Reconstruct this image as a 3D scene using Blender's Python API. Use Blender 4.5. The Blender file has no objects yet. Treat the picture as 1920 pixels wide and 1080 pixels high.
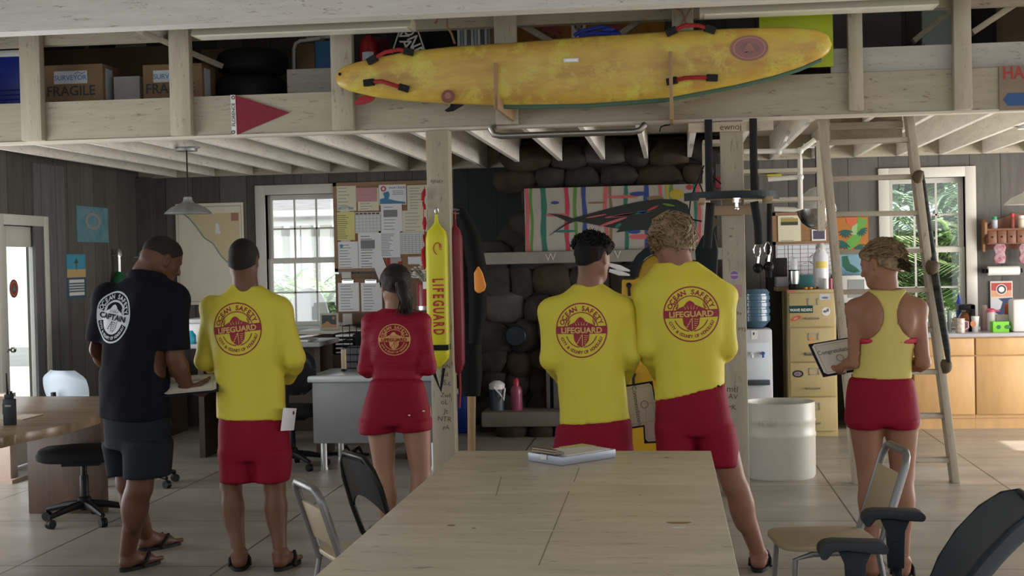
import bpy, bmesh, math, random
import numpy as np
from mathutils import Vector, Matrix
from mathutils.bvhtree import BVHTree
random.seed(7)
PI = math.pi
sc = bpy.context.scene
COL = sc.collection
# ---------------------------------------------------------------- camera
F, CH = 2600.0, 1.64
YAW, PITCH, ROLL = 0.1150, -49/2600.0, 0.022
fw = Vector((-math.sin(YAW)*math.cos(PITCH), math.cos(YAW)*math.cos(PITCH), math.sin(PITCH)))
r0 = Vector((math.cos(YAW), math.sin(YAW), 0))
u0 = r0.cross(fw)
cr = r0*math.cos(ROLL) - u0*math.sin(ROLL)
cu = u0*math.cos(ROLL) + r0*math.sin(ROLL)
CP = Vector((0, 0, CH))
cam = bpy.data.cameras.new('camera'); camo = bpy.data.objects.new('camera', cam); COL.objects.link(camo)
cam.sensor_width = 36; cam.lens = F/1920*36; cam.clip_start = .05; cam.clip_end = 300
camo.matrix_world = Matrix(((cr.x, cu.x, -fw.x, 0), (cr.y, cu.y, -fw.y, 0), (cr.z, cu.z, -fw.z, CH), (0, 0, 0, 1)))
sc.camera = camo
def at(px, py, Y=None, z=None, X=None):
    d = fw + cr*((px-960)/F) + cu*((540-py)/F)
    t = (Y/d.y) if Y is not None else ((z-CH)/d.z if z is not None else X/d.x)
    return CP + d*t
# ---------------------------------------------------------------- world, sun, exposure
w = bpy.data.worlds.new('world'); sc.world = w; w.use_nodes = True
nt = w.node_tree; nt.nodes.clear()
bg = nt.nodes.new('ShaderNodeBackground'); wo = nt.nodes.new('ShaderNodeOutputWorld')
bg.inputs[0].default_value = (.93, .96, 1.0, 1); bg.inputs[1].default_value = 1.75
nt.links.new(bg.outputs[0], wo.inputs[0])
sun = bpy.data.lights.new('sun', 'SUN'); sun.energy = 9; sun.angle = .01; sun.color = (1, .96, .88)
suno = bpy.data.objects.new('sun', sun); COL.objects.link(suno)
suno.rotation_euler = Vector((.80, -.30, .62)).to_track_quat('Z', 'Y').to_euler()
def added_fill(name, loc, to, sx, sy, pw, c=(1, .97, .93)):   # added area lamps in the unseen side openings, lifting joists and back room
    l = bpy.data.lights.new(name, 'AREA'); l.shape = 'RECTANGLE'; l.size = sx; l.size_y = sy; l.energy = pw; l.color = c
    o = bpy.data.objects.new(name, l); COL.objects.link(o); o.location = loc; o.rotation_euler = (Vector(loc)-Vector(to)).to_track_quat('Z', 'Y').to_euler()
added_fill('added_fill_right', (5.5, 10.9, 1.15), (0, 11.2, 3.0), 4.4, 1.9, 290)
added_fill('added_fill_left', (-5.4, 8.6, 1.15), (0, 10.6, 2.3), 3.4, 1.9, 95, (.95, .98, 1))
vs = sc.view_settings
sc.display_settings.display_device = 'sRGB'
vs.view_transform = 'Standard'; vs.look = 'None'; vs.gamma = 1; vs.exposure = 0.0; vs.use_curve_mapping = False
sc.cycles.max_bounces = 7; sc.cycles.diffuse_bounces = 4; sc.cycles.glossy_bounces = 3
sc.cycles.transmission_bounces = 6; sc.cycles.transparent_max_bounces = 12
sc.cycles.caustics_reflective = False; sc.cycles.caustics_refractive = False
sc.cycles.sample_clamp_indirect = 4
# ---------------------------------------------------------------- materials
_m = {}
def mat(name, col, rough=.6, metal=0, var=0, ns=8, st=(1, 1, 1), bump=0, bs=None, col2=None, specks=0, trans=0, alpha=1, emis=0, coat=0, spec=.5):
    if name in _m: return _m[name]
    if max(col) < .06 and not metal: spec = min(spec, .18)
    m = bpy.data.materials.new(name); _m[name] = m; m.use_nodes = True
    N = m.node_tree.nodes; L = m.node_tree.links; P = N['Principled BSDF']
    def setv(k, v):
        if k in P.inputs: P.inputs[k].default_value = v
    c = (*col, 1); setv('Base Color', c); setv('Roughness', rough); setv('Metallic', metal); setv('Specular IOR Level', spec)
    setv('Transmission Weight', trans); setv('Alpha', alpha); setv('Coat Weight', coat)
    m.diffuse_color = c
    if emis: setv('Emission Color', c); setv('Emission Strength', emis)
    if var or bump or specks or col2:
        tc = N.new('ShaderNodeTexCoord'); mp = N.new('ShaderNodeMapping'); mp.inputs['Scale'].default_value = st
        L.new(tc.outputs['Object'], mp.inputs['Vector'])
        nz = N.new('ShaderNodeTexNoise'); nz.inputs['Scale'].default_value = ns; nz.inputs['Detail'].default_value = 6; nz.inputs['Roughness'].default_value = .65
        L.new(mp.outputs[0], nz.inputs['Vector'])
        out = None
        if var or col2:
            rp = N.new('ShaderNodeValToRGB'); L.new(nz.outputs['Fac'], rp.inputs[0])
            d = col2 if col2 else tuple(max(0, x*(1-var)) for x in col)
            rp.color_ramp.elements[0].position = .32; rp.color_ramp.elements[1].position = .68
            rp.color_ramp.elements[0].color = (*d, 1); rp.color_ramp.elements[1].color = c
            out = rp.outputs[0]
        if specks:
            n2 = N.new('ShaderNodeTexNoise'); n2.inputs['Scale'].default_value = 9; n2.inputs['Detail'].default_value = 8; n2.inputs['Roughness'].default_value = .8
            mp2 = N.new('ShaderNodeMapping'); mp2.inputs['Scale'].default_value = tuple(.35+.65*q for q in st)
            L.new(tc.outputs['Object'], mp2.inputs[0]); L.new(mp2.outputs[0], n2.inputs['Vector'])
            r2 = N.new('ShaderNodeValToRGB'); r2.color_ramp.elements[0].position = .60-.02*specks; r2.color_ramp.elements[1].position = .63
            r2.color_ramp.elements[0].color = (1, 1, 1, 1); r2.color_ramp.elements[1].color = (.32, .26, .2, 1)
            L.new(n2.outputs['Fac'], r2.inputs[0])
            mx = N.new('ShaderNodeMix'); mx.data_type = 'RGBA'; mx.blend_type = 'MULTIPLY'; mx.inputs[0].default_value = .75
            if out: L.new(out, mx.inputs[6])
            else: mx.inputs[6].default_value = c
            L.new(r2.outputs[0], mx.inputs[7]); out = mx.outputs[2]
        if out: L.new(out, P.inputs['Base Color'])
        if bump:
            b = N.new('ShaderNodeBump'); b.inputs['Strength'].default_value = bump; b.inputs['Distance'].default_value = .01
            if bs:
                n3 = N.new('ShaderNodeTexNoise'); n3.inputs['Scale'].default_value = bs; n3.inputs['Detail'].default_value = 4; L.new(mp.outputs[0], n3.inputs['Vector']); L.new(n3.outputs['Fac'], b.inputs['Height'])
            else: L.new(nz.outputs['Fac'], b.inputs['Height'])
            L.new(b.outputs[0], P.inputs['Normal'])
    return m
CREAM = (.42, .375, .285)
def cream(ax, name='painted_wood', c=CREAM):
    st = [7, 7, 7]; st['xyz'.index(ax)] = .8
    return mat(f'{name}_{ax}', c, .55, var=.17, ns=3, st=tuple(st), bump=.12, bs=6, specks=1)
def planks(name, c, axis=0, wd=.29, dark=.35):
    if name in _m: return _m[name]
    m = mat(name, c, .75)
    N = m.node_tree.nodes; L = m.node_tree.links; P = N['Principled BSDF']
    tc = N.new('ShaderNodeTexCoord'); sp = N.new('ShaderNodeSeparateXYZ'); L.new(tc.outputs['Object'], sp.inputs[0])
    dv = N.new('ShaderNodeMath'); dv.operation = 'DIVIDE'; dv.inputs[1].default_value = wd; L.new(sp.outputs[axis], dv.inputs[0])
    fl = N.new('ShaderNodeMath'); fl.operation = 'FLOOR'; L.new(dv.outputs[0], fl.inputs[0])
    fr = N.new('ShaderNodeMath'); fr.operation = 'FRACT'; L.new(dv.outputs[0], fr.inputs[0])
    wn = N.new('ShaderNodeTexWhiteNoise'); wn.noise_dimensions = '1D'; L.new(fl.outputs[0], wn.inputs['W'])
    pp = N.new('ShaderNodeMath'); pp.operation = 'PINGPONG'; pp.inputs[1].default_value = .5; L.new(fr.outputs[0], pp.inputs[0])
    gap = N.new('ShaderNodeMath'); gap.operation = 'LESS_THAN'; gap.inputs[1].default_value = .012; L.new(pp.outputs[0], gap.inputs[0])
    mp = N.new('ShaderNodeMapping'); st = [9, 9, 1.0]; mp.inputs['Scale'].default_value = st
    L.new(tc.outputs['Object'], mp.inputs[0])
    nz = N.new('ShaderNodeTexNoise'); nz.inputs['Scale'].default_value = 2.2; nz.inputs['Detail'].default_value = 8; nz.inputs['Roughness'].default_value = .7
    L.new(mp.outputs[0], nz.inputs['Vector'])
    ad = N.new('ShaderNodeMath'); ad.operation = 'MULTIPLY_ADD'; ad.inputs[1].default_value = .45; L.new(wn.outputs[0], ad.inputs[0]); L.new(nz.outputs['Fac'], ad.inputs[2])
    rp = N.new('ShaderNodeValToRGB'); L.new(ad.outputs[0], rp.inputs[0])
    rp.color_ramp.elements[0].position = .3; rp.color_ramp.elements[1].position = 1.0
    rp.color_ramp.elements[0].color = (*[x*.55 for x in c], 1); rp.color_ramp.elements[1].color = (*[x*1.35 for x in c], 1)
    mx = N.new('ShaderNodeMix'); mx.data_type = 'RGBA'; L.new(gap.outputs[0], mx.inputs[0]); L.new(rp.outputs[0], mx.inputs[6]); mx.inputs[7].default_value = (.01, .01, .01, 1)
    L.new(mx.outputs[2], P.inputs['Base Color'])
    b = N.new('ShaderNodeBump'); b.inputs['Strength'].default_value = .25; L.new(nz.outputs['Fac'], b.inputs['Height']); L.new(b.outputs[0], P.inputs['Normal'])
    return m
# ---------------------------------------------------------------- mesh builder
class MB:
    def __init__(s): s.v = []; s.f = []; s.mi = []; s.mats = []; s.cur = 0; s.X = None
    def m(s, mt):
        if mt not in s.mats: s.mats.append(mt)
        s.cur = s.mats.index(mt); return s
    def add(s, V, Fs):
        o = len(s.v)
        if s.X is not None: V = [s.X @ Vector(p) for p in V]
        s.v += [tuple(p) for p in V]
        for f in Fs: s.f.append([i+o for i in f]); s.mi.append(s.cur)
        return s
    def box(s, a, b):
        x0, y0, z0 = [min(a[i], b[i]) for i in range(3)]; x1, y1, z1 = [max(a[i], b[i]) for i in range(3)]
        return s.add([(x0,y0,z0),(x1,y0,z0),(x1,y1,z0),(x0,y1,z0),(x0,y0,z1),(x1,y0,z1),(x1,y1,z1),(x0,y1,z1)],
                     [(0,3,2,1),(4,5,6,7),(0,1,5,4),(1,2,6,5),(2,3,7,6),(3,0,4,7)])
    def cbox(s, c, sz): return s.box([c[i]-sz[i]/2 for i in range(3)], [c[i]+sz[i]/2 for i in range(3)])
    def bar(s, a, b, wd, ht, up=(0,0,1), ext=0):
        a = Vector(a); b = Vector(b); d = (b-a).normalized(); a = a-d*ext; b = b+d*ext; u = Vector(up); sd = d.cross(u)
        if sd.length < 1e-4: sd = d.cross(Vector((0,1,0)))
        sd.normalize(); u = sd.cross(d).normalized(); V = []
        for p in (a, b):
            for i, j in ((-1,-1),(1,-1),(1,1),(-1,1)): V.append(p + sd*(wd/2*i) + u*(ht/2*j))
        return s.add(V, [(0,1,2,3),(7,6,5,4),(0,4,5,1),(1,5,6,2),(2,6,7,3),(3,7,4,0)])
    def tube(s, pts, r, n=10, caps=True, flat=None):
        pts = [Vector(p) for p in pts]; k = len(pts); rr = r if isinstance(r, (list, tuple)) else [r]*k
        V = []; Fs = []; sd = None
        for i, p in enumerate(pts):
            d = (pts[min(i+1, k-1)]-pts[max(i-1, 0)]).normalized()
            if sd is None:
                sd = d.cross(Vector((0,0,1)));
                if sd.length < .1: sd = d.cross(Vector((0,1,0)))
            else: sd = sd - d*sd.dot(d)
            sd = sd.normalized(); u = sd.cross(d)
            for j in range(n):
                a = 2*PI*j/n; q = sd*math.cos(a)*rr[i] + u*math.sin(a)*rr[i]
                if flat: fa = Vector(flat[0]); q -= fa*q.dot(fa)*(1-flat[1])
                V.append(p+q)
        for i in range(k-1):
            for j in range(n): Fs.append((i*n+j, i*n+(j+1) % n, (i+1)*n+(j+1) % n, (i+1)*n+j))
        if caps: Fs.append(tuple(range(n))[::-1]); Fs.append(tuple((k-1)*n+j for j in range(n)))
        return s.add(V, Fs)
    def cyl(s, a, b, r, r2=None, n=20): return s.tube([a, b], [r, r if r2 is None else r2], n)
    def lathe(s, prof, c=(0,0,0), n=24, ax='z', caps=1):
        V = []; Fs = []; k = len(prof)
        for r, h in prof:
            for j in range(n):
                a = 2*PI*j/n; x, y = r*math.cos(a), r*math.sin(a)
                V.append((c[0]+x, c[1]+y, c[2]+h) if ax == 'z' else ((c[0]+x, c[1]+h, c[2]+y) if ax == 'y' else (c[0]+h, c[1]+x, c[2]+y)))
        for i in range(k-1):
            for j in range(n): Fs.append((i*n+j, i*n+(j+1) % n, (i+1)*n+(j+1) % n, (i+1)*n+j))
        if caps: Fs.append(tuple(range(n))[::-1]); Fs.append(tuple((k-1)*n+j for j in range(n)))
        return s.add(V, Fs)
    def ball(s, c, r, n=14, m_=9):
        r = r if isinstance(r, (tuple, list)) else (r, r, r); V = []; Fs = []
        for i in range(m_+1):
            t = PI*i/m_
            for j in range(n):
                a = 2*PI*j/n; V.append((c[0]+r[0]*math.sin(t)*math.cos(a), c[1]+r[1]*math.sin(t)*math.sin(a), c[2]+r[2]*math.cos(t)))
        for i in range(m_):
            for j in range(n): Fs.append((i*n+j, (i+1)*n+j, (i+1)*n+(j+1) % n, i*n+(j+1) % n))
        return s.add(V, Fs)
    def prism(s, poly, d, o=(0,0,0), U=(1,0,0), W=(0,0,1)):
        """poly: 2D points in the (U, W) plane at o; extruded by vector d"""
        o = Vector(o); U = Vector(U); W = Vector(W); d = Vector(d); n = len(poly)
        A = [o+U*p[0]+W*p[1] for p in poly]; V = A+[p+d for p in A]
        return s.add(V, [tuple(range(n)), tuple(range(2*n-1, n-1, -1))]+[(i, i+n, (i+1) % n+n, (i+1) % n) for i in range(n)])
    def build(s, name, mt=None, parent=None, world=False, smooth=40, bevel=0, label=None, subd=0):
        me = bpy.data.meshes.new(name)
        V = s.v
        if world and parent is not None and 'M' in _pm.get(parent.name, {}):
            Mi = _pm[parent.name]['M'].inverted(); V = [tuple(Mi @ Vector(p)) for p in V]
        me.from_pydata(V, [], s.f)
        ms = [mt] if (mt is not None and not s.mats) else s.mats
        for q in ms: me.materials.append(q)
        if s.mats: me.polygons.foreach_set('material_index', s.mi)
        bm = bmesh.new(); bm.from_mesh(me); bmesh.ops.recalc_face_normals(bm, faces=bm.faces)
        if bevel:
            es = [e for e in bm.edges if len(e.link_faces) == 2 and e.calc_face_angle(0) > .6 and e.calc_length() > bevel*2.2]
            bmesh.ops.bevel(bm, geom=es, offset=bevel, segments=2, profile=.5, affect='EDGES', clamp_overlap=True)
        for f in bm.faces: f.smooth = True
        cs = math.radians(smooth)
        for e in bm.edges:
            if len(e.link_faces) != 2 or e.calc_face_angle(PI) > cs: e.smooth = False
        bm.to_mesh(me); bm.free()
        o = bpy.data.objects.new(name, me); COL.objects.link(o)
        if parent is not None: o.parent = parent
        if label: o['label'] = label
        if subd:
            md = o.modifiers.new('s', 'SUBSURF'); md.levels = subd; md.render_levels = subd
        return o
_pm = {}
def thing(name, label, cat, loc=(0,0,0), rz=0, group=None, R=None):
    o = bpy.data.objects.new(name, None); COL.objects.link(o); o.location = loc
    Mx = Matrix.Translation(Vector(loc)) @ (R.to_4x4() if R is not None else Matrix.Rotation(rz, 4, 'Z'))
    o.rotation_euler = Mx.to_euler(); o.empty_display_size = .1
    _pm[o.name] = {'M': Mx}
    o['label'] = label; o['category'] = cat
    if group: o['group'] = group
    return o
def tag(o, label=None, cat=None, group=None, kind=None):
    if label: o['label'] = label
    if cat: o['category'] = cat
    if group: o['group'] = group
    if kind: o['kind'] = kind
    return o
def one(mb, name, mt, label, cat, group=None, **k):
    """a thing that is one mesh: origin moved to its base centre"""
    xs = np.array(mb.v); c = (xs.min(0)+xs.max(0))/2; c[2] = xs[:, 2].min()
    mb.v = [tuple(np.array(p)-c) for p in mb.v]
    o = mb.build(name, mt, **k); o.location = tuple(c)
    return tag(o, label, cat, group)
def struct(mb, name, mt, parent=None, **k):
    o = mb.build(name, mt, parent, **k)
    if parent is None: o['kind'] = 'structure'
    return o
def basec(*pts):
    P = [Vector(p) for p in pts]; return sum(P, Vector())/len(P)
def wall_rect(x0, y0, x1, y1, Y):
    """world rectangle on plane Y=const under a pixel rectangle: X0, X1, Z0, Z1"""
    ym = (y0+y1)/2; xm = (x0+x1)/2
    return at(x0, ym, Y=Y).x, at(x1, ym, Y=Y).x, at(xm, y1, Y=Y).z, at(xm, y0, Y=Y).z
# text as flat mesh
_tc = {}
def text_geo(txt, size=1.0, bold=0, align='CENTER', space=1.0):
    key = (txt, bold, align, space)
    if key not in _tc:
        cu_ = bpy.data.curves.new('t', 'FONT'); cu_.body = txt; cu_.size = 1; cu_.align_x = align; cu_.offset = bold; cu_.resolution_u = 3; cu_.space_character = space
        ob = bpy.data.objects.new('t', cu_); COL.objects.link(ob)
        dg = bpy.context.evaluated_depsgraph_get(); me = ob.evaluated_get(dg).to_mesh()
        V = [tuple(v.co) for v in me.vertices]; Fs = [tuple(p.vertices) for p in me.polygons]
        ob.evaluated_get(dg).to_mesh_clear(); bpy.data.objects.remove(ob); bpy.data.curves.remove(cu_)
        _tc[key] = (V, Fs)
    V, Fs = _tc[key]
    return [(x*size, y*size) for x, y, z in V], Fs
def put_text(mb, txt, o, U, W, size, bold=0, align='CENTER', sx=1, N=None, space=1.0):
    V, Fs = text_geo(txt, size, bold, align, space); o = Vector(o); U = Vector(U); W = Vector(W)
    mb.add([o+U*(x*sx)+W*y for x, y in V], Fs)
def arc_text(txt, R, a0, a1, size, top=True, bold=0):
    """2D verts/faces of text along an arc, centre 0,0; angles in degrees, a0->a1"""
    V = []; Fs = []; n = len(txt)
    for i, ch in enumerate(txt):
        if ch == ' ': continue
        a = math.radians(a0+(a1-a0)*i/(n-1)); v, f = text_geo(ch, size, bold)
        rot = a-PI/2 if top else a+PI/2
        c, s_ = math.cos(rot), math.sin(rot); o = len(V); ox, oy = R*math.cos(a), R*math.sin(a)
        dy = -size*.35
        for x, y in v: y += dy; V.append((ox+x*c-y*s_, oy+x*s_+y*c))
        Fs += [tuple(k+o for k in q) for q in f]
    return V, Fs
WHITE = mat('white_plastic', (.75, .75, .74), .4)
BLACK = mat('black_plastic', (.007, .007, .008), .45)
STEEL = mat('steel', (.55, .55, .55), .3, 1)
CHROME = mat('chrome', (.8, .8, .8), .12, 1)
def glassmat():
    m = bpy.data.materials.new('window_glass'); m.use_nodes = True; N = m.node_tree.nodes; N.clear(); L = m.node_tree.links
    o = N.new('ShaderNodeOutputMaterial'); t = N.new('ShaderNodeBsdfTransparent'); g = N.new('ShaderNodeBsdfGlossy'); g.inputs['Roughness'].default_value = .02; x = N.new('ShaderNodeMixShader'); x.inputs[0].default_value = .05
    t.inputs[0].default_value = (.95, .97, .97, 1); L.new(t.outputs[0], x.inputs[1]); L.new(g.outputs[0], x.inputs[2]); L.new(x.outputs[0], o.inputs[0]); return m
PAPER = mat('paper', (.72, .71, .68), .8)
INK = mat('ink', (.06, .06, .07), .8)
# ================================================================= ROOM
YB, ZC, YBM = 13.95, 2.59, 9.66          # back wall, joist undersides, beam plane
XL, XR = -5.49, 5.6
GREY = (.092, .084, .076)
gw = planks('grey_planks', GREY); gwy = planks('grey_planks_side', GREY, axis=1)
fm = mat('floor_slab', (.39, .355, .30), .34, var=.30, ns=1.3, st=(.7, 2.4, 1), bump=.05, bs=14)
N = fm.node_tree.nodes; L = fm.node_tree.links; P = N['Principled BSDF']
src = P.inputs['Base Color'].links[0].from_socket
tc = N.new('ShaderNodeTexCoord'); br = N.new('ShaderNodeTexBrick'); br.offset = 0; br.inputs['Scale'].default_value = 1
br.inputs['Brick Width'].default_value = 1.19; br.inputs['Row Height'].default_value = 1.33; br.inputs['Mortar Size'].default_value = .006
br.inputs['Color1'].default_value = (1, 1, 1, 1); br.inputs['Color2'].default_value = (.86, .87, .88, 1); br.inputs['Mortar'].default_value = (.15, .13, .11, 1)
mpf = N.new('ShaderNodeMapping'); mpf.inputs['Location'].default_value = (-1.09+11.9, -10.02+13.3, 0); L.new(tc.outputs['Object'], mpf.inputs[0]); L.new(mpf.outputs[0], br.inputs['Vector'])
mx = N.new('ShaderNodeMix'); mx.data_type = 'RGBA'; mx.blend_type = 'MULTIPLY'; mx.inputs[0].default_value = 1
L.new(src, mx.inputs[6]); L.new(br.outputs['Color'], mx.inputs[7]); L.new(mx.outputs[2], P.inputs['Base Color'])
rn = N.new('ShaderNodeTexNoise'); rn.inputs['Scale'].default_value = 3; rn.inputs['Detail'].default_value = 6; L.new(tc.outputs['Object'], rn.inputs['Vector'])
mr = N.new('ShaderNodeMapRange'); mr.inputs[1].default_value = .3; mr.inputs[2].default_value = .7; mr.inputs[3].default_value = .3; mr.inputs[4].default_value = .48
L.new(rn.outputs['Fac'], mr.inputs[0]); L.new(mr.outputs[0], P.inputs['Roughness'])
b = MB(); b.box((XL-.15, -1.5, -.12), (XR+.15, YB+.15, 0)); struct(b, 'floor', fm)
# windows (world rectangles from the photo)
W1 = wall_rect(500, 364, 641, 612, YB); W2 = wall_rect(1668, 333, 1811, 614, YB)
def wall_x(name, Y, X0, X1, Z0, Z1, holes, m, th=.15):
    b = MB(); xs = sorted(set([X0, X1]+[h[0] for h in holes]+[h[1] for h in holes]))
    for a, c in zip(xs[:-1], xs[1:]):
        hs = sorted([(h[2], h[3]) for h in holes if h[0] <= a+1e-6 and h[1] >= c-1e-6]); z = Z0
        for q0, q1 in hs:
            if q0 > z: b.box((a, Y, z), (c, Y+th, q0))
            z = q1
        if z < Z1: b.box((a, Y, z), (c, Y+th, Z1))
    return struct(b, name, m, smooth=20)
wall_x('wall_back', YB, XL-.15, XR+.15, 0, 4.6, [W1, W2], gw)
# left wall with glazed door
dY0, dY1 = at(4, 500, X=XL).y, at(80, 500, X=XL).y
DT = 2.04
b = MB()
b.box((XL-.15, 10.4, 0), (XL, dY0, 4.6)); b.box((XL-.15, 6.8, 2.3), (XL, 10.4, 4.6)); b.box((XL-.15, 6.0, 0), (XL, 6.8, 4.6)); b.box((XL-.15, 1.5, 2.9), (XL, 6.0, 4.6)); b.box((XL-.15, dY1, 0), (XL, YB, 4.6)); b.box((XL-.15, dY0, DT), (XL, dY1, 4.6))  # the unseen openings nearer the camera are added to let in more light
struct(b, 'wall_left', gwy, smooth=20)
b = MB()
b.box((XR, 7.8, 0), (XR+.15, 8.6, 4.6)); b.box((XR, 1.5, 2.9), (XR+.15, 7.8, 4.6)); b.box((XR, 13.2, 0), (XR+.15, YB, 4.6)); b.box((XR, 8.6, 2.3), (XR+.15, 13.2, 4.6))  # unseen openings, widened to bring more light to the joists
struct(b, 'wall_right', gwy, smooth=20)
b = MB(); b.box((XL-.15, -1.65, 0), (XR+.15, -1.5, 2.1)); struct(b, 'added_front_wall', gw, smooth=20)  # unseen low wall added to cut light from behind the camera
b = MB(); b.box((XL-.3, -1.7, 4.6), (XR+.3, YB+.3, 4.75)); struct(b, 'roof', mat('roof_boards', (.35, .33, .3), .8), smooth=20)['kind'] = 'structure'
b = MB(); b.box((XR+.15, 8.0, 2.42), (XR+3.4, 10.55, 2.5)); b.box((XR+.15, 11.2, 2.42), (XR+3.4, 14, 2.5)); struct(b, 'sun_blocker', mat('roof_boards', (.35, .33, .3)))['kind'] = 'structure'  # unseen panels added to block the sun, the gap leaves a floor patch
# glazed door
wt = mat('trim_white', (.62, .60, .54), .45, var=.08, ns=3)
gl = glassmat()
D1 = bpy.data.objects.new('door_1', None); COL.objects.link(D1); D1.location = (XL, (dY0+dY1)/2, 0); D1['kind'] = 'structure'; _pm['door_1'] = {'M': Matrix.Translation(D1.location)}
b = MB(); b.box((XL-.1, dY0-.1, 0), (XL+.025, dY0, DT+.09)); b.box((XL-.1, dY1, 0), (XL+.025, dY1+.09, DT+.09)); b.box((XL-.1, dY0, DT), (XL+.025, dY1, DT+.09))
b.build('door_frame', wt, D1, world=True, bevel=.004)
b = MB(); s0, s1, zt, zb = dY0+.01, dY1-.01, DT-.01, .01
b.box((XL-.06, s0, zb), (XL-.02, s0+.115, zt)); b.box((XL-.06, s1-.13, zb), (XL-.02, s1, zt)); b.box((XL-.06, s0+.115, zt-.17), (XL-.02, s1-.13, zt)); b.box((XL-.06, s0+.115, zb), (XL-.02, s1-.13, .25))
b.build('door_leaf', wt, D1, world=True, bevel=.004)
b = MB(); b.box((XL-.043, s0+.115, .25), (XL-.037, s1-.13, zt-.17)); b.build('glass', gl, D1, world=True)
for z in (1.78, 1.35, .35):
    b = MB(); b.cyl((XL-.012, s1-.005, z-.05), (XL-.012, s1-.005, z+.05), .011); b.build('hinge', mat('brass_old', (.12, .10, .05), .4, 1), D1, world=True)
b = MB(); b.lathe([(.024, 0), (.024, .008), (.01, .012), (.01, .04), (.024, .05), (.027, .065), (.02, .078), (0.003, .08)], (XL-.02, s0+.06, 1.0), 16, 'x'); b.build('door_handle', CHROME, D1, world=True)
b = MB(); kx = XL-.034; kc = at(33, 541, X=XL)
b.m(mat('sticker_dkred', (.22, .035, .02), .5)).lathe([(.001, 0), (.078, 0), (.078, .002), (.001, .002)], (kx, kc.y, kc.z), 24, 'x')
b.m(mat('sticker_orange', (.5, .16, .06), .5)).lathe([(.05, 0), (.062, 0), (.062, .003), (.05, .003)], (kx, kc.y, kc.z), 24, 'x', 0)
b.m(mat('sticker_teal', (.08, .2, .2), .5)).prism([(-.035, -.02), (.035, -.02), (0, .035)], (.0035, 0, 0), (kx, kc.y, kc.z), (0, 1, 0), (0, 0, 1))
one(b, 'door_sticker', None, 'dark red oval sticker on the glass of the white door', 'sticker')
# windows
def window(n, R, Y, mull, mrow, rail):
    X0, X1, Z0, Z1 = R
    o = bpy.data.objects.new(f'window_{n}', None); COL.objects.link(o); o.location = ((X0+X1)/2, Y, Z0); o['kind'] = 'structure'; _pm[o.name] = {'M': Matrix.Translation(o.location)}
    b = MB(); t = .10
    for a, c in (((X0-t, Z0-.0), (X0, Z1+t)), ((X1, Z0), (X1+t, Z1+t)), ((X0, Z1), (X1, Z1+t))): b.box((a[0], Y-.03, a[1]), (c[0], Y+.16, c[1]))
    b.build('window_frame', wt, o, world=True, bevel=.004)
    b = MB(); b.box((X0-t-.03, Y-.09, Z0-.04), (X1+t+.03, Y+.16, Z0)); b.build('window_sill', wt, o, world=True, bevel=.005)
    zr = Z0+(Z1-Z0)*rail
    for k, (a, c, dy) in enumerate(((Z0, zr+.02, .05), (zr-.02, Z1, .085))):
        b = MB(); f = .05
        b.box((X0, Y+dy, a), (X0+f, Y+dy+.03, c)); b.box((X1-f, Y+dy, a), (X1, Y+dy+.03, c)); b.box((X0+f, Y+dy, a), (X1-f, Y+dy+.03, a+f)); b.box((X0+f, Y+dy, c-f), (X1-f, Y+dy+.03, c))
        for i in range(1, mull): x = X0+f+(X1-X0-2*f)*i/mull; b.box((x-.009, Y+dy+.005, a+f), (x+.009, Y+dy+.025, c-f))
        for i in range(1, mrow): z = a+f+(c-a-2*f)*i/mrow; b.box((X0+f, Y+dy+.005, z-.009), (X1-f, Y+dy+.025, z+.009))
        b.build('sash', wt, o, world=True)
        b = MB(); b.box((X0+f, Y+dy+.012, a+f), (X1-f, Y+dy+.016, c-f)); b.build('pane', gl, o, world=True)
window(1, W1, YB, 3, 2, .50); window(2, W2, YB, 3, 2, .52)
# ---------------- loft: beam, joists, ceiling boards, posts
cx, cy_, cz = cream('x'), cream('y'), cream('z')
b = MB(); b.box((XL, YBM-.04, ZC), (XR, YBM+.04, ZC+.28)); struct(b, 'loft_beam', cx)['kind'] = 'structure'
lt = mat('painted_wood_pale', (.66, .60, .50), .55, var=.1, ns=3)
b = MB(); b.box((XL, YBM-.05, ZC-.018), (XR, YBM+.05, ZC)); struct(b, 'trim_1', lt)
jm = cream('y', 'joist_wood', (.85, .81, .74)); xr = at(762, 315, Y=YB-.05).x; i = 0; x = xr-.4064*30
while x < XR:
    if x > XL+.02:
        b = MB(); b.box((x-.019, YBM+.04, ZC+.0), (x+.019, YB, ZC+.235)); struct(b, 'ceiling_joist', jm, smooth=20)['kind'] = 'structure'
    x += .4064
b = MB(); b.box((XL, YBM+.04, ZC+.235), (XR, YB, ZC+.26)); struct(b, 'ceiling', mat('ceiling_boards', (.78, .73, .64), .7, var=.15, ns=2, st=(1, 6, 1)))
b = MB(); b.box((XL, YB-.045, ZC), (XR, YB, ZC+.235)); struct(b, 'trim_2', cx)
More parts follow.
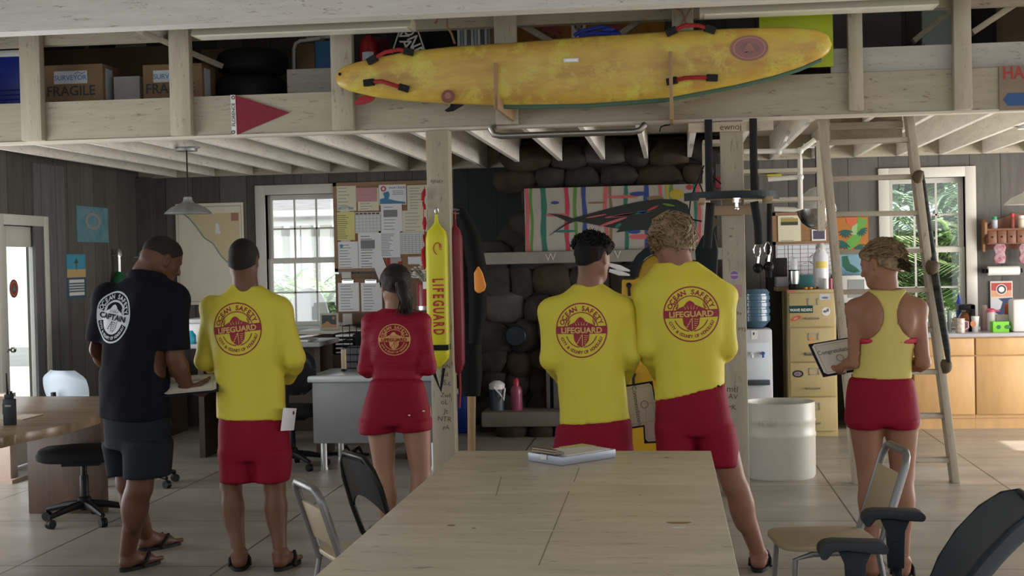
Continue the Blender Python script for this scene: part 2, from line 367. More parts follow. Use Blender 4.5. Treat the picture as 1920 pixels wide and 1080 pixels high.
# upper rail and near tie beam
RB = 3.28
b = MB(); b.box((XL, YBM-.05, RB), (XR, YBM+.04, RB+.2)); struct(b, 'loft_rail', cx)['kind'] = 'structure'
xa = at(1557, 100, Y=YBM).x
b = MB(); b.box((xa, YBM-.01, ZC+.285), (XR, YBM+.03, ZC+.45)); struct(b, 'loft_kickboard', cream('x', 'painted_wood_grey', (.50, .48, .44)))['kind'] = 'structure'
yn = 8.9; zn = at(960, 24, Y=yn).z
b = MB(); b.box((XL, yn-.09, zn), (XR, yn+.09, zn+.5)); struct(b, 'tie_beam', cream('x', 'painted_wood_light', (.70, .68, .64)))['kind'] = 'structure'
for x0, x1, zb, nm in ((43, 81, ZC-.0, 0), (322, 360, ZC, 0), (624, 664, ZC, 0), (930, 971, ZC+.0, 0), (1262, 1302, ZC+.2, 0), (1590, 1617, ZC+.02, 0), (1787, 1820, ZC+.0, 0)):
    xa, xb = at(x0, 160, Y=YBM-.07).x, at(x1, 160, Y=YBM-.07).x
    b = MB(); b.box((xa, YBM-.12, zb), (xb, YBM-.04, 4.6)); o = struct(b, 'loft_stud', cz, bevel=.004); o['kind'] = 'structure'
def px(x, y, Y): return at(x, y, Y=Y)
def brace(p, q, nm='loft_brace', w_=.09):
    b = MB(); b.bar(p, q, .04, w_, up=(0, -1, 0)); b.v = b.v; o = struct(b, nm, cx, bevel=.003); o['kind'] = 'structure'
brace(px(262, 58, 9.4), px(412, 122, 10.0)); brace(px(1822, 62, 9.75), px(1930, -10, 9.75)); brace(px(1712, 78, 10.1), px(1790, 14, 10.1))
brace(px(968, 40, 10.0), px(1045, 86, 10.0)); brace(px(1140, 82, 10.0), px(1215, 28, 10.0))
# main posts
for nm, x0, x1, lab in (('support_post', 798, 840, 0), ('support_post', 1351, 1393, 0)):
    a = at(x0, 247, Y=YBM-.07); c = at(x1, 247, Y=YBM-.07)
    b = MB(); b.box((a.x, YBM-.075, 0), (c.x, YBM+.075, ZC-.018)); o = struct(b, nm, cz, bevel=.006); o['kind'] = 'structure'
PL = at(819, 400, Y=YBM-.075).x; PR = at(1372, 400, Y=YBM-.075).x
# light boxes between tie beam and rail
for n_, (x0, y0, x1, y1) in enumerate(((367, 52, 775, 75-28), (1312, 8, 1755, 22))):
    a = at(x0, (y0+y1)/2, Y=9.2); c = at(x1, (y0+y1)/2, Y=9.2)
    t = thing('fluorescent_fixture', ('cream fluorescent fixture under the tie beam above the cardboard boxes', 'cream fluorescent fixture under the tie beam above the lime green board')[n_], 'light', (0.5*(a.x+c.x), 9.2, a.z-.05), group='long fixtures under the tie beam')
    b = MB(); b.prism([(-.11, -.0), (-.07, .06), (.07, .06), (.11, 0)], (c.x-a.x, 0, 0), (a.x, 9.2, zn-.025), (0, 1, 0), (0, 0, 1)); b.build('housing', mat('fixture_cream', (.60, .57, .46), .4), t, world=True)
    b = MB(); b.box((a.x+.03, 9.12, zn-.03), (c.x-.03, 9.28, zn-.01)); b.build('diffuser', mat('diffuser', (.7, .69, .6), .3), t, world=True)
# fixed ladder hatch panel
a = at(1556, 216, Y=YBM+.6); c = at(1692, 262, Y=YBM+.6)
b = MB(); b.box((a.x, YBM+.6, c.z), (c.x, YBM+.62, ZC+.22)); struct(b, 'hatch_panel', mat('stained_ply', (.40, .34, .25), .7, col2=(.14, .09, .05), ns=5))['kind'] = 'structure'
b = MB(); b.box((a.x, YBM+.56, ZC-.05), (c.x, YBM+.64, ZC-.0)); struct(b, 'trim_3', cx)
# ================================================================= OUTSIDE
b = MB(); b.box((-40, -25, -.35), (40, 60, -.13)); struct(b, 'ground', mat('ground_pale', (.55, .54, .50), .8, var=.2, ns=.6))
hw = mat('house_wall', (.72, .73, .70), .8, var=.06, ns=4)
def leaf_plant(name, x, y, n, Ln, col, label, seed, up=.9, wd=.05, z0=-.13, trunk=0, group=None):
    rnd = random.Random(seed)
    t = thing(name, label, 'plant', (x, y, z0), group=group)
    b = MB()
    if trunk:
        k = MB(); k.tube([(0, 0, 0), (.03, 0, trunk*.5), (0, .02, trunk)], [.09, .07, .06], 8); k.build('trunk', mat('trunk', (.16, .12, .08), .9), t)
    for i in range(n):
        a = rnd.uniform(0, 2*PI); L_ = Ln*rnd.uniform(.7, 1.1); e = rnd.uniform(.5, 1.35)*up
        d = Vector((math.cos(a), math.sin(a), 0)); pts = []; p = Vector((0, 0, trunk)); ang = e
        for s_ in range(8): pts.append(p.copy()); p = p + (d*math.cos(ang)+Vector((0, 0, math.sin(ang))))*(L_/7); ang -= .24*rnd.uniform(.6, 1.3)
        sd = d.cross(Vector((0, 0, 1))); V = []; Fs = []
        if wd > .06:  # broad feather: leaflets
            for s_ in range(1, 8):
                for q in range(3):
                    c = pts[s_-1].lerp(pts[s_], q/3); ll = Ln*.28*math.sin(PI*(s_+q/3)/8.5)+.03
                    for sg in (-1, 1):
                        tip = c+sd*sg*ll+d*ll*.35-Vector((0, 0, ll*.35)); o = len(V)
                        V += [c, c+d*.05, tip]; Fs.append((o, o+1, o+2))
        for s_, c in enumerate(pts):
            ww = wd*.4*math.sin(PI*(s_+.5)/8.5); V += [c-sd*ww, c+sd*ww]
        o = len(V)-16
        for s_ in range(7): Fs.append((o+2*s_, o+2*s_+1, o+2*s_+3, o+2*s_+2))
        b.add(V, Fs)
    b.build('foliage', mat(*col), t)
    return t
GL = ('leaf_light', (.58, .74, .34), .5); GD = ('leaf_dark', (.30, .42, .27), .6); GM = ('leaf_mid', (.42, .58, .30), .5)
# neighbouring building behind window_1
t = thing('neighbour_house', 'pale house with a sloping grey roof and a columned porch seen through the left window', 'building', (-8.8, 24, -.13))
YH = 24
a = at(505, 520, Y=YH); c = at(640, 520, Y=YH); e = at(560, 417, Y=YH)
b = MB(); b.box((a.x-4, YH+.6, -.1), (c.x+3, YH+5, e.z-.1)); b.build('wall', hw, t, world=True)
b = MB(); b.prism([(-5, 0), (9, -0.0), (9, .25), (-5, .28)], (0, .12, 0), (a.x, YH-.3, at(560, 424, Y=YH).z)); b.build('fascia', mat('fascia_white', (.85, .85, .83), .6), t, world=True)
b = MB(); zf = at(560, 408, Y=YH).z; b.add([(a.x-5, YH-.35, zf), (a.x+9, YH-.35, zf), (a.x+9, YH+5, zf+2.2), (a.x-5, YH+5, zf+2.2), (a.x-5, YH-.35, zf-.05), (a.x+9, YH-.35, zf-.05), (a.x+9, YH+5, zf+2.1), (a.x-5, YH+5, zf+2.1)], [(0,1,2,3),(7,6,5,4),(0,4,5,1),(1,5,6,2),(2,6,7,3),(3,7,4,0)])
b.build('roof', mat('roof_shingle', (.30, .29, .30), .8, var=.35, ns=3, st=(1, 5, 5)), t, world=True)
for x in (521, 556, 577, 612):
    q = at(x, 450, Y=YH).x; b = MB(); b.box((q-.09, YH-.1, -.1), (q+.09, YH+.08, zf-.1)); b.build('porch_column', mat('fascia_white', (.85, .85, .83)), t, world=True)
for x0, x1 in ((530, 548), (585, 606)):
    q0, q1 = at(x0, 450, Y=YH).x, at(x1, 450, Y=YH).x; b = MB(); b.box((q0, YH+.55, .1), (q1, YH+.62, zf-.6)); b.build('shutter', mat('shutter_green', (.30, .38, .33), .7), t, world=True)
Yp = 17.5
for i, (x, y, n, L_, g, sd_) in enumerate(((524, 17.5, 44, 1.5, GM, 1), (606, 16.8, 60, 1.5, GM, 2), (645, 17.3, 44, 1.5, GL, 3), (572, 19.5, 40, 1.7, GD, 4))):
    q = at(x, 600, Y=y); leaf_plant('garden_palm', q.x, y, n, L_, g, ['short fan palm at the left pane of the left window', 'dense garden palm in the middle panes of the left window', 'bright garden palm at the right pane beside the corkboard', 'darker garden palm behind the others by the pale house'][i], sd_, wd=.09, trunk=.95, group='palms outside the left window')
q = at(588, 560, Y=15.6)
b = MB(); b.prism([(.30*math.copysign(abs(math.cos(a_))**.8, math.cos(a_)), .78*math.sin(a_)) for a_ in np.linspace(0, 2*PI, 28, endpoint=False)], (0, .06, 0), (q.x-.12, 15.6, .62), (1, 0, -.10), (.1, 0, 1))
one(b, 'leaning_surfboard', mat('board_white', (.85, .85, .85), .3), 'white surfboard standing outside behind the left window', 'surfboard', bevel=.02)
# greenery behind window_2 and the door
rndp = random.Random(5)
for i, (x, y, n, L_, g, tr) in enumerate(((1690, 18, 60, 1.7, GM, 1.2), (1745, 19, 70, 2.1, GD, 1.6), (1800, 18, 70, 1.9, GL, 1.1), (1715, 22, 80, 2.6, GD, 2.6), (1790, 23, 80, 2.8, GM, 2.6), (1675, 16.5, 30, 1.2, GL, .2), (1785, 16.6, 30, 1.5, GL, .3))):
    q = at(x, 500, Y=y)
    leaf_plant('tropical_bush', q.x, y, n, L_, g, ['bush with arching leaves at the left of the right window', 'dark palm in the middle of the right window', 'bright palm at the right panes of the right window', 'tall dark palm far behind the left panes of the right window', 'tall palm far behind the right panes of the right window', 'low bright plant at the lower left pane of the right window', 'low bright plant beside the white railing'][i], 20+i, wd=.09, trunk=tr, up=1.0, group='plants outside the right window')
b = MB()
a = at(1740, 560, Y=20); c = at(1815, 520, Y=20)
t = thing('porch_railing', 'bright white outdoor stair railing seen through the right window', 'railing', (a.x, 20, -.13))
b.bar((a.x-1, 20, a.z+.0), (c.x+1.5, 20, c.z+.9), .08, .12, up=(0, 1, 0)); b.bar((a.x-1, 20, a.z-.7), (c.x+1.5, 20, c.z+.1), .08, .12, up=(0, 1, 0)); b.build('rail', mat('fascia_white', (.85, .85, .83)), t, world=True)
for k in range(4):
    x = a.x+.25*k; b = MB(); b.box((x-.06, 19.95, -.13), (x+.06, 20.05, a.z+.5+.12*k)); b.build('baluster', mat('fascia_white', (.85, .85, .83)), t, world=True)
# ================================================================= FIREPLACE
def stone_mat():
    m = mat('lava_stone', (.045, .040, .034), .8, col2=(.018, .016, .014), ns=5, bump=.5, bs=18); return m
SM = [stone_mat(), mat('lava_stone_brown', (.055, .040, .026), .85, col2=(.022, .017, .012), ns=5, bump=.5, bs=18), mat('lava_stone_pale', (.065, .060, .054), .8, col2=(.027, .025, .022), ns=6, bump=.5, bs=18)]
YF = 13.25
def P2(x, y, Y=YF): p = at(x, y, Y=Y); return (p.x, p.z)
t = thing('fireplace', 'rough dark stone fireplace with a wide chimney breast behind the mural', 'fireplace', (at(1130, 600, Y=YF).x, YF+.35, 0))
mort = mat('mortar_dark', (.03, .028, .024), .95)
poly = [P2(900, 830), P2(1352, 830), P2(1352, 500), P2(1346, 300), P2(982, 300), P2(978, 390), P2(935, 440), P2(915, 480), P2(900, 520)]
poly = [(x, max(z, 0)) for x, z in poly]; poly[2:5] = [(poly[1][0], 1.6), (poly[1][0], ZC+.2), (P2(982, 300)[0], ZC+.2)]
b = MB(); b.prism(poly, (0, YB-YF, 0), (0, YF, 0)); b.build('chimney_core', mort, t, world=True)
def inpoly(x, z, P_):
    c = False; n = len(P_)
    for i in range(n):
        x0, z0 = P_[i]; x1, z1 = P_[i-1]
        if (z0 > z) != (z1 > z) and x < (x1-x0)*(z-z0)/(z1-z0)+x0: c = not c
    return c
rnd = random.Random(11)
stones = []
def rock(b, c, r, rnd, ng=10, mg=7, sq=.75):
    ph = [rnd.uniform(0, 6) for _ in range(6)]; V = []; Fs = []
    for i in range(mg+1):
        th = PI*i/mg
        for j in range(ng):
            a = 2*PI*j/ng; d = [math.sin(th)*math.cos(a), math.cos(th), math.sin(th)*math.sin(a)]
            d = [math.copysign(abs(q)**sq, q) for q in d]
            k = 1+.09*math.sin(3*a+ph[0])*math.sin(th)+.07*math.sin(2*a+ph[1]+2*th)+.05*math.sin(5*a+ph[2])*math.sin(th)
            V.append((c[0]+r[0]*d[0]*k, c[1]+r[1]*d[1], c[2]+r[2]*d[2]*k))
    for i in range(mg):
        for j in range(ng): Fs.append((i*ng+j, (i+1)*ng+j, (i+1)*ng+(j+1) % ng, i*ng+(j+1) % ng))
    b.add(V, Fs)
zz = .12; row = 0
X0f, X1f = poly[0][0], poly[1][0]; bs_ = MB()
while zz < ZC+.1:
    h = rnd.uniform(.20, .30); x = X0f+rnd.uniform(-.1, .05)
    while x < X1f:
        wd_ = rnd.uniform(.22, .5); cxx = x+wd_/2; czz = zz+h/2+rnd.uniform(-.03, .03)
        if inpoly(cxx, czz, poly) or inpoly(cxx+.1, czz, poly):
            bs_.m(SM[rnd.choice((0, 0, 1, 2))]); rock(bs_, (cxx, YF, czz), (wd_*.56, rnd.uniform(.07, .12), h*.60), rnd)
        x += wd_
    zz += h*.97
bs_.build('stonework', None, t, world=True, smooth=60)
a = at(893, 484, Y=13.0); c = at(1362, 475, Y=13.0)
stn = mat('mantel_concrete', (.22, .20, .16), .7, col2=(.17, .16, .13), ns=4, bump=.3)
zt, zb = at(1120, 469, Y=13.0).z, at(1120, 492, Y=13.0).z
b = MB(); b.box((a.x, 12.98, zb), (c.x, YF+.4, zt)); b.build('mantel', stn, t, world=True, bevel=.012)
b = MB(); q0, q1 = at(903, 778, Y=12.85), at(1100, 778, Y=12.85); ht = at(980, 771, Y=12.85).z
b.box((q0.x, 12.8, .10), (q1.x+1.2, YF, ht)); b.build('hearth', stn, t, world=True, bevel=.02)
b = MB(); x = q0.x+.12
while x < q1.x+1.1: w_ = rnd.uniform(.2, .34); b.m(SM[rnd.choice((0, 1, 2))]); rock(b, (x+w_/2, 12.92, .06), (w_*.52, .1, .10), rnd); x += w_
b.build('hearth_stones', None, t, world=True, smooth=60)
b = MB(); f0, f1 = at(1022, 600, Y=13.1), at(1060, 600, Y=13.1); b.m(mat('firebox_steel', (.22, .22, .23), .3, 1)); b.box((f0.x, 13.08, ht), (f0.x+.035, 13.14, at(1030, 560, Y=13.1).z)); b.box((f0.x+.07, 13.05, ht), (f0.x+.12, 13.1, at(1030, 570, Y=13.1).z))
b.m(BLACK).box((f0.x, 13.1, ht), (f0.x+1.0, 13.16, at(1030, 560, Y=13.1).z)); b.build('firebox', None, t, world=True)
b = MB(); q = at(967, 630, Y=13.12); b.lathe([(.003, -.01), (.09, -.01), (.10, 0), (.10, .03)], (q.x, 13.11, q.z), 20, 'y'); b.build('damper_cap', mat('iron_blue', (.03, .04, .05), .4, .8), t, world=True)
# white chalk scribbles on mantel
ck = mat('chalk', (.42, .40, .36), .9)
b = MB(); q = at(1022, 482, Y=12.975); put_text(b.m(ck), 'W', (q.x, 12.975, q.z-.04), (1, 0, .1), (0, 0, 1), .10, align='LEFT'); q = at(1158, 477, Y=12.975); put_text(b, 'V', (q.x, 12.975, q.z-.04), (1, 0, 0), (0, 0, 1), .11); b.build('chalk_marks', None, t, world=True)
# ---------------- mural
YM = 13.06
X0, X1, Z0, Z1 = wall_rect(984, 349, 1322, 468, YM); Z0 = zt+.001
t = thing('painted_mural', 'long board with spray-painted rainbow stripes and a dark fish on the mantel', 'painting', ((X0+X1)/2, YM, Z0))
b = MB(); b.box((X0, YM, Z0), (X1, YM+.02, Z1)); b.build('board', mat('mural_ground', (.31, .28, .24), .6, var=.15, ns=4), t, world=True)
PXm = lambda x: X0+(X1-X0)*(x-984)/(1322-984); PZm = lambda y: Z1-(Z1-Z0)*(y-347)/(470-347)
st = MB(); sc_ = {'p': (.62, .12, .13), 'g': (.11, .28, .03), 't': (.01, .18, .12), 'r': (.55, .03, .06), 'b': (.02, .06, .28), 'o': (.26, .16, .05), 'c': (.65, .13, .14), 'y': (.55, .42, .03)}
for x, w_, k in ((989, 7, 'p'), (997, 5, 'g'), (1020, 10, 't'), (1064, 8, 'r'), (1080, 6, 'g'), (1097, 8, 'b'), (1137, 7, 'c'), (1147, 5, 'o'), (1175, 7, 't'), (1213, 9, 'b'), (1240, 6, 'c'), (1254, 5, 'y'), (1261, 6, 'g'), (1304, 5, 't'), (1311, 6, 'c')):
    st.m(mat('spray_'+k, tuple(q*.6 for q in sc_[k]), .6)); n = 10; ph = x; V = []; Fs = []
    for i in range(n+1):
        z = Z0+(Z1-Z0)*i/n; dx = .006*math.sin(i*.8+ph); ww = w_/2*(X1-X0)/338*(1+.12*math.sin(i*1.7+ph)); V += [(PXm(x)+dx-ww, YM-.002, z), (PXm(x)+dx+ww, YM-.002, z)]
    for i in range(n): Fs.append((2*i, 2*i+1, 2*i+3, 2*i+2))
    st.add(V, Fs)
def blob(mb, x, y, rx, ry, yo, n=18, rot=0):
    mb.prism([((rx*math.cos(a)*math.cos(rot)-ry*math.sin(a)*math.sin(rot)), (rx*math.cos(a)*math.sin(rot)+ry*math.sin(a)*math.cos(rot))) for a in np.linspace(0, 2*PI, n, endpoint=False)], (0, .001, 0), (x, yo, y))
s_ = (X1-X0)/338
for x, y, rx, ry, k in ((1042, 376, 8, 3, 'b'), (1270, 366, 13, 10, 'y'), (1045, 400, 22, 3, 'p'), (1060, 432, 22, 2.5, 't'), (1200, 446, 20, 5, 'c'), (1170, 368, 30, 3, 'p'), (1200, 363, 18, 4, 'b'), (1294, 347+6, 6, 5, 'r'), (1230, 372, 16, 4, 'o'), (1120, 378, 16, 2, 'o'), (1190, 436, 12, 4, 'b')):
    blob(st.m(mat('spray_'+k, sc_[k])), PXm(x), PZm(y), rx*s_, ry*s_, YM-.003)
st.build('stripes', None, t, world=True)
fish = [(1028, 441), (1050, 424), (1066, 414), (1045, 403), (1027, 396), (1055, 400), (1075, 407), (1110, 398), (1150, 388), (1200, 378), (1240, 374), (1270, 376), (1290, 387), (1294, 402), (1285, 416), (1262, 428), (1225, 434), (1190, 433), (1163, 436), (1156, 437), (1162, 430), (1130, 424), (1100, 417), (1080, 413), (1062, 420)]
b = MB(); b.m(mat('fish_dark', (.022, .026, .024), .5)).prism([(PXm(x), PZm(y)) for x, y in fish], (0, .002, 0), (0, YM-.006, 0))
for x, y, rx, ry, k, rt in ((1165, 404, 30, 2, 'c', .12), (1150, 416, 28, 2.5, 'p', .3), (1205, 398, 9, 2.5, 'b', 0), (1225, 392, 12, 2, 'r', .4), (1185, 402, 40, 1.4, 't', .1), (1255, 386, 12, 2, 'g', -.2), (1240, 405, 20, 2, 'o', .5), (1160, 424, 7, 3, 't', .6), (1120, 404, 20, 1.3, 'c', .15)):
    blob(b.m(mat('fishspot_'+k, tuple(q*.6 for q in sc_[k]))), PXm(x), PZm(y), rx*s_, ry*s_, YM-.008, rot=rt)
b.build('fish_figure', None, t, world=True)
# dark recess wall left of chimney
# ================================================================= BACK WALL LEFT
YW = YB-.012
def lines(mb, R, n, ink, y, m0=.12, fill=.8, top=.12):
    X0, X1, Z0, Z1 = R; mb.m(ink)
    for i in range(n):
        z = Z1-(Z1-Z0)*(top+(1-top-.08)*i/max(1, n-1)); h = (Z1-Z0)*.012; f = fill*random.uniform(.6, 1)
        mb.add([(X0+(X1-X0)*m0, y, z-h), (X0+(X1-X0)*(m0+(1-2*m0)*f), y, z-h), (X0+(X1-X0)*(m0+(1-2*m0)*f), y, z+h), (X0+(X1-X0)*m0, y, z+h)], [(0, 1, 2, 3)])
def quad(mb, x0, x1, z0, z1, y): mb.add([(x0, y, z0), (x1, y, z0), (x1, y, z1), (x0, y, z1)], [(0, 1, 2, 3)])
def sheet(name, r, Y, col, label, cat='paper', n=8, ink='ink_grey', inkc=(.28, .28, .28), group=None, extra=None, th=.003, rot=0):
    R = wall_rect(*r, Y); X0, X1, Z0, Z1 = R; b = MB(); b.m(col).box((X0, Y, Z0), (X1, Y+th, Z1))
    if n: lines(b, R, n, mat(ink, inkc, .8), Y-.0008)
    if extra: extra(b, R, Y-.0012)
    if rot:
        c = Vector(((X0+X1)/2, 0, (Z0+Z1)/2)); M_ = Matrix.Translation(c) @ Matrix.Rotation(rot, 4, 'Y') @ Matrix.Translation(-c); b.v = [tuple(M_ @ Vector(p)) for p in b.v]
    return one(b, name, None, label, cat, group)
R = wall_rect(627, 340, 846, 508, YW)
t = thing('corkboard', 'large wood-framed corkboard crowded with papers between window and post', 'board', ((R[0]+R[1])/2, YW, R[2]))
cork = mat('cork', (.34, .19, .09), .9, var=.25, ns=60); tan = mat('wood_tan', (.33, .19, .10), .6, var=.25, ns=4, st=(1, 1, 6))
b = MB(); b.box((R[0], YW-.012, R[2]), (R[1], YW+.01, R[3])); b.build('cork_panel', cork, t, world=True)
b = MB(); f = .035
for q in (((R[0], R[3]-f), (R[1], R[3])), ((R[0], R[2]), (R[1], R[2]+f)), ((R[0], R[2]), (R[0]+f, R[3])), ((R[1]-f, R[2]), (R[1], R[3]))): b.box((q[0][0], YW-.03, q[0][1]), (q[1][0], YW+.01, q[1][1]))
b.build('frame', tan, t, world=True)
yp = YW-.02
pc = mat('paper_cream', (.74, .69, .52), .8); pyl = mat('paper_yellow', (.70, .66, .26), .8); pg = mat('paper_greyish', (.70, .70, .68), .8); pw = mat('paper_white', (.80, .80, .82), .8)
def cq(x0, y0, x1, y1): return (480+x0/4, 270+y0/4, 480+x1/4, 270+y1/4)
def ex_rect(fx0, fx1, fz0, fz1, name, c):
    def f(b, R, y): b.m(mat(name, c, .7)); quad(b, R[0]+(R[1]-R[0])*fx0, R[0]+(R[1]-R[0])*fx1, R[2]+(R[3]-R[2])*fz0, R[2]+(R[3]-R[2])*fz1, y)
    return f
def multi(*fs):
    def f(b, R, y):
        for i, g in enumerate(fs): g(b, R, y-.0006*i)
    return f
def ex_grid(nx, nz, x0=.05, x1=.95, z0=.05, z1=.85, wl=.006):
    def f(b, R, y):
        b.m(mat('grid_ink', (.05, .05, .06), .7)); W_, H_ = R[1]-R[0], R[3]-R[2]
        for i in range(nx+1): x = R[0]+W_*(x0+(x1-x0)*i/nx); quad(b, x-W_*wl, x+W_*wl, R[2]+H_*z0, R[2]+H_*z1, y)
        for i in range(nz+1): z = R[2]+H_*(z0+(z1-z0)*i/nz); quad(b, R[0]+W_*x0, R[0]+W_*x1, z-W_*wl, z+W_*wl, y)
    return f
sheet('paper_notice', cq(598, 308, 752, 502), yp, pc, 'cream form with a blue wave drawing at the top left corner of the corkboard', extra=multi(ex_rect(.1, .25, .05, .14, 'pl_blue', (.25, .4, .5)), ex_rect(.6, .85, .05, .14, 'pl_blue', (.25, .4, .5)), ex_rect(.2, .7, .13, .17, 'pl_blue', (.25, .4, .5))), n=7)
sheet('paper_notice', cq(762, 330, 920, 500), yp, pc, 'cream typed notice half covered by a pink slip')
sheet('pink_slip', cq(750, 328, 906, 432), yp-.005, mat('paper_pink', (.58, .30, .32), .8), 'pink slip pinned in the top row of the corkboard', n=3, ink='ink_pink', inkc=(.4, .2, .22))
def wavep(b, R, y):
    W_, H_ = R[1]-R[0], R[3]-R[2]; b.m(mat('wave_blue', (.05, .22, .38), .6))
    b.prism([(R[0]+W_*x, R[2]+H_*z) for x, z in ((0.03, .04), (.97, .04), (.97, .12), (.6, .2), (.35, .3), (.4, .5), (.35, .68), (.15, .6), (.2, .35), (.03, .3))], (0, .0005, 0), (0, y, 0))
    b.m(mat('logo_red', (.5, .05, .07), .6)); blob(b, R[0]+W_*.17, R[2]+H_*.8, W_*.1, W_*.1, y-.001); b.m(pw); blob(b, R[0]+W_*.17, R[2]+H_*.8, W_*.05, W_*.05, y-.002)
    b.m(mat('print_navy', (.03, .08, .25), .6)); put_text(b, 'SHORT RACES', (R[0]+W_*.67, y, R[2]+H_*.8), (1, 0, 0), (0, 0, 1), W_*.095, .01)
    for i in range(3): quad(b, R[0]+W_*.5, R[0]+W_*.9, R[2]+H_*(.5+.08*i), R[2]+H_*(.52+.08*i), y)
sheet('event_poster', cq(922, 304, 1127, 456), yp, pw, 'white race poster with a breaking blue wave on the corkboard', 'poster', n=0, extra=wavep)
sheet('paper_notice', cq(1134, 308, 1285, 498), yp, pc, 'cream notice at the top right of the corkboard next to the post')
sheet('yellow_form', cq(593, 510, 741, 722), yp-.005, pyl, 'yellow ruled form at the left edge of the corkboard', n=12, ink='ink_olive', inkc=(.25, .25, .1))
def cal(b, R, y):
    b.m(INK); W_, H_ = R[1]-R[0], R[3]-R[2]
    for i in range(6): quad(b, R[0]+W_*(.02+.16*i), R[0]+W_*(.15+.16*i), R[2]+H_*.9, R[2]+H_*.97, y)
    ex_grid(7, 5, .02, .98, .08, .86, .003)(b, R, y)
sheet('calendar_sheet', cq(743, 512, 937, 668), yp-.003, pg, 'grey month planner with black tabs in the middle of the corkboard', 'calendar', n=0, extra=cal)
sheet('paper_notice', cq(938, 448, 1096, 656), yp-.006, pw, 'white print-out with a grey photo pinned right of the month planner', n=8, extra=ex_rect(.12, .78, .52, .78, 'photo_grey', (.22, .23, .23)))
sheet('paper_notice', cq(1098, 498, 1285, 660), yp-.004, pc, 'cream letter with long ruled lines beside the post', n=6)
sheet('letter_sheet', cq(608, 733, 766, 942), yp, pw, 'white letter with a round blue seal at the bottom left of the corkboard', n=9, extra=lambda b, R, y: blob(b.m(mat('seal_blue', (.12, .25, .4))), R[0]+(R[1]-R[0])*.22, R[2]+(R[3]-R[2])*.85, .018, .018, y))
sheet('paper_notice', cq(768, 658, 924, 942), yp, pw, 'long white print-out with a grey photo in the bottom row', n=12, extra=ex_rect(.12, .8, .55, .78, 'photo_grey', (.22, .23, .23)))
sheet('paper_notice', cq(921, 652, 1082, 852), yp-.003, pw, 'white page of dense text below the grey photo print-out', n=14)
sheet('roster_sheet', cq(1084, 662, 1262, 824), yp, pg, 'grey roster table low on the right of the corkboard', n=0, extra=ex_grid(6, 9, .05, .95, .06, .9, .004))
sheet('photo_card', cq(984, 855, 1092, 922), yp, mat('photo_pale', (.4, .38, .38), .6), 'small photo of red figures at the bottom of the corkboard', 'photo', n=0, extra=multi(ex_rect(0, .22, 0, 1, 'photo_red', (.4, .02, .03)), ex_rect(.75, 1, 0, .6, 'photo_red', (.4, .02, .03))))
sheet('note_card', cq(1140, 845, 1242, 902), yp, pw, 'small blank white card on bare cork at lower right', n=2)
sheet('loose_page', cq(890, 845, 975, 1010), yp-.012, pw, 'tilted white page hanging off the bottom edge of the corkboard', n=0, rot=-.35)
# shelf panel + clipboards under the corkboard
b = MB(); R = wall_rect(630, 512, 800, 603, YW); b.box((R[0], YW-.01, R[2]), (R[1], YW+.01, R[3])); one(b, 'backing_board', mat('brown_board', (.20, .12, .07), .7, var=.3, ns=3), 'brown backing board holding the clipboards under the corkboard', 'board')
for k, (x0, x1) in enumerate(((634, 673), (677, 716))):
    R = wall_rect(x0-2, 522, x1+2, 588, YW-.02); t = thing('clipboard', ('clipboard with white form hanging nearest the window under the corkboard', 'clipboard with white form hanging nearest the ponytailed woman')[k], 'clipboard', ((R[0]+R[1])/2, YW-.02, R[2]), group='clipboards under the corkboard')
    b = MB(); b.box((R[0], YW-.02, R[2]), (R[1], YW-.015, R[3])); b.build('board', mat('masonite', (.22, .11, .05), .6), t, world=True)
    R2 = wall_rect(x0, 530, x1, 584, YW-.03); b = MB(); b.m(pw).box((R2[0], YW-.026, R2[2]), (R2[1], YW-.021, R2[3])); lines(b, R2, 9, mat('ink_grey', (.28, .28, .28)), YW-.0265); b.build('form', None, t, world=True)
    b = MB(); xm = (R[0]+R[1])/2; b.box((xm-.06, YW-.04, R[3]-.05), (xm+.06, YW-.02, R[3]-.015)); b.cyl((xm-.05, YW-.035, R[3]-.012), (xm+.05, YW-.035, R[3]-.012), .012, n=10); b.build('clip', STEEL, t, world=True)
# map
R = wall_rect(331, 381, 458, 571, YW-.0)
def mapx(b, R, y):
    W_, H_ = R[1]-R[0], R[3]-R[2]; P_ = lambda L: [(R[0]+W_*x, R[2]+H_*z) for x, z in L]
    b.m(mat('map_land', (.66, .57, .34), .8)).prism(P_([(.12, .90), (.94, .90), (.94, .12), (.93, .22), (.8, .38), (.66, .48), (.55, .60), (.42, .66), (.32, .76), (.20, .86)]), (0, .0004, 0), (0, y, 0))
    b.m(mat('map_coast', (.22, .34, .32), .8))
    C = P_([(.12, .90), (.20, .86), (.32, .76), (.42, .66), (.55, .60), (.66, .48), (.8, .38), (.93, .22)])
    b.tube([(x, y-.001, z) for x, z in C], .006, 5)
    b.m(mat('map_line', (.30, .24, .15)))
    for q in ((.04, .97, .03, .035), (.04, .97, .965, .97)): quad(b, R[0]+W_*q[0], R[0]+W_*q[1], R[2]+H_*q[2], R[2]+H_*q[3], y-.001)
    for q in ((.035, .04), (.965, .97)): quad(b, R[0]+W_*q[0], R[0]+W_*q[1], R[2]+H_*.03, R[2]+H_*.97, y-.001)
    b.m(pw).prism(P_([(.58, .70), (.66, .70), (.63, .80), (.59, .80)]), (0, .0004, 0), (0, y-.0015, 0)); b.m(mat('map_stamp', (.4, .2, .12))); quad(b, R[0]+W_*.82, R[0]+W_*.93, R[2]+H_*.82, R[2]+H_*.9, y-.001)
sheet('wall_map', (331, 381, 458, 571), YW-.006, mat('map_paper', (.82, .76, .60), .7, var=.08, ns=5), 'large aged coastal chart hanging on the grey wall behind the pendant lamp', 'map', n=0, extra=mapx, th=.01)
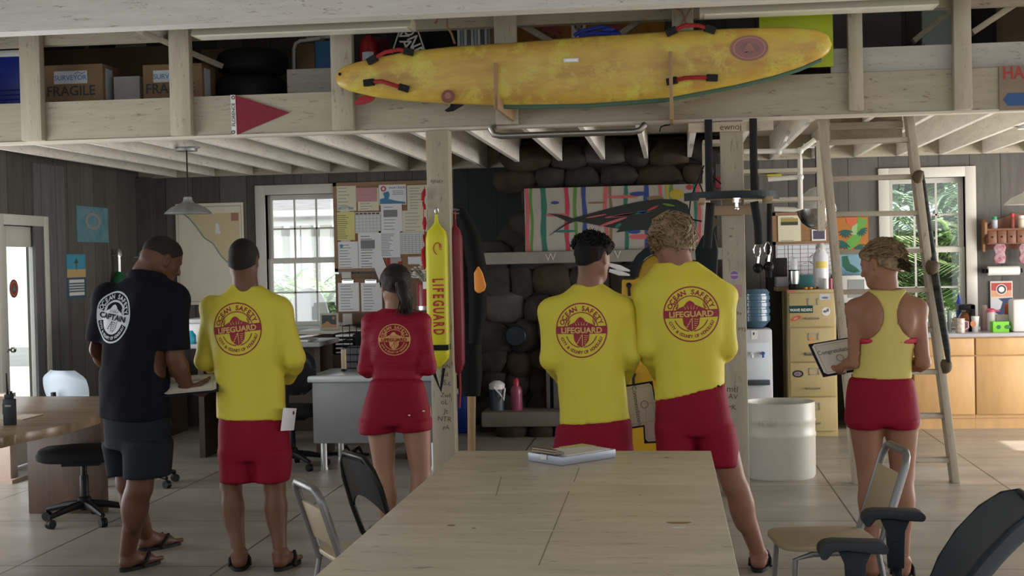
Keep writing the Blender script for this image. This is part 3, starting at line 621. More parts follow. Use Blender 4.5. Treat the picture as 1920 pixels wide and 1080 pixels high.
# dark wall panel right of corkboard
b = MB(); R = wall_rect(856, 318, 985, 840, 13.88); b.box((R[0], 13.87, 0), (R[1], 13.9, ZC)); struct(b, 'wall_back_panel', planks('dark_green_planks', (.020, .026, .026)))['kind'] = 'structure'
# left wall things (on X = XL)
def lrect(x0, y0, x1, y1):
    a = at(x0, (y0+y1)/2, X=XL); c = at(x1, (y0+y1)/2, X=XL); m_ = (x0+x1)/2
    return a.y, c.y, at(m_, y1, X=XL).z, at(m_, y0, X=XL).z
Y0, Y1, Z0, Z1 = lrect(143, 388, 202, 454); b = MB(); b.m(mat('poster_sea', (.06, .20, .26), .5, col2=(.16, .30, .34), ns=9)).box((XL, Y0, Z0), (XL+.006, Y1, Z1)); yc, zc_ = (Y0+Y1)/2, (Z0+Z1)/2+.03
b.m(mat('poster_island', (.30, .28, .27), .6)).lathe([(.09, 0), (.13, 0), (.13, .002), (.09, .002)], (XL+.0065, 0, 0), 20, 'x', 0)
b.v = b.v[:8]+[(x, yc+(y*1.4), zc_+z*.62) for x, y, z in b.v[8:]]
one(b, 'sea_poster', None, 'blue sea poster with a ring of swimmers on the grey wall by the door', 'poster')
Y0, Y1, Z0, Z1 = lrect(125, 477, 160, 560); zs = Z0+(Z1-Z0)*.48; x = XL+.004
b = MB(); b.m(mat('cal_blue', (.04, .28, .42), .5)).box((XL, Y0, zs), (x, Y1, Z1)); b.m(mat('cal_sand', (.55, .38, .16), .6)).box((XL, Y0, zs), (x+.001, Y1, zs+.35*(Z1-zs))); b.m(mat('leaf_dark2', (.03, .07, .03))).prism([(0, 0), (.012, .08), (.05, .09), (.015, .11), (.0, .13), (-.015, .11), (-.05, .08), (-.008, .08)], (.001, 0, 0), (x+.001, (Y0+Y1)/2, zs+.05), (0, 1, 0), (0, 0, 1))
b.m(mat('cal_navy', (.03, .08, .14), .5)).box((XL, Y0, Z0), (x, Y1, zs)); b.m(PAPER).box((x, Y0+.04, Z0+.03), (x+.002, Y1-.04, zs-.02)); b.m(mat('cal_line', (.1, .16, .2)))
for i in range(4): z = Z0+.06+(zs-Z0-.1)*i/4; b.box((x+.002, Y0+.04, z), (x+.003, Y1-.04, z+.015))
one(b, 'beach_calendar', None, 'beach calendar with a palm picture hanging left of the captain', 'calendar')
b = MB(); b.box((XL, at(60, 400, X=XL).y, 0), (XL+.02, at(118, 400, X=XL).y, ZC)); struct(b, 'wall_left_panel', planks('pale_grey_planks', (.13, .13, .13), axis=1))['kind'] = 'structure'
b = MB(); b.box((XL, YB-.14, 0), (XL+.16, YB, ZC)); struct(b, 'trim_4', gw)
# oxygen cylinders
def o2(px_, py0, py1, lab, g):
    Y = 13.15; q = at(px_, py1, Y=Y); top = at(px_, py0, Y=Y).z
    t = thing('oxygen_cylinder', lab, 'cylinder', (q.x, Y, .72), group=g)
    h = top-.72; b = MB(); b.lathe([(.085, 0), (.09, .01), (.09, h*.60), (.088, h*.61)], (0, 0, 0), 20); b.build('silver_body', mat('alu', (.55, .56, .56), .35, .8), t)
    b = MB(); b.lathe([(.09, h*.60), (.085, h*.68), (.05, h*.76), (.03, h*.80)], (0, 0, 0), 20); b.build('green_shoulder', mat('o2_green', (.01, .10, .035), .35), t)
    b = MB(); b.lathe([(.02, h*.8), (.02, h*.93), (.03, h*.93), (.03, h*.97), (.01, h)], (0, 0, 0), 12); b.cyl((-.07, 0, h*.94), (.03, 0, h*.94), .012, n=8); b.build('valve', CHROME, t)
o2(226, 466, 600, 'green-shouldered oxygen cylinder behind the captain at the left', 'oxygen cylinders'); o2(268, 470, 600, 'oxygen cylinder mostly hidden by the captain head', 'oxygen cylinders')
b = MB(); q = at(250, 600, Y=13.1); b.box((q.x-.28, 12.95, 0), (q.x+.35, 13.6, .72)); one(b, 'low_cabinet', mat('dark_wood', (.05, .035, .025), .5), 'low dark cabinet carrying the oxygen cylinders in the far corner', 'cabinet', bevel=.01)
# pendant lamps
def pendant(px_, py_top, py_rim, half, Y, lab, m_, prof, inner=None, ztop=None):
    q = at(px_, py_rim, Y=Y); d = (q-CP).dot(fw); r = half/F*d; zt_ = at(px_, py_top, Y=Y).z if ztop is None else ztop; hh = zt_-q.z
    t = thing('pendant_lamp', lab, 'lamp', (q.x, Y, q.z), group='metal pendant lamps')
    b = MB(); b.lathe([(r*a_, c_*r) for a_, c_ in prof], n=32); b.build('shade', m_, t, smooth=50)
    b = MB(); zs_ = prof[-1][1]*r; b.cyl((0, 0, zs_-.01), (0, 0, hh), .006, n=8); b.build('cord', BLACK, t)
    b = MB(); b.lathe([(.0, hh), (.06, hh), (.085, hh-.02), (.085, hh-.0)][1:], n=20); b.box((-.1, -.03, hh-.0), (.1, .03, hh+.015)); b.build('ceiling_rose', m_, t)
    b = MB(); b.ball((0, 0, zs_*.45), .04); b.build('bulb', mat('bulb_glass', (.7, .7, .68), .2), t)
    return t
gz = mat('galvanised', (.34, .35, .35), .38, .7, var=.2, ns=12)
pr = [(1.0, 0), (1.0, .02), (.93, .10), (.72, .27), (.45, .40), (.27, .46), (.20, .56), (.19, .70), (.12, .74)]
pend = [(.97, .03), (.9, .09), (.7, .24), (.42, .37)][::-1]
pendant(353, 303, 401, 44, 10.6, 'round galvanised pendant lamp in front of the coastal chart', gz, pr, ztop=ZC)
pendant(1931, 300, 383, 46, 11.0, 'pale pendant lamp cut by the right picture edge above the spice shelf', mat('enamel_pale', (.5, .5, .46), .35), pr, ztop=ZC)
t = pendant(1531, 300, 392, 36, 12.2, 'polished steel dome lamp behind the left rail of the ladder', mat('enamel_white', (.55, .55, .53), .35), [(1, 0), (1.0, .1), (.9, .4), (.65, .8), (.35, 1.05), (.1, 1.15)], ztop=ZC)
b = MB(); r = 36/F*12.3; b.lathe([(.01, -1.05*r), (.4*r, -.95*r), (.75*r, -.68*r), (.95*r, -.3*r), (1.0*r, 0)], n=28); b.build('lower_bowl', mat('polished', (.6, .6, .6), .25, 1), t)
# ================================================================= LOFT CONTENTS
LZ = ZC+.262
card = mat('cardboard', (.30, .19, .105), .85, var=.15, ns=5); cardd = mat('cardboard_dark', (.13, .085, .045), .9, var=.2, ns=4)
def bx(x0, y0, x1, y1, Y, dp, z0=LZ):
    X0, X1, Z0, Z1 = wall_rect(x0, y0, x1, y1, Y); return X0, X1, (z0 if z0 is not None else Z0), Z1, Y, Y+dp
def boxthing(name, lab, cat, r, m_, bevel=.004, group=None):
    X0, X1, Z0, Z1, Ya, Yb_ = r; b = MB(); b.box((X0, Ya, Z0), (X1, Yb_, Z1)); return one(b, name, m_, lab, cat, group, bevel=bevel)
# deck
# cooler
X0, X1, Z0, Z1, Ya, Yb_ = bx(-60, 95, 37, 192, 9.95, .4)
t = thing('cooler', 'deep blue cooler with white lid at the far left of the loft', 'cooler', ((X0+X1)/2, Ya+.2, Z0))
b = MB(); b.box((X0, Ya, Z0), (X1, Yb_, Z1-.05))
for k in range(4): b.box((X0, Ya-.006, Z0+.05+.035*k), (X1+.004, Yb_, Z0+.06+.035*k))
b.build('tub', mat('cooler_blue', (.012, .03, .28), .4), t, world=True, bevel=.006)
b = MB(); b.box((X0-.01, Ya-.01, Z1-.05), (X1+.01, Yb_+.01, Z1)); b.build('lid', WHITE, t, world=True, bevel=.012)
def fbox(x0, y0, x1, y1, lab, seed, cut=None):
    X0, X1, Z0, Z1, Ya, Yb_ = bx(x0, y0, x1, y1, 10.0, .32)
    t = thing('cardboard_box', lab, 'box', ((X0+X1)/2, Ya+.16, Z0), group='fragile boxes in the loft')
    b = MB(); b.box((X0, Ya, Z0), (X1, Yb_, Z1)); b.build('carton', card, t, world=True, bevel=.003)
    W_ = X1-X0; H_ = Z1-Z0; b = MB(); y = Ya-.002
    b.m(mat('label_white', (.62, .66, .72), .6)).box((X0+W_*.18, y-.002, Z1-H_*.42), (X0+W_*.74, y, Z1-H_*.14)); b.m(mat('label_blue', (.10, .22, .50), .6)); put_text(b, 'SURVEYOR', (X0+W_*.46, y-.003, Z1-H_*.34), (1, 0, 0), (0, 0, 1), .052, .012)
    b.tube([(X0+W_*(.53+.06*i), y-.003, Z1-H_*(.21-.04*(i % 2))) for i in range(4)], .003, 5)
    b.m(INK); put_text(b, 'FRAGILE', (X0+W_*.46, y-.003, Z1-H_*.68), (1, 0, 0), (0, 0, 1), .105, .012, sx=.98)
    b.m(mat('label_white', (.62, .66, .72))).box((X1, Ya+.05, Z0+.08), (X1+.002, Ya+.18, Z1-.03)); b.build('printed_label', None, t, world=True)
fbox(82, 121, 193, 190, 'cardboard box marked fragile, the left one beside the blue cooler', 1)
fbox(268, 120, 379, 183, 'cardboard box marked fragile, partly behind the second loft stud', 2)
boxthing('brown_carton', 'large plain brown carton behind the fragile boxes in the loft', 'box', bx(84, 90, 316, 180, 10.75, .5), cardd)
boxthing('brown_carton', 'dark brown carton end beside the stacked tyres', 'box', bx(378, 92, 428, 178, 10.6, .3), cardd)
boxthing('bucket_box', 'small white box standing between the two fragile boxes', 'box', bx(213, 143, 262, 186, 10.05, .2), mat('box_white', (.42, .41, .39), .8, var=.15, ns=7))
b = MB(); b.m(mat('sheet_cream', (.34, .32, .27), .8)); p = at(130, 92, Y=11.3); q = at(180, 82, Y=11.3); X0, X1, Z0, Z1 = wall_rect(84, 78, 280, 100, 11.4)
b.prism([(X0, LZ), (X0+.55, LZ), (X0+.38, Z1)], (0, .02, 0), (0, 11.4, 0)); b.prism([(X0+.45, LZ), (X1-.1, LZ), (X1-.05, Z1), (X0+.62, Z1)], (0, .02, 0), (0, 11.45, 0))
one(b, 'folded_signs', None, 'pale folded sign boards leaning behind the large brown carton', 'sign')
# tyres
rub = mat('tyre_rubber', (.012, .012, .014), .55, var=.3, ns=20)
for k, (cx_, y0, y1, hw_) in enumerate(((471, 113, 176, 67), (474, 73, 113, 66))):
    Y = 10.45; q0 = at(cx_, y1, Y=Y); z1 = at(cx_, y0, Y=Y).z; d = (q0-CP).dot(fw); R_ = hw_/F*d
    z0 = LZ if k == 0 else tz; hh = (.265 if k == 0 else .2); tz = z0+hh
    t = thing('tyre', ('fat black tyre lying at the bottom of the loft stack', 'black tyre lying on top of the fat one in the loft')[k], 'tyre', (q0.x, Y, z0), group='tyres stacked in the loft')
    n = 14; prof = [(R_-.16, hh*.12), (R_-.12, 0.0), (R_-.05, .01), (R_-.01, hh*.18), (R_, hh*.35), (R_, hh*.65), (R_-.01, hh*.82), (R_-.05, hh-.01), (R_-.12, hh), (R_-.16, hh*.88), (R_-.17, hh*.5), (R_-.16, hh*.12)]
    V = []; Fs = []; m_ = 40
    for i, (r, h) in enumerate(prof[:-1]):
        for j in range(m_): a = 2*PI*j/m_; V.append((r*math.cos(a), r*math.sin(a), h))
    n = len(prof)-1
    for i in range(n):
        for j in range(m_): Fs.append((i*m_+j, i*m_+(j+1) % m_, ((i+1) % n)*m_+(j+1) % m_, ((i+1) % n)*m_+j))
    b = MB(); b.add(V, Fs); b.build('rubber_ring', rub, t, smooth=60)
    b = MB()
    for q in (.38, .5, .62): b.lathe([(R_+.001, hh*q-.006), (R_+.004, hh*q-.004), (R_+.004, hh*q+.004), (R_+.001, hh*q+.006)], n=40)
    b.build('tread', rub, t)
# white tube chair + blue bin + white board
t = thing('folding_chair', 'folded white tube-frame chair standing beside the stacked tyres', 'chair', (at(556, 128, Y=10.6).x, 10.6, LZ))
b = MB(); b.tube([at(551, 150, Y=10.6), at(551, 92, Y=10.6), at(554, 82, Y=10.6), at(562, 77, Y=10.6), at(600, 72, Y=10.6)], .014, 8); b.tube([at(575, 73, Y=10.65), at(640, 68, Y=10.65)], .012, 8); b.build('frame', WHITE, t, world=True)
b = MB(); X0, X1, Z0, Z1 = wall_rect(556, 82, 590, 128, 10.7); b.box((X0, 10.7, Z0), (X1, 10.72, Z1)); b.build('backrest', tan, t, world=True)
boxthing('blue_bin', 'blue plastic bin right of the folded white chair', 'bin', bx(590, 76, 622, 125, 10.5, .3, LZ), mat('bin_blue', (.03, .14, .32), .4), .01)
boxthing('white_board', 'white board lying in front of the blue bin behind the surfboard tip', 'board', bx(538, 128, 650, 178, 10.1, .04), mat('painted_wood_grey_x', (.5, .48, .44)))
b = MB(); X0, X1, Z0, Z1 = wall_rect(594, 62, 622, 72, 10.8); b.box((X0, 10.8, Z0), (X1, 10.9, Z1)); b.box((X0+.02, 10.82, LZ), (X0+.06, 10.86, Z0)); one(b, 'yellow_level', mat('tool_yellow', (.5, .38, .02), .5), 'yellow tool end sticking up behind the blue bin', 'tool')
def ext(px_, y0, y1, Y, lab, name='fire_extinguisher', z0=LZ, r=.075, hose=True):
    q = at(px_, y1, Y=Y); h = at(px_, y0, Y=Y).z-z0
    t = thing(name, lab, 'extinguisher', (q.x, Y, z0))
    b = MB(); b.lathe([(r*.9, 0), (r, .02), (r, h*.8), (r*.8, h*.88), (r*.35, h*.92), (r*.3, h*.94)], n=24); b.build('cylinder', mat('ext_red', (.32, .01, .012), .3), t)
    b = MB(); b.box((-.02, -.02, h*.94), (.02, .02, h)); b.bar((-.02, 0, h*.97), (.09, 0, h*1.0), .02, .012); b.bar((-.02, 0, h*.95), (.08, 0, h*.93), .02, .012); b.build('valve_handle', BLACK, t)
    b = MB(); n = 8; V = []; Fs = []
    for i in range(n+1):
        a = -PI/2-.6+1.2*i/n; V += [(math.cos(a)*(r+.002), math.sin(a)*(r+.002), h*.35), (math.cos(a)*(r+.002), math.sin(a)*(r+.002), h*.7)]
    for i in range(n): Fs.append((2*i, 2*i+2, 2*i+3, 2*i+1))
    b.add(V, Fs); b.build('label_band', mat('label_white', (.62, .66, .72)), t)
    return t
ext(694, 58, 135, 10.35, 'red extinguisher with white labels standing in the loft')
b = MB(); b.m(mat('banner_black', (.01, .01, .012), .7)); Yb = 10.2
q = [at(x, y, Y=Yb) for x, y in ((722, 56), (800, 48), (795, 146), (745, 150))]
b.prism([(p_.x, p_.z) for p_ in q], (0, .02, 0), (0, Yb, 0))
b.m(PAPER)
for txt, x, y in (('ONE', 765, 78), ('WAY', 750, 80)):
    p_ = at(x, y, Y=Yb-.012); ca, sa = math.cos(-1.2), math.sin(-1.2); put_text(b, txt, p_, (ca, 0, sa), (-sa, 0, ca), .12, .01)
for x in (751, 782): b.tube([at(x, 52, Y=Yb-.02), at(x-16 if x < 760 else x+16, 100, Y=Yb-.02)], .006, 6)
one(b, 'banner', None, 'black banner with white capital letters folded in the loft beside the extinguisher', 'banner')
boxthing('red_bag', 'dark red bag between extinguisher and black banner in the loft', 'bag', bx(708, 70, 748, 118, 10.5, .25), mat('bag_red', (.14, .01, .012), .7), .03)
boxthing('black_case', 'plain black case left of the row of books in the loft', 'case', bx(787, 48, 857, 110, 10.4, .3), BLACK, .01)
X0, X1, Z0, Z1 = wall_rect(857, 46, 927, 110, 10.3); n = 11
cols = [(.55, .58, .62), (.25, .3, .38), (.6, .6, .58), (.12, .13, .15), (.5, .5, .5), (.35, .42, .5), (.62, .62, .6), (.1, .1, .12), (.45, .5, .6), (.3, .25, .2), (.22, .1, .08)]
for i in range(n):
    w_ = (X1-X0)/n; b = MB(); h = Z1-LZ-random.uniform(0, .02)
    b.box((X0+w_*i+.002, 10.3, LZ), (X0+w_*(i+1)-.002, 10.52, LZ+h)); one(b, 'book', mat(f'book_{i}', cols[i], .6), ['white-spined first book of the loft row, beside the black case', 'slate blue thin book, second in the loft row', 'white book between a slate and a black one', 'black book, fourth of the loft row', 'light grey book right of the fourth black one', 'pale blue-grey book in the middle of the loft row', 'white book right of the pale blue-grey one', 'black book, eighth in the loft row', 'bright lavender book near the stud end', 'brown book, last but one before the stud', 'dark red-brown book touching the stud'][i], 'book', 'books standing in the loft', bevel=.002)
# orange patterned panels
og = mat('panel_orange', (.42, .18, .025), .7, var=.25, ns=2, st=(8, 1, 1))
b = MB(); X0, X1, Z0, Z1 = wall_rect(960, 36, 1246, 100, 11.0); b.m(og).box((X0, 11.0, LZ), (X1, 11.03, Z1+.1))
b.m(mat('flower_pink', (.35, .10, .10), .7))
for x, y in ((1024, 50), (1040, 58), (1142, 42), (1158, 50)):
    p_ = at(x, y, Y=10.99)
    for k in range(6): a = k*PI/3; blob(b, p_.x+.035*math.cos(a), p_.z+.035*math.sin(a), .035, .014, 10.985-.001*k, 10, a)
one(b, 'flowered_panel', None, 'orange wooden panel with pink flowers behind the surfboard', 'panel')
def dog(b, R, y):
    W_, H_ = R[1]-R[0], R[3]-R[2]; b.m(mat('fur_tan', (.35, .28, .2)));  blob(b, R[0]+W_*.5, R[3]-W_*.45, W_*.25, W_*.22, y); b.m(INK)
    for dx in (-.22, .22): blob(b, R[0]+W_*(.5+dx), R[3]-W_*.33, W_*.08, W_*.12, y-.001, 10)
    blob(b, R[0]+W_*.5, R[3]-W_*.5, W_*.06, W_*.05, y-.001, 8)
sheet('dog_card', (1072, 41, 1099, 138), 10.6, PAPER, 'small white card with a puppy head standing behind the surfboard', 'card', n=0, extra=dog)
t = thing('swim_goggles', 'blue strap and goggles lying on the upper edge of the surfboard', 'goggles', at(1118, 66, Y=9.42))
b = MB(); pts = [at(x, y, Y=9.42) for x, y in ((1076, 67), (1090, 58), (1110, 54), (1130, 50), (1150, 56), (1164, 62), (1140, 63), (1110, 62), (1085, 68))]; b.tube(pts, .014, 8); b.ball(at(1140, 56, Y=9.42), (.05, .03, .018)); b.build('strap', mat('strap_blue', (.01, .03, .25), .5), t, world=True)
# lime board, right side things
X0, X1, Z0, Z1 = wall_rect(1421, 26, 1556, 134, 9.76); b = MB(); b.box((X0, 9.57, Z0), (X1, 9.6, Z1+.02)); one(b, 'lime_board', mat('lime', (.42, .52, .012), .5), 'lime green board standing behind the nose of the surfboard', 'board')
boxthing('tall_locker', 'grey-blue locker door seen between the right loft studs', 'locker', bx(1560, 10, 1690, 90, 12.2, .3), mat('locker_grey', (.20, .20, .23), .6, var=.1, ns=3), .004)
X0, X1, Z0, Z1 = wall_rect(1728, -40, 1786, 82, 10.9); b = MB(); b.box((X0, 10.9, LZ), (X1, 10.95, Z1)); one(b, 'pale_surfboard_bag', mat('foam_blue', (.42, .50, .50), .6, var=.2, ns=5), 'pale blue foam board upright between the right loft studs', 'board', bevel=.01)
b = MB(); q = at(1722, 60, Y=10.8); b.prism([(-.045, -.12), (.045, -.12), (.045, .25), (.02, .22), (-.02, .1), (-.04, 0)], (0, .03, 0), (q.x, 10.8, LZ+.12)); one(b, 'red_fin', mat('ext_red', (.32, .01, .012)), 'red curved board tip beside the pale blue foam board', 'fin')
boxthing('plywood_sheet', 'brown plywood sheet at the far right of the loft', 'board', bx(1868, 8, 1960, 76, 10.8, .03), mat('ply_brown', (.20, .13, .07), .7, var=.3, ns=3), .002)
boxthing('dark_crate', 'black crate behind the right diagonal brace in the loft', 'crate', bx(1824, 12, 1868, 78, 10.7, .3), BLACK, .005)
# hazard sign and pennant on the beam face
t = thing('hazard_sign', 'brown sign board with red capitals and a blue arrow on the beam at right edge', 'sign', at(1900, 160, Y=YBM-.05))
X0, X1, Z0, Z1 = wall_rect(1873, 122, 2010, 205, YBM-.05); b = MB(); b.box((X0, YBM-.055, Z0), (X1, YBM-.04, Z1)); b.build('board', mat('sign_brown', (.26, .20, .15), .8, var=.2, ns=5), t, world=True)
p_ = at(1880, 149, Y=YBM-.057); b = MB(); put_text(b, 'HAZARD', p_, (1, 0, 0), (0, 0, 1), .125, .008, 'LEFT', sx=.8); b.build('lettering', mat('sign_red', (.42, .035, .04), .7), t, world=True)
p_ = at(1881, 187, Y=YBM-.057); b = MB(); b.prism([(0, 0), (.03, .042), (.6, .042), (.6, -.042), (.03, -.042)], (0, .002, 0), p_); b.build('arrow', mat('sign_blue', (.03, .09, .25), .7), t, world=True)
t = thing('pennant', 'red triangular pennant with white hoist strip on the loft beam', 'flag', at(440, 250, Y=YBM-.045))
yq = YBM-.052; b = MB(); q = [at(x, y, Y=yq) for x, y in ((440, 178), (543, 211), (443, 253))]; b.prism([(p_.x, p_.z) for p_ in q], (0, .004, 0), (0, yq, 0)); b.build('flag_cloth', mat('flag_red', (.21, .005, .022), .7, var=.15, ns=6), t, world=True)
b = MB(); q = [at(x, y, Y=yq) for x, y in ((432, 178), (441, 178), (444, 253), (435, 253))]; b.prism([(p_.x, p_.z) for p_ in q], (0, .006, 0), (0, yq-.001, 0)); b.build('hoist', PAPER, t, world=True)
b = MB(); p_ = at(440.5, 215, Y=yq-.004); put_text(b, 'FLORENCE', p_, (0, 0, 1), (-1, 0, 0), .034, .01)
for y in (183, 248): p_ = at(437, y, Y=yq-.004); b.lathe([(.008, 0), (.014, 0), (.014, .002), (.008, .002)], p_, 12, 'y', 0)
b.build('print', INK, t, world=True)
# ---------------- rescue surfboard
YS = 9.30
nose = at(1561, 85, Y=YS); tail = at(627, 147, Y=YS)
top = [(627, 147), (632, 132), (648, 121), (690, 110), (760, 96), (850, 86), (960, 79), (1100, 68), (1250, 58), (1380, 52), (1480, 50), (1530, 54), (1553, 64), (1561, 82)]
bot = [(627, 147), (632, 160), (650, 169), (700, 181), (760, 188), (850, 194), (960, 198), (1100, 196), (1250, 185), (1380, 160), (1450, 143), (1500, 127), (1540, 109), (1556, 96), (1561, 82)]
def interp(L, x): return float(np.interp(x, [p[0] for p in L], [p[1] for p in L]))
t = thing('rescue_board', 'long weathered yellow rescue surfboard racked on the loft beam', 'surfboard', at(1095, 197, Y=YS))
xs = 627+(1561-627)*(.5-.5*np.cos(np.linspace(0.02, PI-.02, 60))); V = []; Fs = []; nr = 16
for x in xs:
    pt = at(x, interp(top, x), Y=YS); pb = at(x, interp(bot, x), Y=YS); c = (pt+pb)/2; a = (pt-pb)/2; hgt = a.length
    th = min(.055, hgt*.6)
    for j in range(nr):
        an = 2*PI*j/nr; ca, sa = math.cos(an), math.sin(an); ca_ = math.copysign(abs(ca)**.8, ca); sa_ = math.copysign(abs(sa)**.55, sa)
        V.append(c+a*ca_+Vector((0, .03+.02*0, 0))+Vector((0, -th*sa_, 0))+Vector((0, a.z*ca_*-.05, 0)))
for i in range(len(xs)-1):
    for j in range(nr): Fs.append((i*nr+j, i*nr+(j+1) % nr, (i+1)*nr+(j+1) % nr, (i+1)*nr+j))
Fs += [tuple(range(nr)), tuple((len(xs)-1)*nr+j for j in range(nr))]
b = MB(); b.add(V, Fs); by = mat('board_yellow', (.66, .47, .075), .38, ns=2.2, st=(.8, 1, 3), col2=(.42, .22, .05), bump=.05, bs=20)
N = by.node_tree.nodes; L = by.node_tree.links; P = N['Principled BSDF']; src = P.inputs['Base Color'].links[0].from_socket
n4 = N.new('ShaderNodeTexNoise'); n4.inputs['Scale'].default_value = 5; n4.inputs['Detail'].default_value = 8; n4.inputs['Roughness'].default_value = .75; tcc = N.new('ShaderNodeTexCoord'); L.new(tcc.outputs['Object'], n4.inputs['Vector'])
r4 = N.new('ShaderNodeValToRGB'); r4.color_ramp.elements[0].position = .5; r4.color_ramp.elements[1].position = .62; r4.color_ramp.elements[0].color = (0, 0, 0, 1); L.new(n4.outputs['Fac'], r4.inputs[0])
mx = N.new('ShaderNodeMix'); mx.data_type = 'RGBA'; L.new(r4.outputs[0], mx.inputs[0]); L.new(src, mx.inputs[6]); mx.inputs[7].default_value = (.62, .52, .085, 1); L.new(mx.outputs[2], P.inputs['Base Color'])
b.build('deck', by, t, world=True, smooth=70)
b = MB(); b.tube([at(x, interp(bot, x)+2.2, Y=YS+.035) for x in np.linspace(930, 1540, 30)], .016, 8); b.build('green_rail', mat('rail_green', (.06, .13, .09), .5), t, world=True)
redw = mat('webbing_red', (.30, .008, .015), .6)
for q in (((692, 155), (715, 152), (740, 160), (757, 165)), ((698, 112), (722, 98), (748, 93), (766, 97)), ((1260, 152), (1285, 146), (1310, 145), (1335, 146)), ((1259, 59), (1285, 47), (1310, 48), (1331, 55))):
    b = MB(); P_ = [at(x, y, Y=YS-.045-(.02 if 0 < i < 3 else 0)) for i, (x, y) in enumerate(q)]; b.tube(P_, .014, 8)
    h = b.build('grab_handle', redw, t, world=True)
    b = MB()
    for s_, e_ in ((0, 1), (3, 2)): d = (P_[e_]-P_[s_]).normalized(); b.bar(P_[s_]-d*.035, P_[s_]+d*.035, .045, .035, up=(0, 1, 0))
    o = b.build('handle_end', BLACK, None); o.parent = h; Mi = _pm[t.name]['M'].inverted(); o.data.transform(Mi)
b = MB(); p_ = at(840, 181, Y=YS-.03); b.m(mat('sticker_maroon', (.20, .055, .04), .5)); blob(b, p_.x, p_.z, .046, .046, p_.y); b.m(mat('sticker_pale', (.32, .16, .1))); blob(b, p_.x, p_.z+.006, .022, .022, p_.y-.001)
b.build('round_sticker', None, t, world=True); b = MB(); p_ = at(1405, 90, Y=YS-.036); b.m(mat('sticker_mauve', (.30, .13, .13), .5)); blob(b, p_.x, p_.z, .122, .082, p_.y, 32)
b.m(mat('sticker_mauve2', (.42, .22, .17))); b.lathe([(.088, 0), (.098, 0), (.098, .001), (.088, .001)], (0, 0, 0), 28, 'y', 0); b.v[-28*4:] = [(p_.x+x*1.1, p_.y-.002+y, p_.z+z*.74) for x, y, z in b.v[-28*4:]]
b.m(mat('sticker_slate', (.22, .13, .13)))
for k, (dx, dz, rx, rz, ro) in enumerate(((-.045, .01, .026, .012, .6), (-.03, -.018, .02, .01, -.4), (.042, .012, .03, .012, -.5), (.05, -.016, .018, .01, .3), (0, -.03, .03, .008, 0), (-.01, .03, .02, .008, .2))): blob(b, p_.x+dx, p_.z+dz, rx, rz, p_.y-.002, rot=ro)
b.m(mat('sticker_rose', (.34, .15, .13))); b.prism([(-.04, -.02), (.04, -.02), (.012, .03), (-.008, .035)], (0, .0005, 0), (p_.x, p_.y-.0026, p_.z))
b.build('oval_sticker', None, t, world=True)
p_ = at(1071, 113, Y=YS-.038); b = MB(); b.m(WHITE).cbox((p_.x, p_.y, p_.z), (.1, .004, .026)); b.m(STEEL).cbox((p_.x, p_.y-.002, p_.z), (.08, .004, .012)); b.build('fin_slot', None, t, world=True)
b = MB(); b.ball(at(637, 139, Y=YS-.01), .011); b.build('leash_plug', BLACK, t, world=True)
for q, m_, dx in ((((662, 195), (672, 183), (684, 178), (704, 182), (697, 190), (680, 196), (666, 197)), redw, .05), (((833, 207), (843, 200), (846, 193), (872, 195), (862, 201), (850, 208), (838, 210)), BLACK, .05)):
    P_ = [at(x, y, Y=YS+dx) for x, y in q]; b = MB(); b.prism([(p_.x, p_.z) for p_ in P_], (0, .014, 0), (0, YS+dx, 0)); b.build('fin', m_, t, world=True, bevel=.003)
bw = mat('bracket_wood', (.40, .25, .13), .6, var=.3, ns=4, st=(3, 3, 1))
for k, q in enumerate((((926, 118), (933, 118), (936, 200), (970, 230), (962, 234), (930, 206)), ((1254, 97), (1260, 97), (1264, 224), (1257, 224)))):
    Ya = YS-.07; b = MB()
    if k == 0:
        A = at(929, 118, Y=Ya); B_ = at(933, 205, Y=Ya); b.box((A.x-.012, Ya-.02, B_.z), (A.x+.012, Ya+.02, A.z)); C_ = at(966, 232, Y=YBM-.05)
        b.prism([(0, 0), (.02, 0), (.02, .09), (0, .09)], C_-Vector((B_.x-.012, Ya-.02, B_.z)), (B_.x-.015, Ya-.02, B_.z), (1, 0, 0), (0, 0, 1))
    else:
        A = at(1257, 97, Y=Ya); B_ = at(1260, 224, Y=Ya); b.box((A.x-.012, Ya-.02, B_.z), (A.x+.012, Ya+.02, A.z)); b.box((A.x-.012, Ya, B_.z), (A.x+.012, YBM-.04, B_.z+.12))
    one(b, 'board_bracket', bw, ('left wooden bracket holding the yellow surfboard', 'right thin wooden bracket holding the yellow surfboard')[k], 'bracket', 'brackets under the surfboard', bevel=.002)
# ropes
rope = mat('rope', (.26, .16, .09), .9)
def tubething(name, pts, r, m_, lab, cat, group=None, n=8):
    b = MB(); b.tube(pts, r, n); return one(b, name, m_, lab, cat, group)
tubething('rope', [at(x, y, Y=9.5) for x, y in ((816, 44), (822, 32), (838, 30), (838, 50), (846, 62), (853, 82))], .008, rope, 'rope loop knotted on the rail above the left part of the surfboard', 'rope')
tubething('rope', [at(x, y, Y=9.5) for x, y in ((1252, 10), (1278, 20), (1283, 35), (1276, 48), (1290, 52), (1284, 36), (1298, 12))], .008, rope, 'rope tied around the stud above the right part of the surfboard', 'rope')
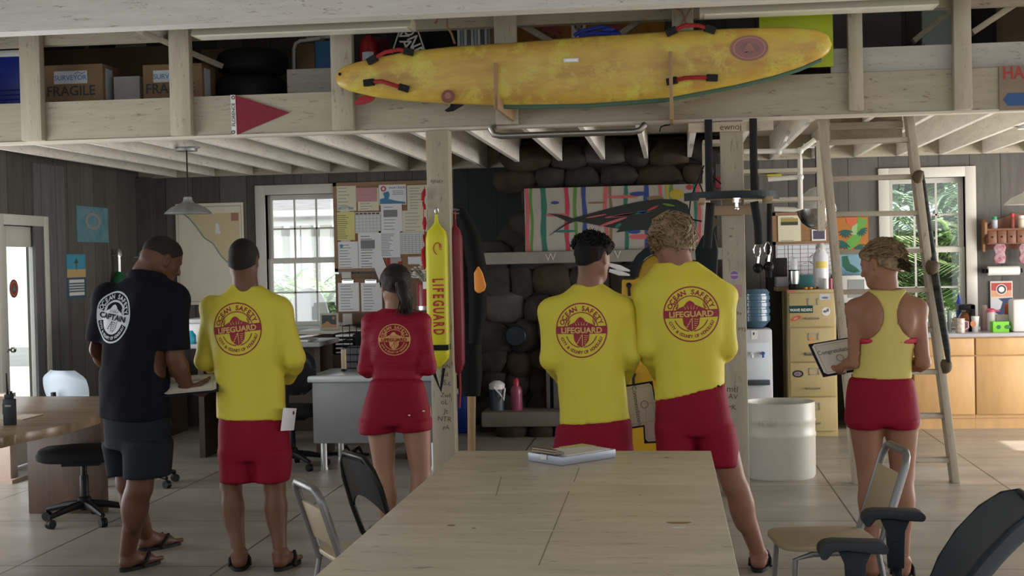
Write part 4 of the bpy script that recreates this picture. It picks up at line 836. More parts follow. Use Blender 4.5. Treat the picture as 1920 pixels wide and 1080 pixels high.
# steel pipe under the beam, hanging hook
q = [at(x, y, Y=YBM-.12) for x, y in ((924, 236), (921, 243), (926, 252), (940, 255), (1188, 247), (1200, 244), (1207, 236), (1207, 231))]
q[0].y = YBM-.02; q[-1].y = YBM-.02
tubething('steel_grab_rail', q, .022, mat('dull_steel', (.30, .29, .27), .35, .9), 'long bent steel rail fixed under the loft beam below the surfboard', 'rail', n=12)
tubething('small_hook', [at(x, y, Y=YBM+.08) for x, y in ((1237, 247), (1239, 238), (1246, 235), (1257, 234))], .005, BLACK, 'small black hook hanging under the beam right of the steel rail', 'hook')
# ================================================================= POST THINGS
YP = YBM-.075
t = thing('rescue_tube', 'yellow foam rescue tube with red vertical lettering on the left post', 'rescue tube', at(822, 692, Y=YP-.06))
pr = [(402, 2, .015), (418, 4, .02), (424, 8, .03), (434, 17, .05), (448, 20, .055), (560, 20.5, .055), (660, 20.5, .055), (672, 19, .05), (684, 8, .03), (690, 2, .015)]
def foam(pr, x0, x1, yc0, yc1, Y, m_, t, name='foam_body'):
    V = []; Fs = []; n = 16
    for y, hw_, dp in pr:
        xc = x0+(x1-x0)*(y-yc0)/(yc1-yc0); c = at(xc, y, Y=Y); w_ = hw_/F*(c-CP).dot(fw)
        for j in range(n):
            a = 2*PI*j/n; ca, sa = math.cos(a), math.sin(a); V.append(c+Vector((w_*math.copysign(abs(ca)**.5, ca), dp*math.copysign(abs(sa)**.5, sa), 0)))
    for i in range(len(pr)-1):
        for j in range(n): Fs.append((i*n+j, i*n+(j+1) % n, (i+1)*n+(j+1) % n, (i+1)*n+j))
    Fs += [tuple(range(n)), tuple((len(pr)-1)*n+j for j in range(n))]
    b = MB(); b.add(V, Fs); return b.build(name, m_, t, world=True, smooth=60)
foam(pr, 818, 823, 402, 690, YP-.065, mat('foam_yellow', (.62, .58, .015), .45), t)
b = MB(); b.m(mat('print_red', (.42, .02, .02), .6))
for i, ch in enumerate('LIFEGUARD'):
    p_ = at(811.5+i*.25, (522, 533, 540, 551.5, 563, 577, 590, 603.5, 616.5)[i], Y=YP-.124); put_text(b, ch, (p_.x, p_.y, p_.z), (0, 0, -1), (1, 0, 0), .105, .03, 'LEFT', sx=.55)
p_ = at(820, 466, Y=YP-.124); b.tube([p_+Vector((.028*math.cos(a), 0, .04*math.sin(a))) for a in np.linspace(.3, 4.6, 14)], .003, 5); put_text(b, 'BEST', p_+Vector((.012, 0, .01)), (0, 0, -1), (1, 0, 0), .022, .02)
b.build('lettering', None, t, world=True)
b = MB(); p_ = at(821.5, 651, Y=YP-.065); b.cbox(p_, (.156, .125, .038)); b.build('strap', BLACK, t, world=True)
b = MB(); b.tube([at(x, y, Y=YP-.05) for x, y in ((812, 655), (814, 700), (826, 733), (832, 690))], .012, 6, flat=((0, 1, 0), .3)); b.build('leash', BLACK, t, world=True)
b = MB(); c = at(819, 395, Y=YP-.03); b.tube([c+Vector((.013*math.cos(a), 0, .022*math.sin(a))) for a in np.linspace(0, 2*PI, 14)], .004, 6); b.build('clip_ring', STEEL, t, world=True)
t = thing('rescue_tube', 'dark red rescue tube hanging behind the right side of the left post', 'rescue tube', at(858, 700, Y=YP+.1))
foam([(408, 1, .01), (424, 3, .02), (432, 9, .04), (446, 12.5, .05), (600, 13, .05), (680, 12, .05), (694, 7, .03), (702, 1.5, .01)], 853, 860, 408, 702, YP+.12, mat('foam_red', (.20, .012, .03), .5), t)
b = MB(); b.tube([at(853, y, Y=YP+.12) for y in (396, 412)], .007, 6); b.tube([at(x, y, Y=YP+.12) for x, y in ((862, 700), (863, 735), (861, 765))], .008, 6); b.build('leash', redw, t, world=True)
b = MB(); c = at(846, 400, Y=YP+.1); c.x = at(840, 400, Y=YP).x+.01; b.cyl(c, c+Vector((.05, .02, 0)), .005, n=6); b.build('hook', STEEL, t, world=True)
tubething('blue_leash', [at(x, y, Y=YP+.09) for x, y in ((841, 405), (842, 425), (840, 450))], .012, mat('strap_blue', (.01, .03, .25)), 'short blue strap on the side of the left post by the dark red tube', 'strap')
# red lei / cord on the left side of the post
b = MB(); rr = mat('cloth_red', (.35, .005, .015), .7)
for (x0, y0, x1, y1, r0_, r1_) in ((796, 355, 792, 375, .014, .018), (793, 378, 797, 392, .01, .012), (796, 408, 796, 430, .016, .014), (794, 440, 796, 455, .006, .008), (797, 462, 793, 472, .008, .012), (792, 468, 796, 505, .018, .012)):
    b.tube([at(x0, y0, Y=YP-.02), at((x0+x1)/2, (y0+y1)/2, Y=YP-.04), at(x1, y1, Y=YP-.02)], [r0_*.6, max(r0_, r1_), r1_*.6], 8)
b.tube([at(x, y, Y=YP-.02) for x, y in ((796, 350), (794, 400), (797, 440), (794, 500))], .003, 5)
one(b, 'red_garland', rr, 'twisted red cloth garland hanging on the left side of the left post', 'garland')
b = MB(); dirt = mat('post_scrawl', (.10, .07, .05), .9)
for k, (x, y, s_) in enumerate(((819, 343, .032), (836, 690, .04), (834, 705, .04), (838, 722, .05), (835, 745, .045), (833, 758, .05), (836, 775, .05), (833, 790, .05), (836, 805, .045))):
    p_ = at(x, y, Y=YP-.0012); put_text(b.m(dirt), ('AJHAY', 'mN', 'Kd', 'S.c', 'ZwI', 'oL', 'Jt', 'NTR', 'yA')[k], p_, (1, 0, -.1), (.1, 0, 1), s_, 0)
one(b, 'scrawled_marks', None, 'faded dark handwriting down the left post', 'writing')
# wetsuit, orange cloth, paddle, jug beyond the post
wj = mat('neoprene', (.005, .0055, .006), .8, var=.3, ns=8, spec=.2)
t = thing('hanging_wetsuit', 'black wetsuit jacket hanging behind the red rescue tube', 'wetsuit', at(880, 700, Y=10.6))
foam([(390, 6, .04), (400, 14, .08), (430, 18, .1), (480, 24, .12), (560, 22, .12), (640, 24, .12), (700, 22, .1), (742, 16, .06)], 862, 884, 390, 742, 10.6, wj, t, 'torso')
b = MB(); b.tube([at(x, y, Y=10.5) for x, y in ((862, 395), (882, 440), (894, 500), (896, 580), (890, 645))], [.05, .075, .075, .07, .05], 10); b.build('sleeve', wj, t, world=True); b = MB(); b.cyl((at(842, 392, Y=YP).x, YBM, at(842, 392, Y=YBM).z), at(862, 394, Y=10.6), .008, n=6); b.build('hanger', STEEL, t, world=True)
b = MB(); b.m(mat('cloth_orange', (.80, .28, .04), .6)).prism([(p_.x, p_.z) for p_ in [at(x, y, Y=10.38) for x, y in ((888, 512), (896, 498), (904, 512), (911, 537), (907, 545), (897, 551), (889, 545))]], (0, .05, 0), (0, 10.38, 0)); one(b, 'orange_cloth', None, 'bright orange cloth hanging beside the black wetsuit', 'cloth', bevel=.015)
t = thing('canoe_paddle', 'wooden paddle leaning upright behind the black wetsuit', 'paddle', at(884, 800, Y=10.9))
b = MB(); b.tube([at(x, y, Y=10.9) for x, y in ((884, 846), (884, 720), (888, 655))], [.03, .036, .02], 10, flat=((0, 1, 0), .35)); b.build('blade', mat('paddle_wood', (.30, .18, .08), .5), t, world=True)
b = MB(); b.tube([at(888, 655, Y=10.9), at(893, 520, Y=10.9)], .016, 8); b.build('shaft', mat('paddle_wood', (.42, .26, .12)), t, world=True)
t = thing('water_jug', 'bright blue plastic water jug on the floor right of the left post', 'jug', at(862, 812, z=0)+Vector((0, .1, 0)))
q = at(862, 812, z=0); b = MB(); X0, X1, Z0, Z1 = wall_rect(849, 735, 876, 812, q.y); b.box((X0-q.x, -.12, .0), (X1-q.x, .05, Z1-.02)); b.build('body', mat('jug_blue', (.01, .05, .40), .35), t, bevel=.02)
b = MB(); b.cyl((-.03, -.06, Z1-.02), (-.03, -.06, Z1+.03), .02); b.build('cap', WHITE, t)
# ---------------- right post: speed bag platform, straps, cross boards
YR = YP; pcx = PR
b = MB(); X0, X1, Z0, Z1 = wall_rect(1291, 229, 1450, 246, YR-.03); b.box((X0, YR-.045, Z0), (X1, YR, Z1)); o = one(b, 'strap_rail', cream('x', 'painted_wood_warm', (.55, .48, .36)), 'cream cross board at the top of the right post carrying two black straps', 'board')
p_ = at(1370, 239, Y=YR-.047); b = MB(); put_text(b, 'ewnoj', (p_.x, p_.y, p_.z-.015), (1, 0, 0), (0, 0, 1), .06, 0); one(b, 'burnt_lettering', mat('burnt', (.12, .07, .04), .9), 'faint burnt writing on the top cross board of the right post', 'writing')
t = thing('speed_bag_platform', 'half-round platform with black rim bolted to the right post', 'punching bag platform', (PR, YR-.2, at(1370, 370, Y=YR-.2).z))
zp = at(1372, 372, Y=YR-.25).z; Rp = (1467-1294)/2/F*9.45; n = 28
poly = [(Rp*math.cos(a), -Rp*.85*math.sin(a)) for a in np.linspace(0, PI, n)]
b = MB(); b.prism(poly, (0, 0, .035), (PR+.0, YR, zp), (1, 0, 0), (0, 1, 0)); b.build('wood_disc', mat('ply_warm', (.40, .28, .17), .6, var=.2, ns=4), t, world=True)
b = MB(); pts = [Vector((PR+x*1.0, YR+y, zp+.025)) for x, y in poly]
for i in range(n-1): b.bar(pts[i], pts[i+1], .012, .052, ext=.004)
b.build('black_rim', mat('rubber_slate', (.02, .03, .035), .5), t, world=True)
b = MB(); b.cyl((PR+.02, YR-.3, zp), (PR+.02, YR-.3, zp-.03), .03); b.cyl((PR+.02, YR-.3, zp-.03), (PR+.02, YR-.3, zp-.06), .012); b.ball((PR+.02, YR-.3, zp-.07), .016); b.build('swivel', CHROME, t, world=True)
b = MB(); X0, X1, Z0, Z1 = wall_rect(1337, 385, 1413, 403, YR-.03); b.box((X0, YR-.04, Z0), (X1, YR, Z1)); b.box((X0-.1, YR-.45, zp-.03), (X0-.06, YR, zp)); b.box((X1+.06, YR-.45, zp-.03), (X1+.1, YR, zp)); b.build('support_block', mat('ply_warm', (.40, .28, .17)), t, world=True, bevel=.003)
def strap(lab, pts, Y, w_=.026, group='black straps on the right post', m_=BLACK, name='training_strap'):
    b = MB(); P_ = [at(x, y, Y=Y) for x, y in pts]; b.tube(P_, w_, 8, flat=((0, 1, 0), .35)); return one(b, name, m_, lab, 'strap', group)
strap('left long black strap from the top cross board to the platform', [(1328, 224), (1329, 300), (1330, 372)], YR-.07)
strap('right long black strap from the top cross board to the platform', [(1412, 222), (1413, 300), (1415, 368)], YR-.07)
strap('short black strap below the platform at the left of the right post', [(1332, 380), (1330, 410), (1326, 465)], YR-.12, .03)
strap('short wide black strap below the platform beside the right post', [(1414, 378), (1421, 420), (1423, 458)], YR-.12, .028)
strap('outermost thin black strap right of the right post', [(1443, 382), (1443, 460), (1442, 520)], YR-.02, .018)
for k, (x, y) in enumerate(((1421, 503), (1441, 500))):
    t = thing('carabiner_weight', ('black ball weight on a silver carabiner nearest the right post', 'black ball weight on a silver carabiner farther from the right post')[k], 'weight', at(x, y, Y=YR-.1), group='ball weights beside the right post')
    c = at(x-2, y-33, Y=YR-.1); b = MB(); b.tube([c+Vector((.022*math.cos(a), 0, .045*math.sin(a))) for a in np.linspace(0, 2*PI, 16)], .0055, 6); b.cyl(c-Vector((-.012, 0, .04)), at(x, y-8, Y=YR-.1), .01, n=8); b.build('carabiner', CHROME, t, world=True)
    b = MB(); b.ball(at(x, y, Y=YR-.1), .036); b.build('ball', BLACK, t, world=True)
for k, pts in enumerate((((1320, 310), (1308, 340), (1295, 372), (1292, 400), (1299, 412), (1316, 415)), ((1318, 320), (1312, 345), (1322, 372)), ((1336, 330), (1352, 345)), ((1340, 322), (1333, 350), (1340, 368)))):
    tubething('cable', [at(x, y, Y=YR-.02) for x, y in pts], .005, BLACK, ['long black cable looping from the strap past the mural edge', 'short black cable left of the left long strap', 'short cable stub crossing behind the left strap', 'curved black cable right of the left strap'][k], 'cable', 'cables at the right post')
for k, (x, y, c) in enumerate(((1377, 516, (.22, .12, .34)), (1383, 546, (.42, .22, .26)))):
    p_ = at(x, y, Y=YR-.0012); b = MB()
    if k == 0: b.m(mat('st_lilac', (.45, .40, .5))); blob(b, p_.x, p_.z, .034, .034, p_.y); b.m(mat('st_purple', c)); blob(b, p_.x, p_.z, .028, .028, p_.y-.001); b.m(mat('st_lilac', (.45, .40, .5))); quad(b, p_.x-.03, p_.x+.03, p_.z-.004, p_.z+.006, p_.y-.002)
    else: b.m(mat('st_pink', c)); quad(b, p_.x-.035, p_.x+.03, p_.z-.04, p_.z+.045, p_.y); b.m(mat('st_mag', (.22, .04, .1))); put_text(b, 'SOB', p_+Vector((-.01, -.001, .0)), (0, 0, 1), (-1, 0, 0), .03)
    one(b, 'post_sticker', None, ('round purple sticker on the right post above the yellow shirt shoulder', 'square pink sticker on the right post')[k], 'sticker')
b = MB()
for k, (x, y, s_) in enumerate(((1372, 431, .03), (1371, 445, .03), (1386, 590, .03), (1391, 621, .035), (1373, 735, .06), (1374, 748, .05), (1373, 768, .05))):
    put_text(b.m(dirt), ('~r', 'w-', 'fnt', 'PTS', 'mtl', 'AV', 'rK')[k], at(x, y, Y=YP-.0012), (1, 0, -.1), (.1, 0, 1), s_, 0)
one(b, 'scrawled_marks', None, 'faded dark scribbles on the right post', 'writing')
# white pipe rack and shelves under the ceiling right of the post
pv = mat('pvc_white', (.70, .68, .62), .4); t = thing('pipe_rack', 'white plastic pipe rack hanging under the loft right of the right post', 'rack', at(1500, 290, Y=11.3))
b = MB(); Yk = 11.3
for pts in (((1395, 284), (1500, 283), (1500, 300), (1501, 392), (1490, 393), (1452, 392)), ((1440, 336), (1500, 332)), ((1460, 283), (1475, 268)), ((1500, 283), (1528, 262))): b.tube([at(x, y, Y=Yk) for x, y in pts], .02, 8)
b.tube([at(1460, 283, Y=Yk), at(1480, 268, Y=Yk)+Vector((0, .1, .1))], .02, 8)
for x, y in ((1500, 283), (1500, 332), (1460, 284)): b.ball(at(x, y, Y=Yk), .03)
b.build('pipe_frame', pv, t, world=True)
for k, (x0, y0, x1, y1) in enumerate(((1392, 316, 1536, 330), (1392, 370, 1545, 384), (1318, 262, 1352, 270))):
    X0, X1, Z0, Z1 = wall_rect(x0, y0, x1, y1, 11.6); b = MB(); b.box((X0, 11.6, Z1-.03), (X1, 11.95, Z1)); b.build('shelf', cream('x', 'painted_wood_dim', (.50, .45, .36)), t, world=True)
for x in (1324, 1538): p_ = at(x, 320, Y=11.75); b = MB(); b.box((p_.x-.03, 11.72, p_.z-.5), (p_.x+.03, 11.78, ZC)); b.build('upright', cream('z', 'painted_wood_dim', (.50, .45, .36)), t, world=True)
for k, (x0, x1, y0, y1, c, lab) in enumerate(((1393, 1412, 355, 370, (.55, .40, .02), 'yellow folded item on the lower rack shelf'), (1438, 1466, 326, 330, (.6, .52, .05), 'flat yellow tool on the rack rail'), (1420, 1434, 358, 368, (.35, .05, .08), 'small red item on the lower rack shelf'), (1342, 1356, 330, 352, (.20, .01, .03), 'dark red bag behind the left long strap'))):
    X0, X1, Z0, Z1 = wall_rect(x0, y0, x1, y1, 11.68); b = MB(); b.box((X0, 11.68, Z0), (X1, 11.85, Z1)); one(b, 'shelf_item', mat(f'item_{k}', c, .6), lab, 'item', bevel=.01)
# ================================================================= RIGHT BACK: kitchen, cabinet, cooler
def Rr(r, Y): return wall_rect(*r, Y)
R = Rr((1448, 398, 1556, 458), YW)
t = thing('corkboard', 'small corkboard above the whiteboard planner behind the ladder', 'board', ((R[0]+R[1])/2, YW, R[2]))
b = MB(); b.box((R[0], YW-.012, R[2]), (R[1], YW+.01, R[3])); b.build('cork_panel', cork, t, world=True)
b = MB()
for q in (((R[0], R[3]-.03), (R[1], R[3])), ((R[0], R[2]), (R[1], R[2]+.03)), ((R[0], R[2]), (R[0]+.03, R[3]))): b.box((q[0][0], YW-.025, q[0][1]), (q[1][0], YW+.01, q[1][1]))
b.build('frame', tan, t, world=True)
def cr8(x0, y0, x1, y1): return (1440+x0/4, 270+y0/4, 1440+x1/4, 270+y1/4)
sheet('art_print', cr8(75, 528, 246, 742), YW-.02, pc, 'cream print with a small sunset picture on the small corkboard', 'print', n=2, extra=multi(ex_rect(.13, .88, .62, .86, 'pic_gold', (.4, .3, .08)), ex_rect(.13, .88, .62, .74, 'pic_dark', (.05, .06, .04))))
sheet('photo_card', cr8(328, 640, 436, 726), YW-.02, pw, 'white-bordered dark photo at the right of the small corkboard', 'photo', n=0, extra=ex_rect(.1, .9, .15, .9, 'pic_violet', (.10, .08, .13)))
R = Rr((1455, 458, 1562, 532), YW-.0)
def wb(b, R, y):
    ex_grid(7, 9, .02, .98, .03, .97, .003)(b, R, y); ex_grid(1, 1, .22, .22, .03, .97, .004)(b, R, y)
    b.m(mat('marker_pink', (.6, .35, .4), .8))
    rnd_ = random.Random(3)
    for i in range(34): x = R[0]+(R[1]-R[0])*rnd_.uniform(.25, .9); z = R[2]+(R[3]-R[2])*rnd_.uniform(.08, .8); quad(b, x, x+.03, z, z+.006, y-.001)
sheet('whiteboard_planner', (1455, 457, 1562, 532), YW-.015, mat('whiteboard', (.70, .72, .76), .25), 'whiteboard month planner with pink notes above the filing cabinet', 'whiteboard', n=0, extra=wb, th=.015)
def leafp(b, R, y):
    W_, H_ = R[1]-R[0], R[3]-R[2]; T = lambda L: [(R[0]+W_*x, R[2]+H_*z) for x, z in L]
    b.m(mat('pt_green', (.12, .32, .05))).prism(T([(.35, 0), (.7, .2), (.98, .9), (.7, 1), (.55, .5), (.3, .3)]), (0, .0005, 0), (0, y, 0))
    b.m(mat('pt_lgreen', (.30, .45, .22))).prism(T([(.45, .5), (.62, .45), (.66, .8), (.52, .85)]), (0, .0005, 0), (0, y-.0006, 0))
    b.m(mat('pt_red', (.55, .12, .05))).prism(T([(.28, 1), (.65, 1), (.62, .78), (.48, .72), (.34, .8)]), (0, .0005, 0), (0, y-.001, 0))
    dk = mat('pt_teal', (.01, .09, .08)); b.m(dk)
    for cx_, cz_, s_, rt in ((.28, .5, .24, .0), (.78, .5, .2, .5), (.25, .14, .22, -.5), (.7, .04, .2, .3), (.08, .06, .12, .2)):
        for k in range(7):
            a = -PI/2+rt+(k-3)*.42; blob(b, R[0]+W_*(cx_+.5*s_*math.cos(a)), R[2]+H_*(cz_+.12+.55*s_*math.sin(a)), W_*s_*.55, W_*s_*.13, y-.0015-.0003*k, 10, a)
sheet('leaf_painting', (1569, 407, 1628, 470), YW-.02, mat('pt_orange', (.42, .15, .02), .6), 'orange painting with dark green monstera leaves behind the ladder', 'painting', n=0, extra=leafp, th=.025)
def bluep(b, R, y):
    W_, H_ = R[1]-R[0], R[3]-R[2]; T = lambda L: [(R[0]+W_*x, R[2]+H_*z) for x, z in L]
    b.m(mat('pt_island', (.02, .12, .07))).prism(T([(.1, .92), (.3, .95), (.38, .6), (.6, .42), (.72, .25), (.5, .2), (.25, .3), (.12, .5)]), (0, .0005, 0), (0, y, 0))
    b.m(mat('pt_island2', (.05, .25, .12))).prism(T([(.98, .05), (1, .6), (.92, .4), (.8, .15)]), (0, .0005, 0), (0, y, 0))
sheet('island_painting', (1573, 477, 1628, 520), YW-.02, mat('pt_sky', (.24, .40, .50), .6, col2=(.14, .30, .40), ns=6), 'pale blue painting with a green island below the orange one', 'painting', n=0, extra=bluep, th=.025)
# filing cabinet
Yc = 12.75
R = Rr((1478, 548, 1566, 806), Yc)
# face edges: top (1478..1563), bottom (1481..1575)
X0 = at(1478, 670, Y=Yc).x; X1 = at(1569, 670, Y=Yc).x; H_ = 1.33
t = thing('filing_cabinet', 'tall beige four-drawer filing cabinet covered in stickers', 'cabinet', ((X0+X1)/2, Yc+.33, 0))
bei = mat('beige_enamel', (.46, .36, .17), .4, var=.1, ns=2)
b = MB(); b.box((X0, Yc, .0), (X1, Yc+.66, H_)); b.build('body', bei, t, world=True, bevel=.006)
DP = []
for i in range(4):
    z0 = .05+i*.315; z1 = z0+.305; DP.append((z0, z1)); b = MB(); b.box((X0+.015, Yc-.02, z0), (X1-.015, Yc, z1)); dr = b.build('drawer', bei, t, world=True, bevel=.005)
    xm = (X0+X1)/2
    for nm, fn in (('label_holder', 0), ('handle', 1)):
        b = MB()
        if fn == 0:
            for q in (((-.045, .045), (.045, .052)), ((-.045, -.01), (.045, -.004)), ((-.045, -.01), (-.038, .052)), ((.038, -.01), (.045, .052))): b.box((xm+q[0][0]+.01, Yc-.026, z1-.10+q[0][1]), (xm+q[1][0]+.01, Yc-.02, z1-.10+q[1][1]))
        else: b.tube([(xm-.06, Yc-.02, z0+.075), (xm-.058, Yc-.045, z0+.075), (xm+.058, Yc-.045, z0+.075), (xm+.06, Yc-.02, z0+.075)], .007, 8)
        o = b.build(nm, STEEL, None); o.parent = dr; o.data.transform(_pm[t.name]['M'].inverted())
def cst(name, lab, x, y, fn):
    p_ = at(x, y, Y=Yc-.0215); b = MB(); fn(b, p_); one(b, name, None, lab, 'sticker')
def f1(b, p): b.m(mat('st_dkgreen', (.015, .05, .045))); quad(b, p.x-.105, p.x+.105, p.z-.033, p.z+.033, p.y); b.m(PAPER); put_text(b, 'WAVE RIDERS', p+Vector((0, -.001, -.018)), (1, 0, 0), (0, 0, 1), .035, .02, sx=.9)
def f2(b, p): b.m(mat('st_orange', (.45, .09, .04))); blob(b, p.x, p.z, .05, .02, p.y, rot=.35); b.m(mat('st_pale', (.55, .3, .22))); blob(b, p.x, p.z, .02, .008, p.y-.001, rot=.35)
def f3(b, p): b.m(PAPER); blob(b, p.x, p.z, .038, .038, p.y); b.m(mat('st_slate', (.15, .16, .18))); blob(b, p.x-.01, p.z, .018, .012, p.y-.001); blob(b, p.x+.014, p.z+.012, .012, .016, p.y-.001)
def f4(b, p): b.m(mat('st_silver', (.50, .52, .58))); quad(b, p.x-.05, p.x+.045, p.z-.025, p.z+.028, p.y); b.m(mat('st_slate', (.15, .16, .18))); blob(b, p.x, p.z-.006, .03, .01, p.y-.001)
def f5(b, p):
    b.m(mat('st_sun', (.62, .30, .10)))
    for k in range(8): a = k*PI/4; blob(b, p.x+.022*math.cos(a), p.z+.022*math.sin(a), .014, .008, p.y, 8, a)
    blob(b, p.x, p.z, .014, .014, p.y-.001)
def f6(b, p): b.m(INK); put_text(b, '808EMPIRE', p+Vector((0, 0, -.012)), (1, 0, 0), (0, 0, 1), .036, .03)
def f7(b, p): b.m(mat('st_black', (.02, .02, .025))); blob(b, p.x, p.z, .05, .033, p.y); b.m(mat('st_mauve', (.30, .2, .25))); blob(b, p.x, p.z, .035, .02, p.y-.001); b.m(INK); put_text(b, 'HSU', p+Vector((0, -.002, -.01)), (1, 0, 0), (0, 0, 1), .028, .02)
def f8(b, p): b.m(mat('st_black', (.02, .02, .025))); quad(b, p.x-.05, p.x+.06, p.z-.02, p.z+.02, p.y); b.m(PAPER); put_text(b, 'Rip-it Up', p+Vector((.005, -.001, -.01)), (1, 0, 0), (0, 0, 1), .03, .02)
def f9(b, p): b.m(mat('st_redlabel', (.48, .10, .06))); quad(b, p.x-.03, p.x+.03, p.z-.007, p.z+.008, p.y)
for nm, lab, x, y, fn in (('band_sticker', 'dark green banner sticker with white capitals on the top drawer', 1502, 580, f1), ('leaf_sticker', 'orange leaf-shaped sticker beside the top drawer handle', 1492, 597, f2), ('round_sticker', 'round white sticker with grey figures on the top drawer', 1549, 584, f3), ('photo_sticker', 'silver landscape sticker at the top right corner of the top drawer', 1547, 557, f4), ('sun_sticker', 'faded orange sun sticker on the second drawer', 1522, 638, f5), ('word_sticker', 'black lettering sticker reading 808 and a word on the second drawer', 1525, 664, f6), ('oval_sticker', 'black oval sticker on the third drawer at left', 1496, 701, f7), ('black_sticker', 'black strip sticker with white script on the third drawer', 1554, 700, f8), ('red_label', 'small red label at the top left of the cabinet', 1484, 546.5, f9)): cst(nm, lab, x, y, fn)
# things on top of the cabinet / shelf
zt = H_
def topitem(x0, y0, x1, Y=12.95): X0, X1, Z0, Z1 = wall_rect(x0, y0, x1, 545, Y); return X0, X1, Z1
X0_, X1_, Z1_ = topitem(1478, 483, 1498); t = thing('personal_blender', 'small steel blender with clear cup on the filing cabinet', 'blender', ((X0_+X1_)/2, 12.9, zt)); r = (X1_-X0_)/2
b = MB(); b.lathe([(r*1.05, 0), (r*1.1, .02), (r*.95, .05)], n=20); b.build('base', BLACK, t)
b = MB(); b.lathe([(r*.85, .05), (r, .1), (r, .17)], n=20); b.build('motor', STEEL, t)
b = MB(); b.lathe([(r*1.02, .17), (r*1.02, .18)], n=20); b.build('collar', BLACK, t)
b = MB(); b.lathe([(r*.7, .18), (r*.7, Z1_-zt-.04), (r*.5, Z1_-zt-.01), (r*.1, Z1_-zt)], n=20); b.build('cup', mat('clear_plastic', (.7, .72, .75), .1, alpha=.5), t)
X0_, X1_, Z1_ = topitem(1497, 516, 1528); b = MB(); b.box((X0_, 13.05, zt), (X1_, 13.3, Z1_)); one(b, 'teal_box', mat('teal', (.07, .26, .27), .5), 'teal box between the blender and the large bottle', 'box', bevel=.008)
X0_, X1_, Z1_ = topitem(1524, 456, 1553); r = (X1_-X0_)/2
t = thing('thermos', 'tall white thermos bottle with a yellow label on the filing cabinet', 'thermos', ((X0_+X1_)/2, 12.93, zt)); h = Z1_-zt
b = MB(); b.lathe([(r*.95, 0), (r, .01), (r, h*.72), (r*.6, h*.84)], n=24); b.build('bottle', mat('thermos_white', (.60, .60, .64), .3), t)
b = MB(); b.lathe([(r*.6, h*.84), (r*.62, h*.9), (r*.4, h)], n=20); b.cyl((-.02, -r*.5, h*.86), (-.03, -r*1.05, h*.84), .02); b.build('cap', mat('cap_grey', (.40, .39, .36), .4), t)
b = MB(); n = 10; V = []; Fs = []
for i in range(n+1): a = -PI/2-.8+1.6*i/n; V += [(math.cos(a)*(r+.002), math.sin(a)*(r+.002), h*.46), (math.cos(a)*(r+.002), math.sin(a)*(r+.002), h*.6)]
for i in range(n): Fs.append((2*i, 2*i+2, 2*i+3, 2*i+1))
b.add(V, Fs); b.build('label', mat('label_yellow', (.62, .48, .10)), t)
b = MB(); b.tube([(-r, 0, h*.75), (-r-.03, 0, h*.7), (-r-.03, 0, h*.6), (-r, 0, h*.55)], .006, 6); b.build('handle', STEEL, t)
for k, (x0, x1, y0, c, lab) in enumerate(((1543, 1554, 522, (.65, .62, .62), 'small white tub in front of the white thermos'), (1554, 1561, 522, (.30, .04, .08), 'small dark red can right of the white thermos'))):
    X0_, X1_, Z1_ = topitem(x0, y0, x1, 12.82); r = (X1_-X0_)/2; b = MB(); b.lathe([(r, 0), (r, Z1_-zt)], ((X0_+X1_)/2, 12.82, zt), 16); one(b, 'small_tub', mat(f'tub_{k}', c, .4), lab, 'tub')
X0_, X1_, Z1_ = topitem(1508, 538, 1532, 12.8); b = MB(); rr_ = random.Random(4)
for k in range(9):
    b.m(mat(('wrap_red', 'wrap_gold', 'wrap_dark')[k % 3], ((.35, .02, .03), (.45, .3, .05), (.05, .02, .02))[k % 3], .4)); b.ball((X0_+(X1_-X0_)*k/8, 12.8+rr_.uniform(-.03, .03), zt+.014), (.018, .012, .012), 8, 5)
o = one(b, 'wrapped_sweets', None, 'scattered red and gold wrapped sweets on the front of the filing cabinet', 'sweets'); o['kind'] = 'stuff'
# shelf left of the cabinet with grey tray
b = MB(); X0_, X1_, Z0_, Z1_ = wall_rect(1453, 538, 1478, 545, 13.2); b.box((X0_, 13.0, Z0_), (X1_+.04, 13.5, Z1_)); one(b, 'wall_shelf', tan, 'short wooden shelf left of the filing cabinet top', 'shelf')
b = MB(); X0_, X1_, Z0_, Z2 = wall_rect(1455, 519, 1478, 538, 13.15); b.box((X0_, 13.1, Z1_), (X1_, 13.35, Z2)); one(b, 'storage_tray', mat('tray_grey', (.30, .31, .32), .4), 'pale grey lidded tray on the short wooden shelf', 'tray', bevel=.01)
# black tall thing left of cabinet
b = MB(); X0_, X1_, Z0_, Z1_ = wall_rect(1441, 455, 1478, 800, 13.4); b.box((X0_, 13.35, 0), (X1_, 13.7, 1.62)); one(b, 'tall_dark_locker', mat('locker_black', (.014, .013, .012), .6), 'tall black locker in the shade between water cooler and filing cabinet', 'locker', bevel=.01)
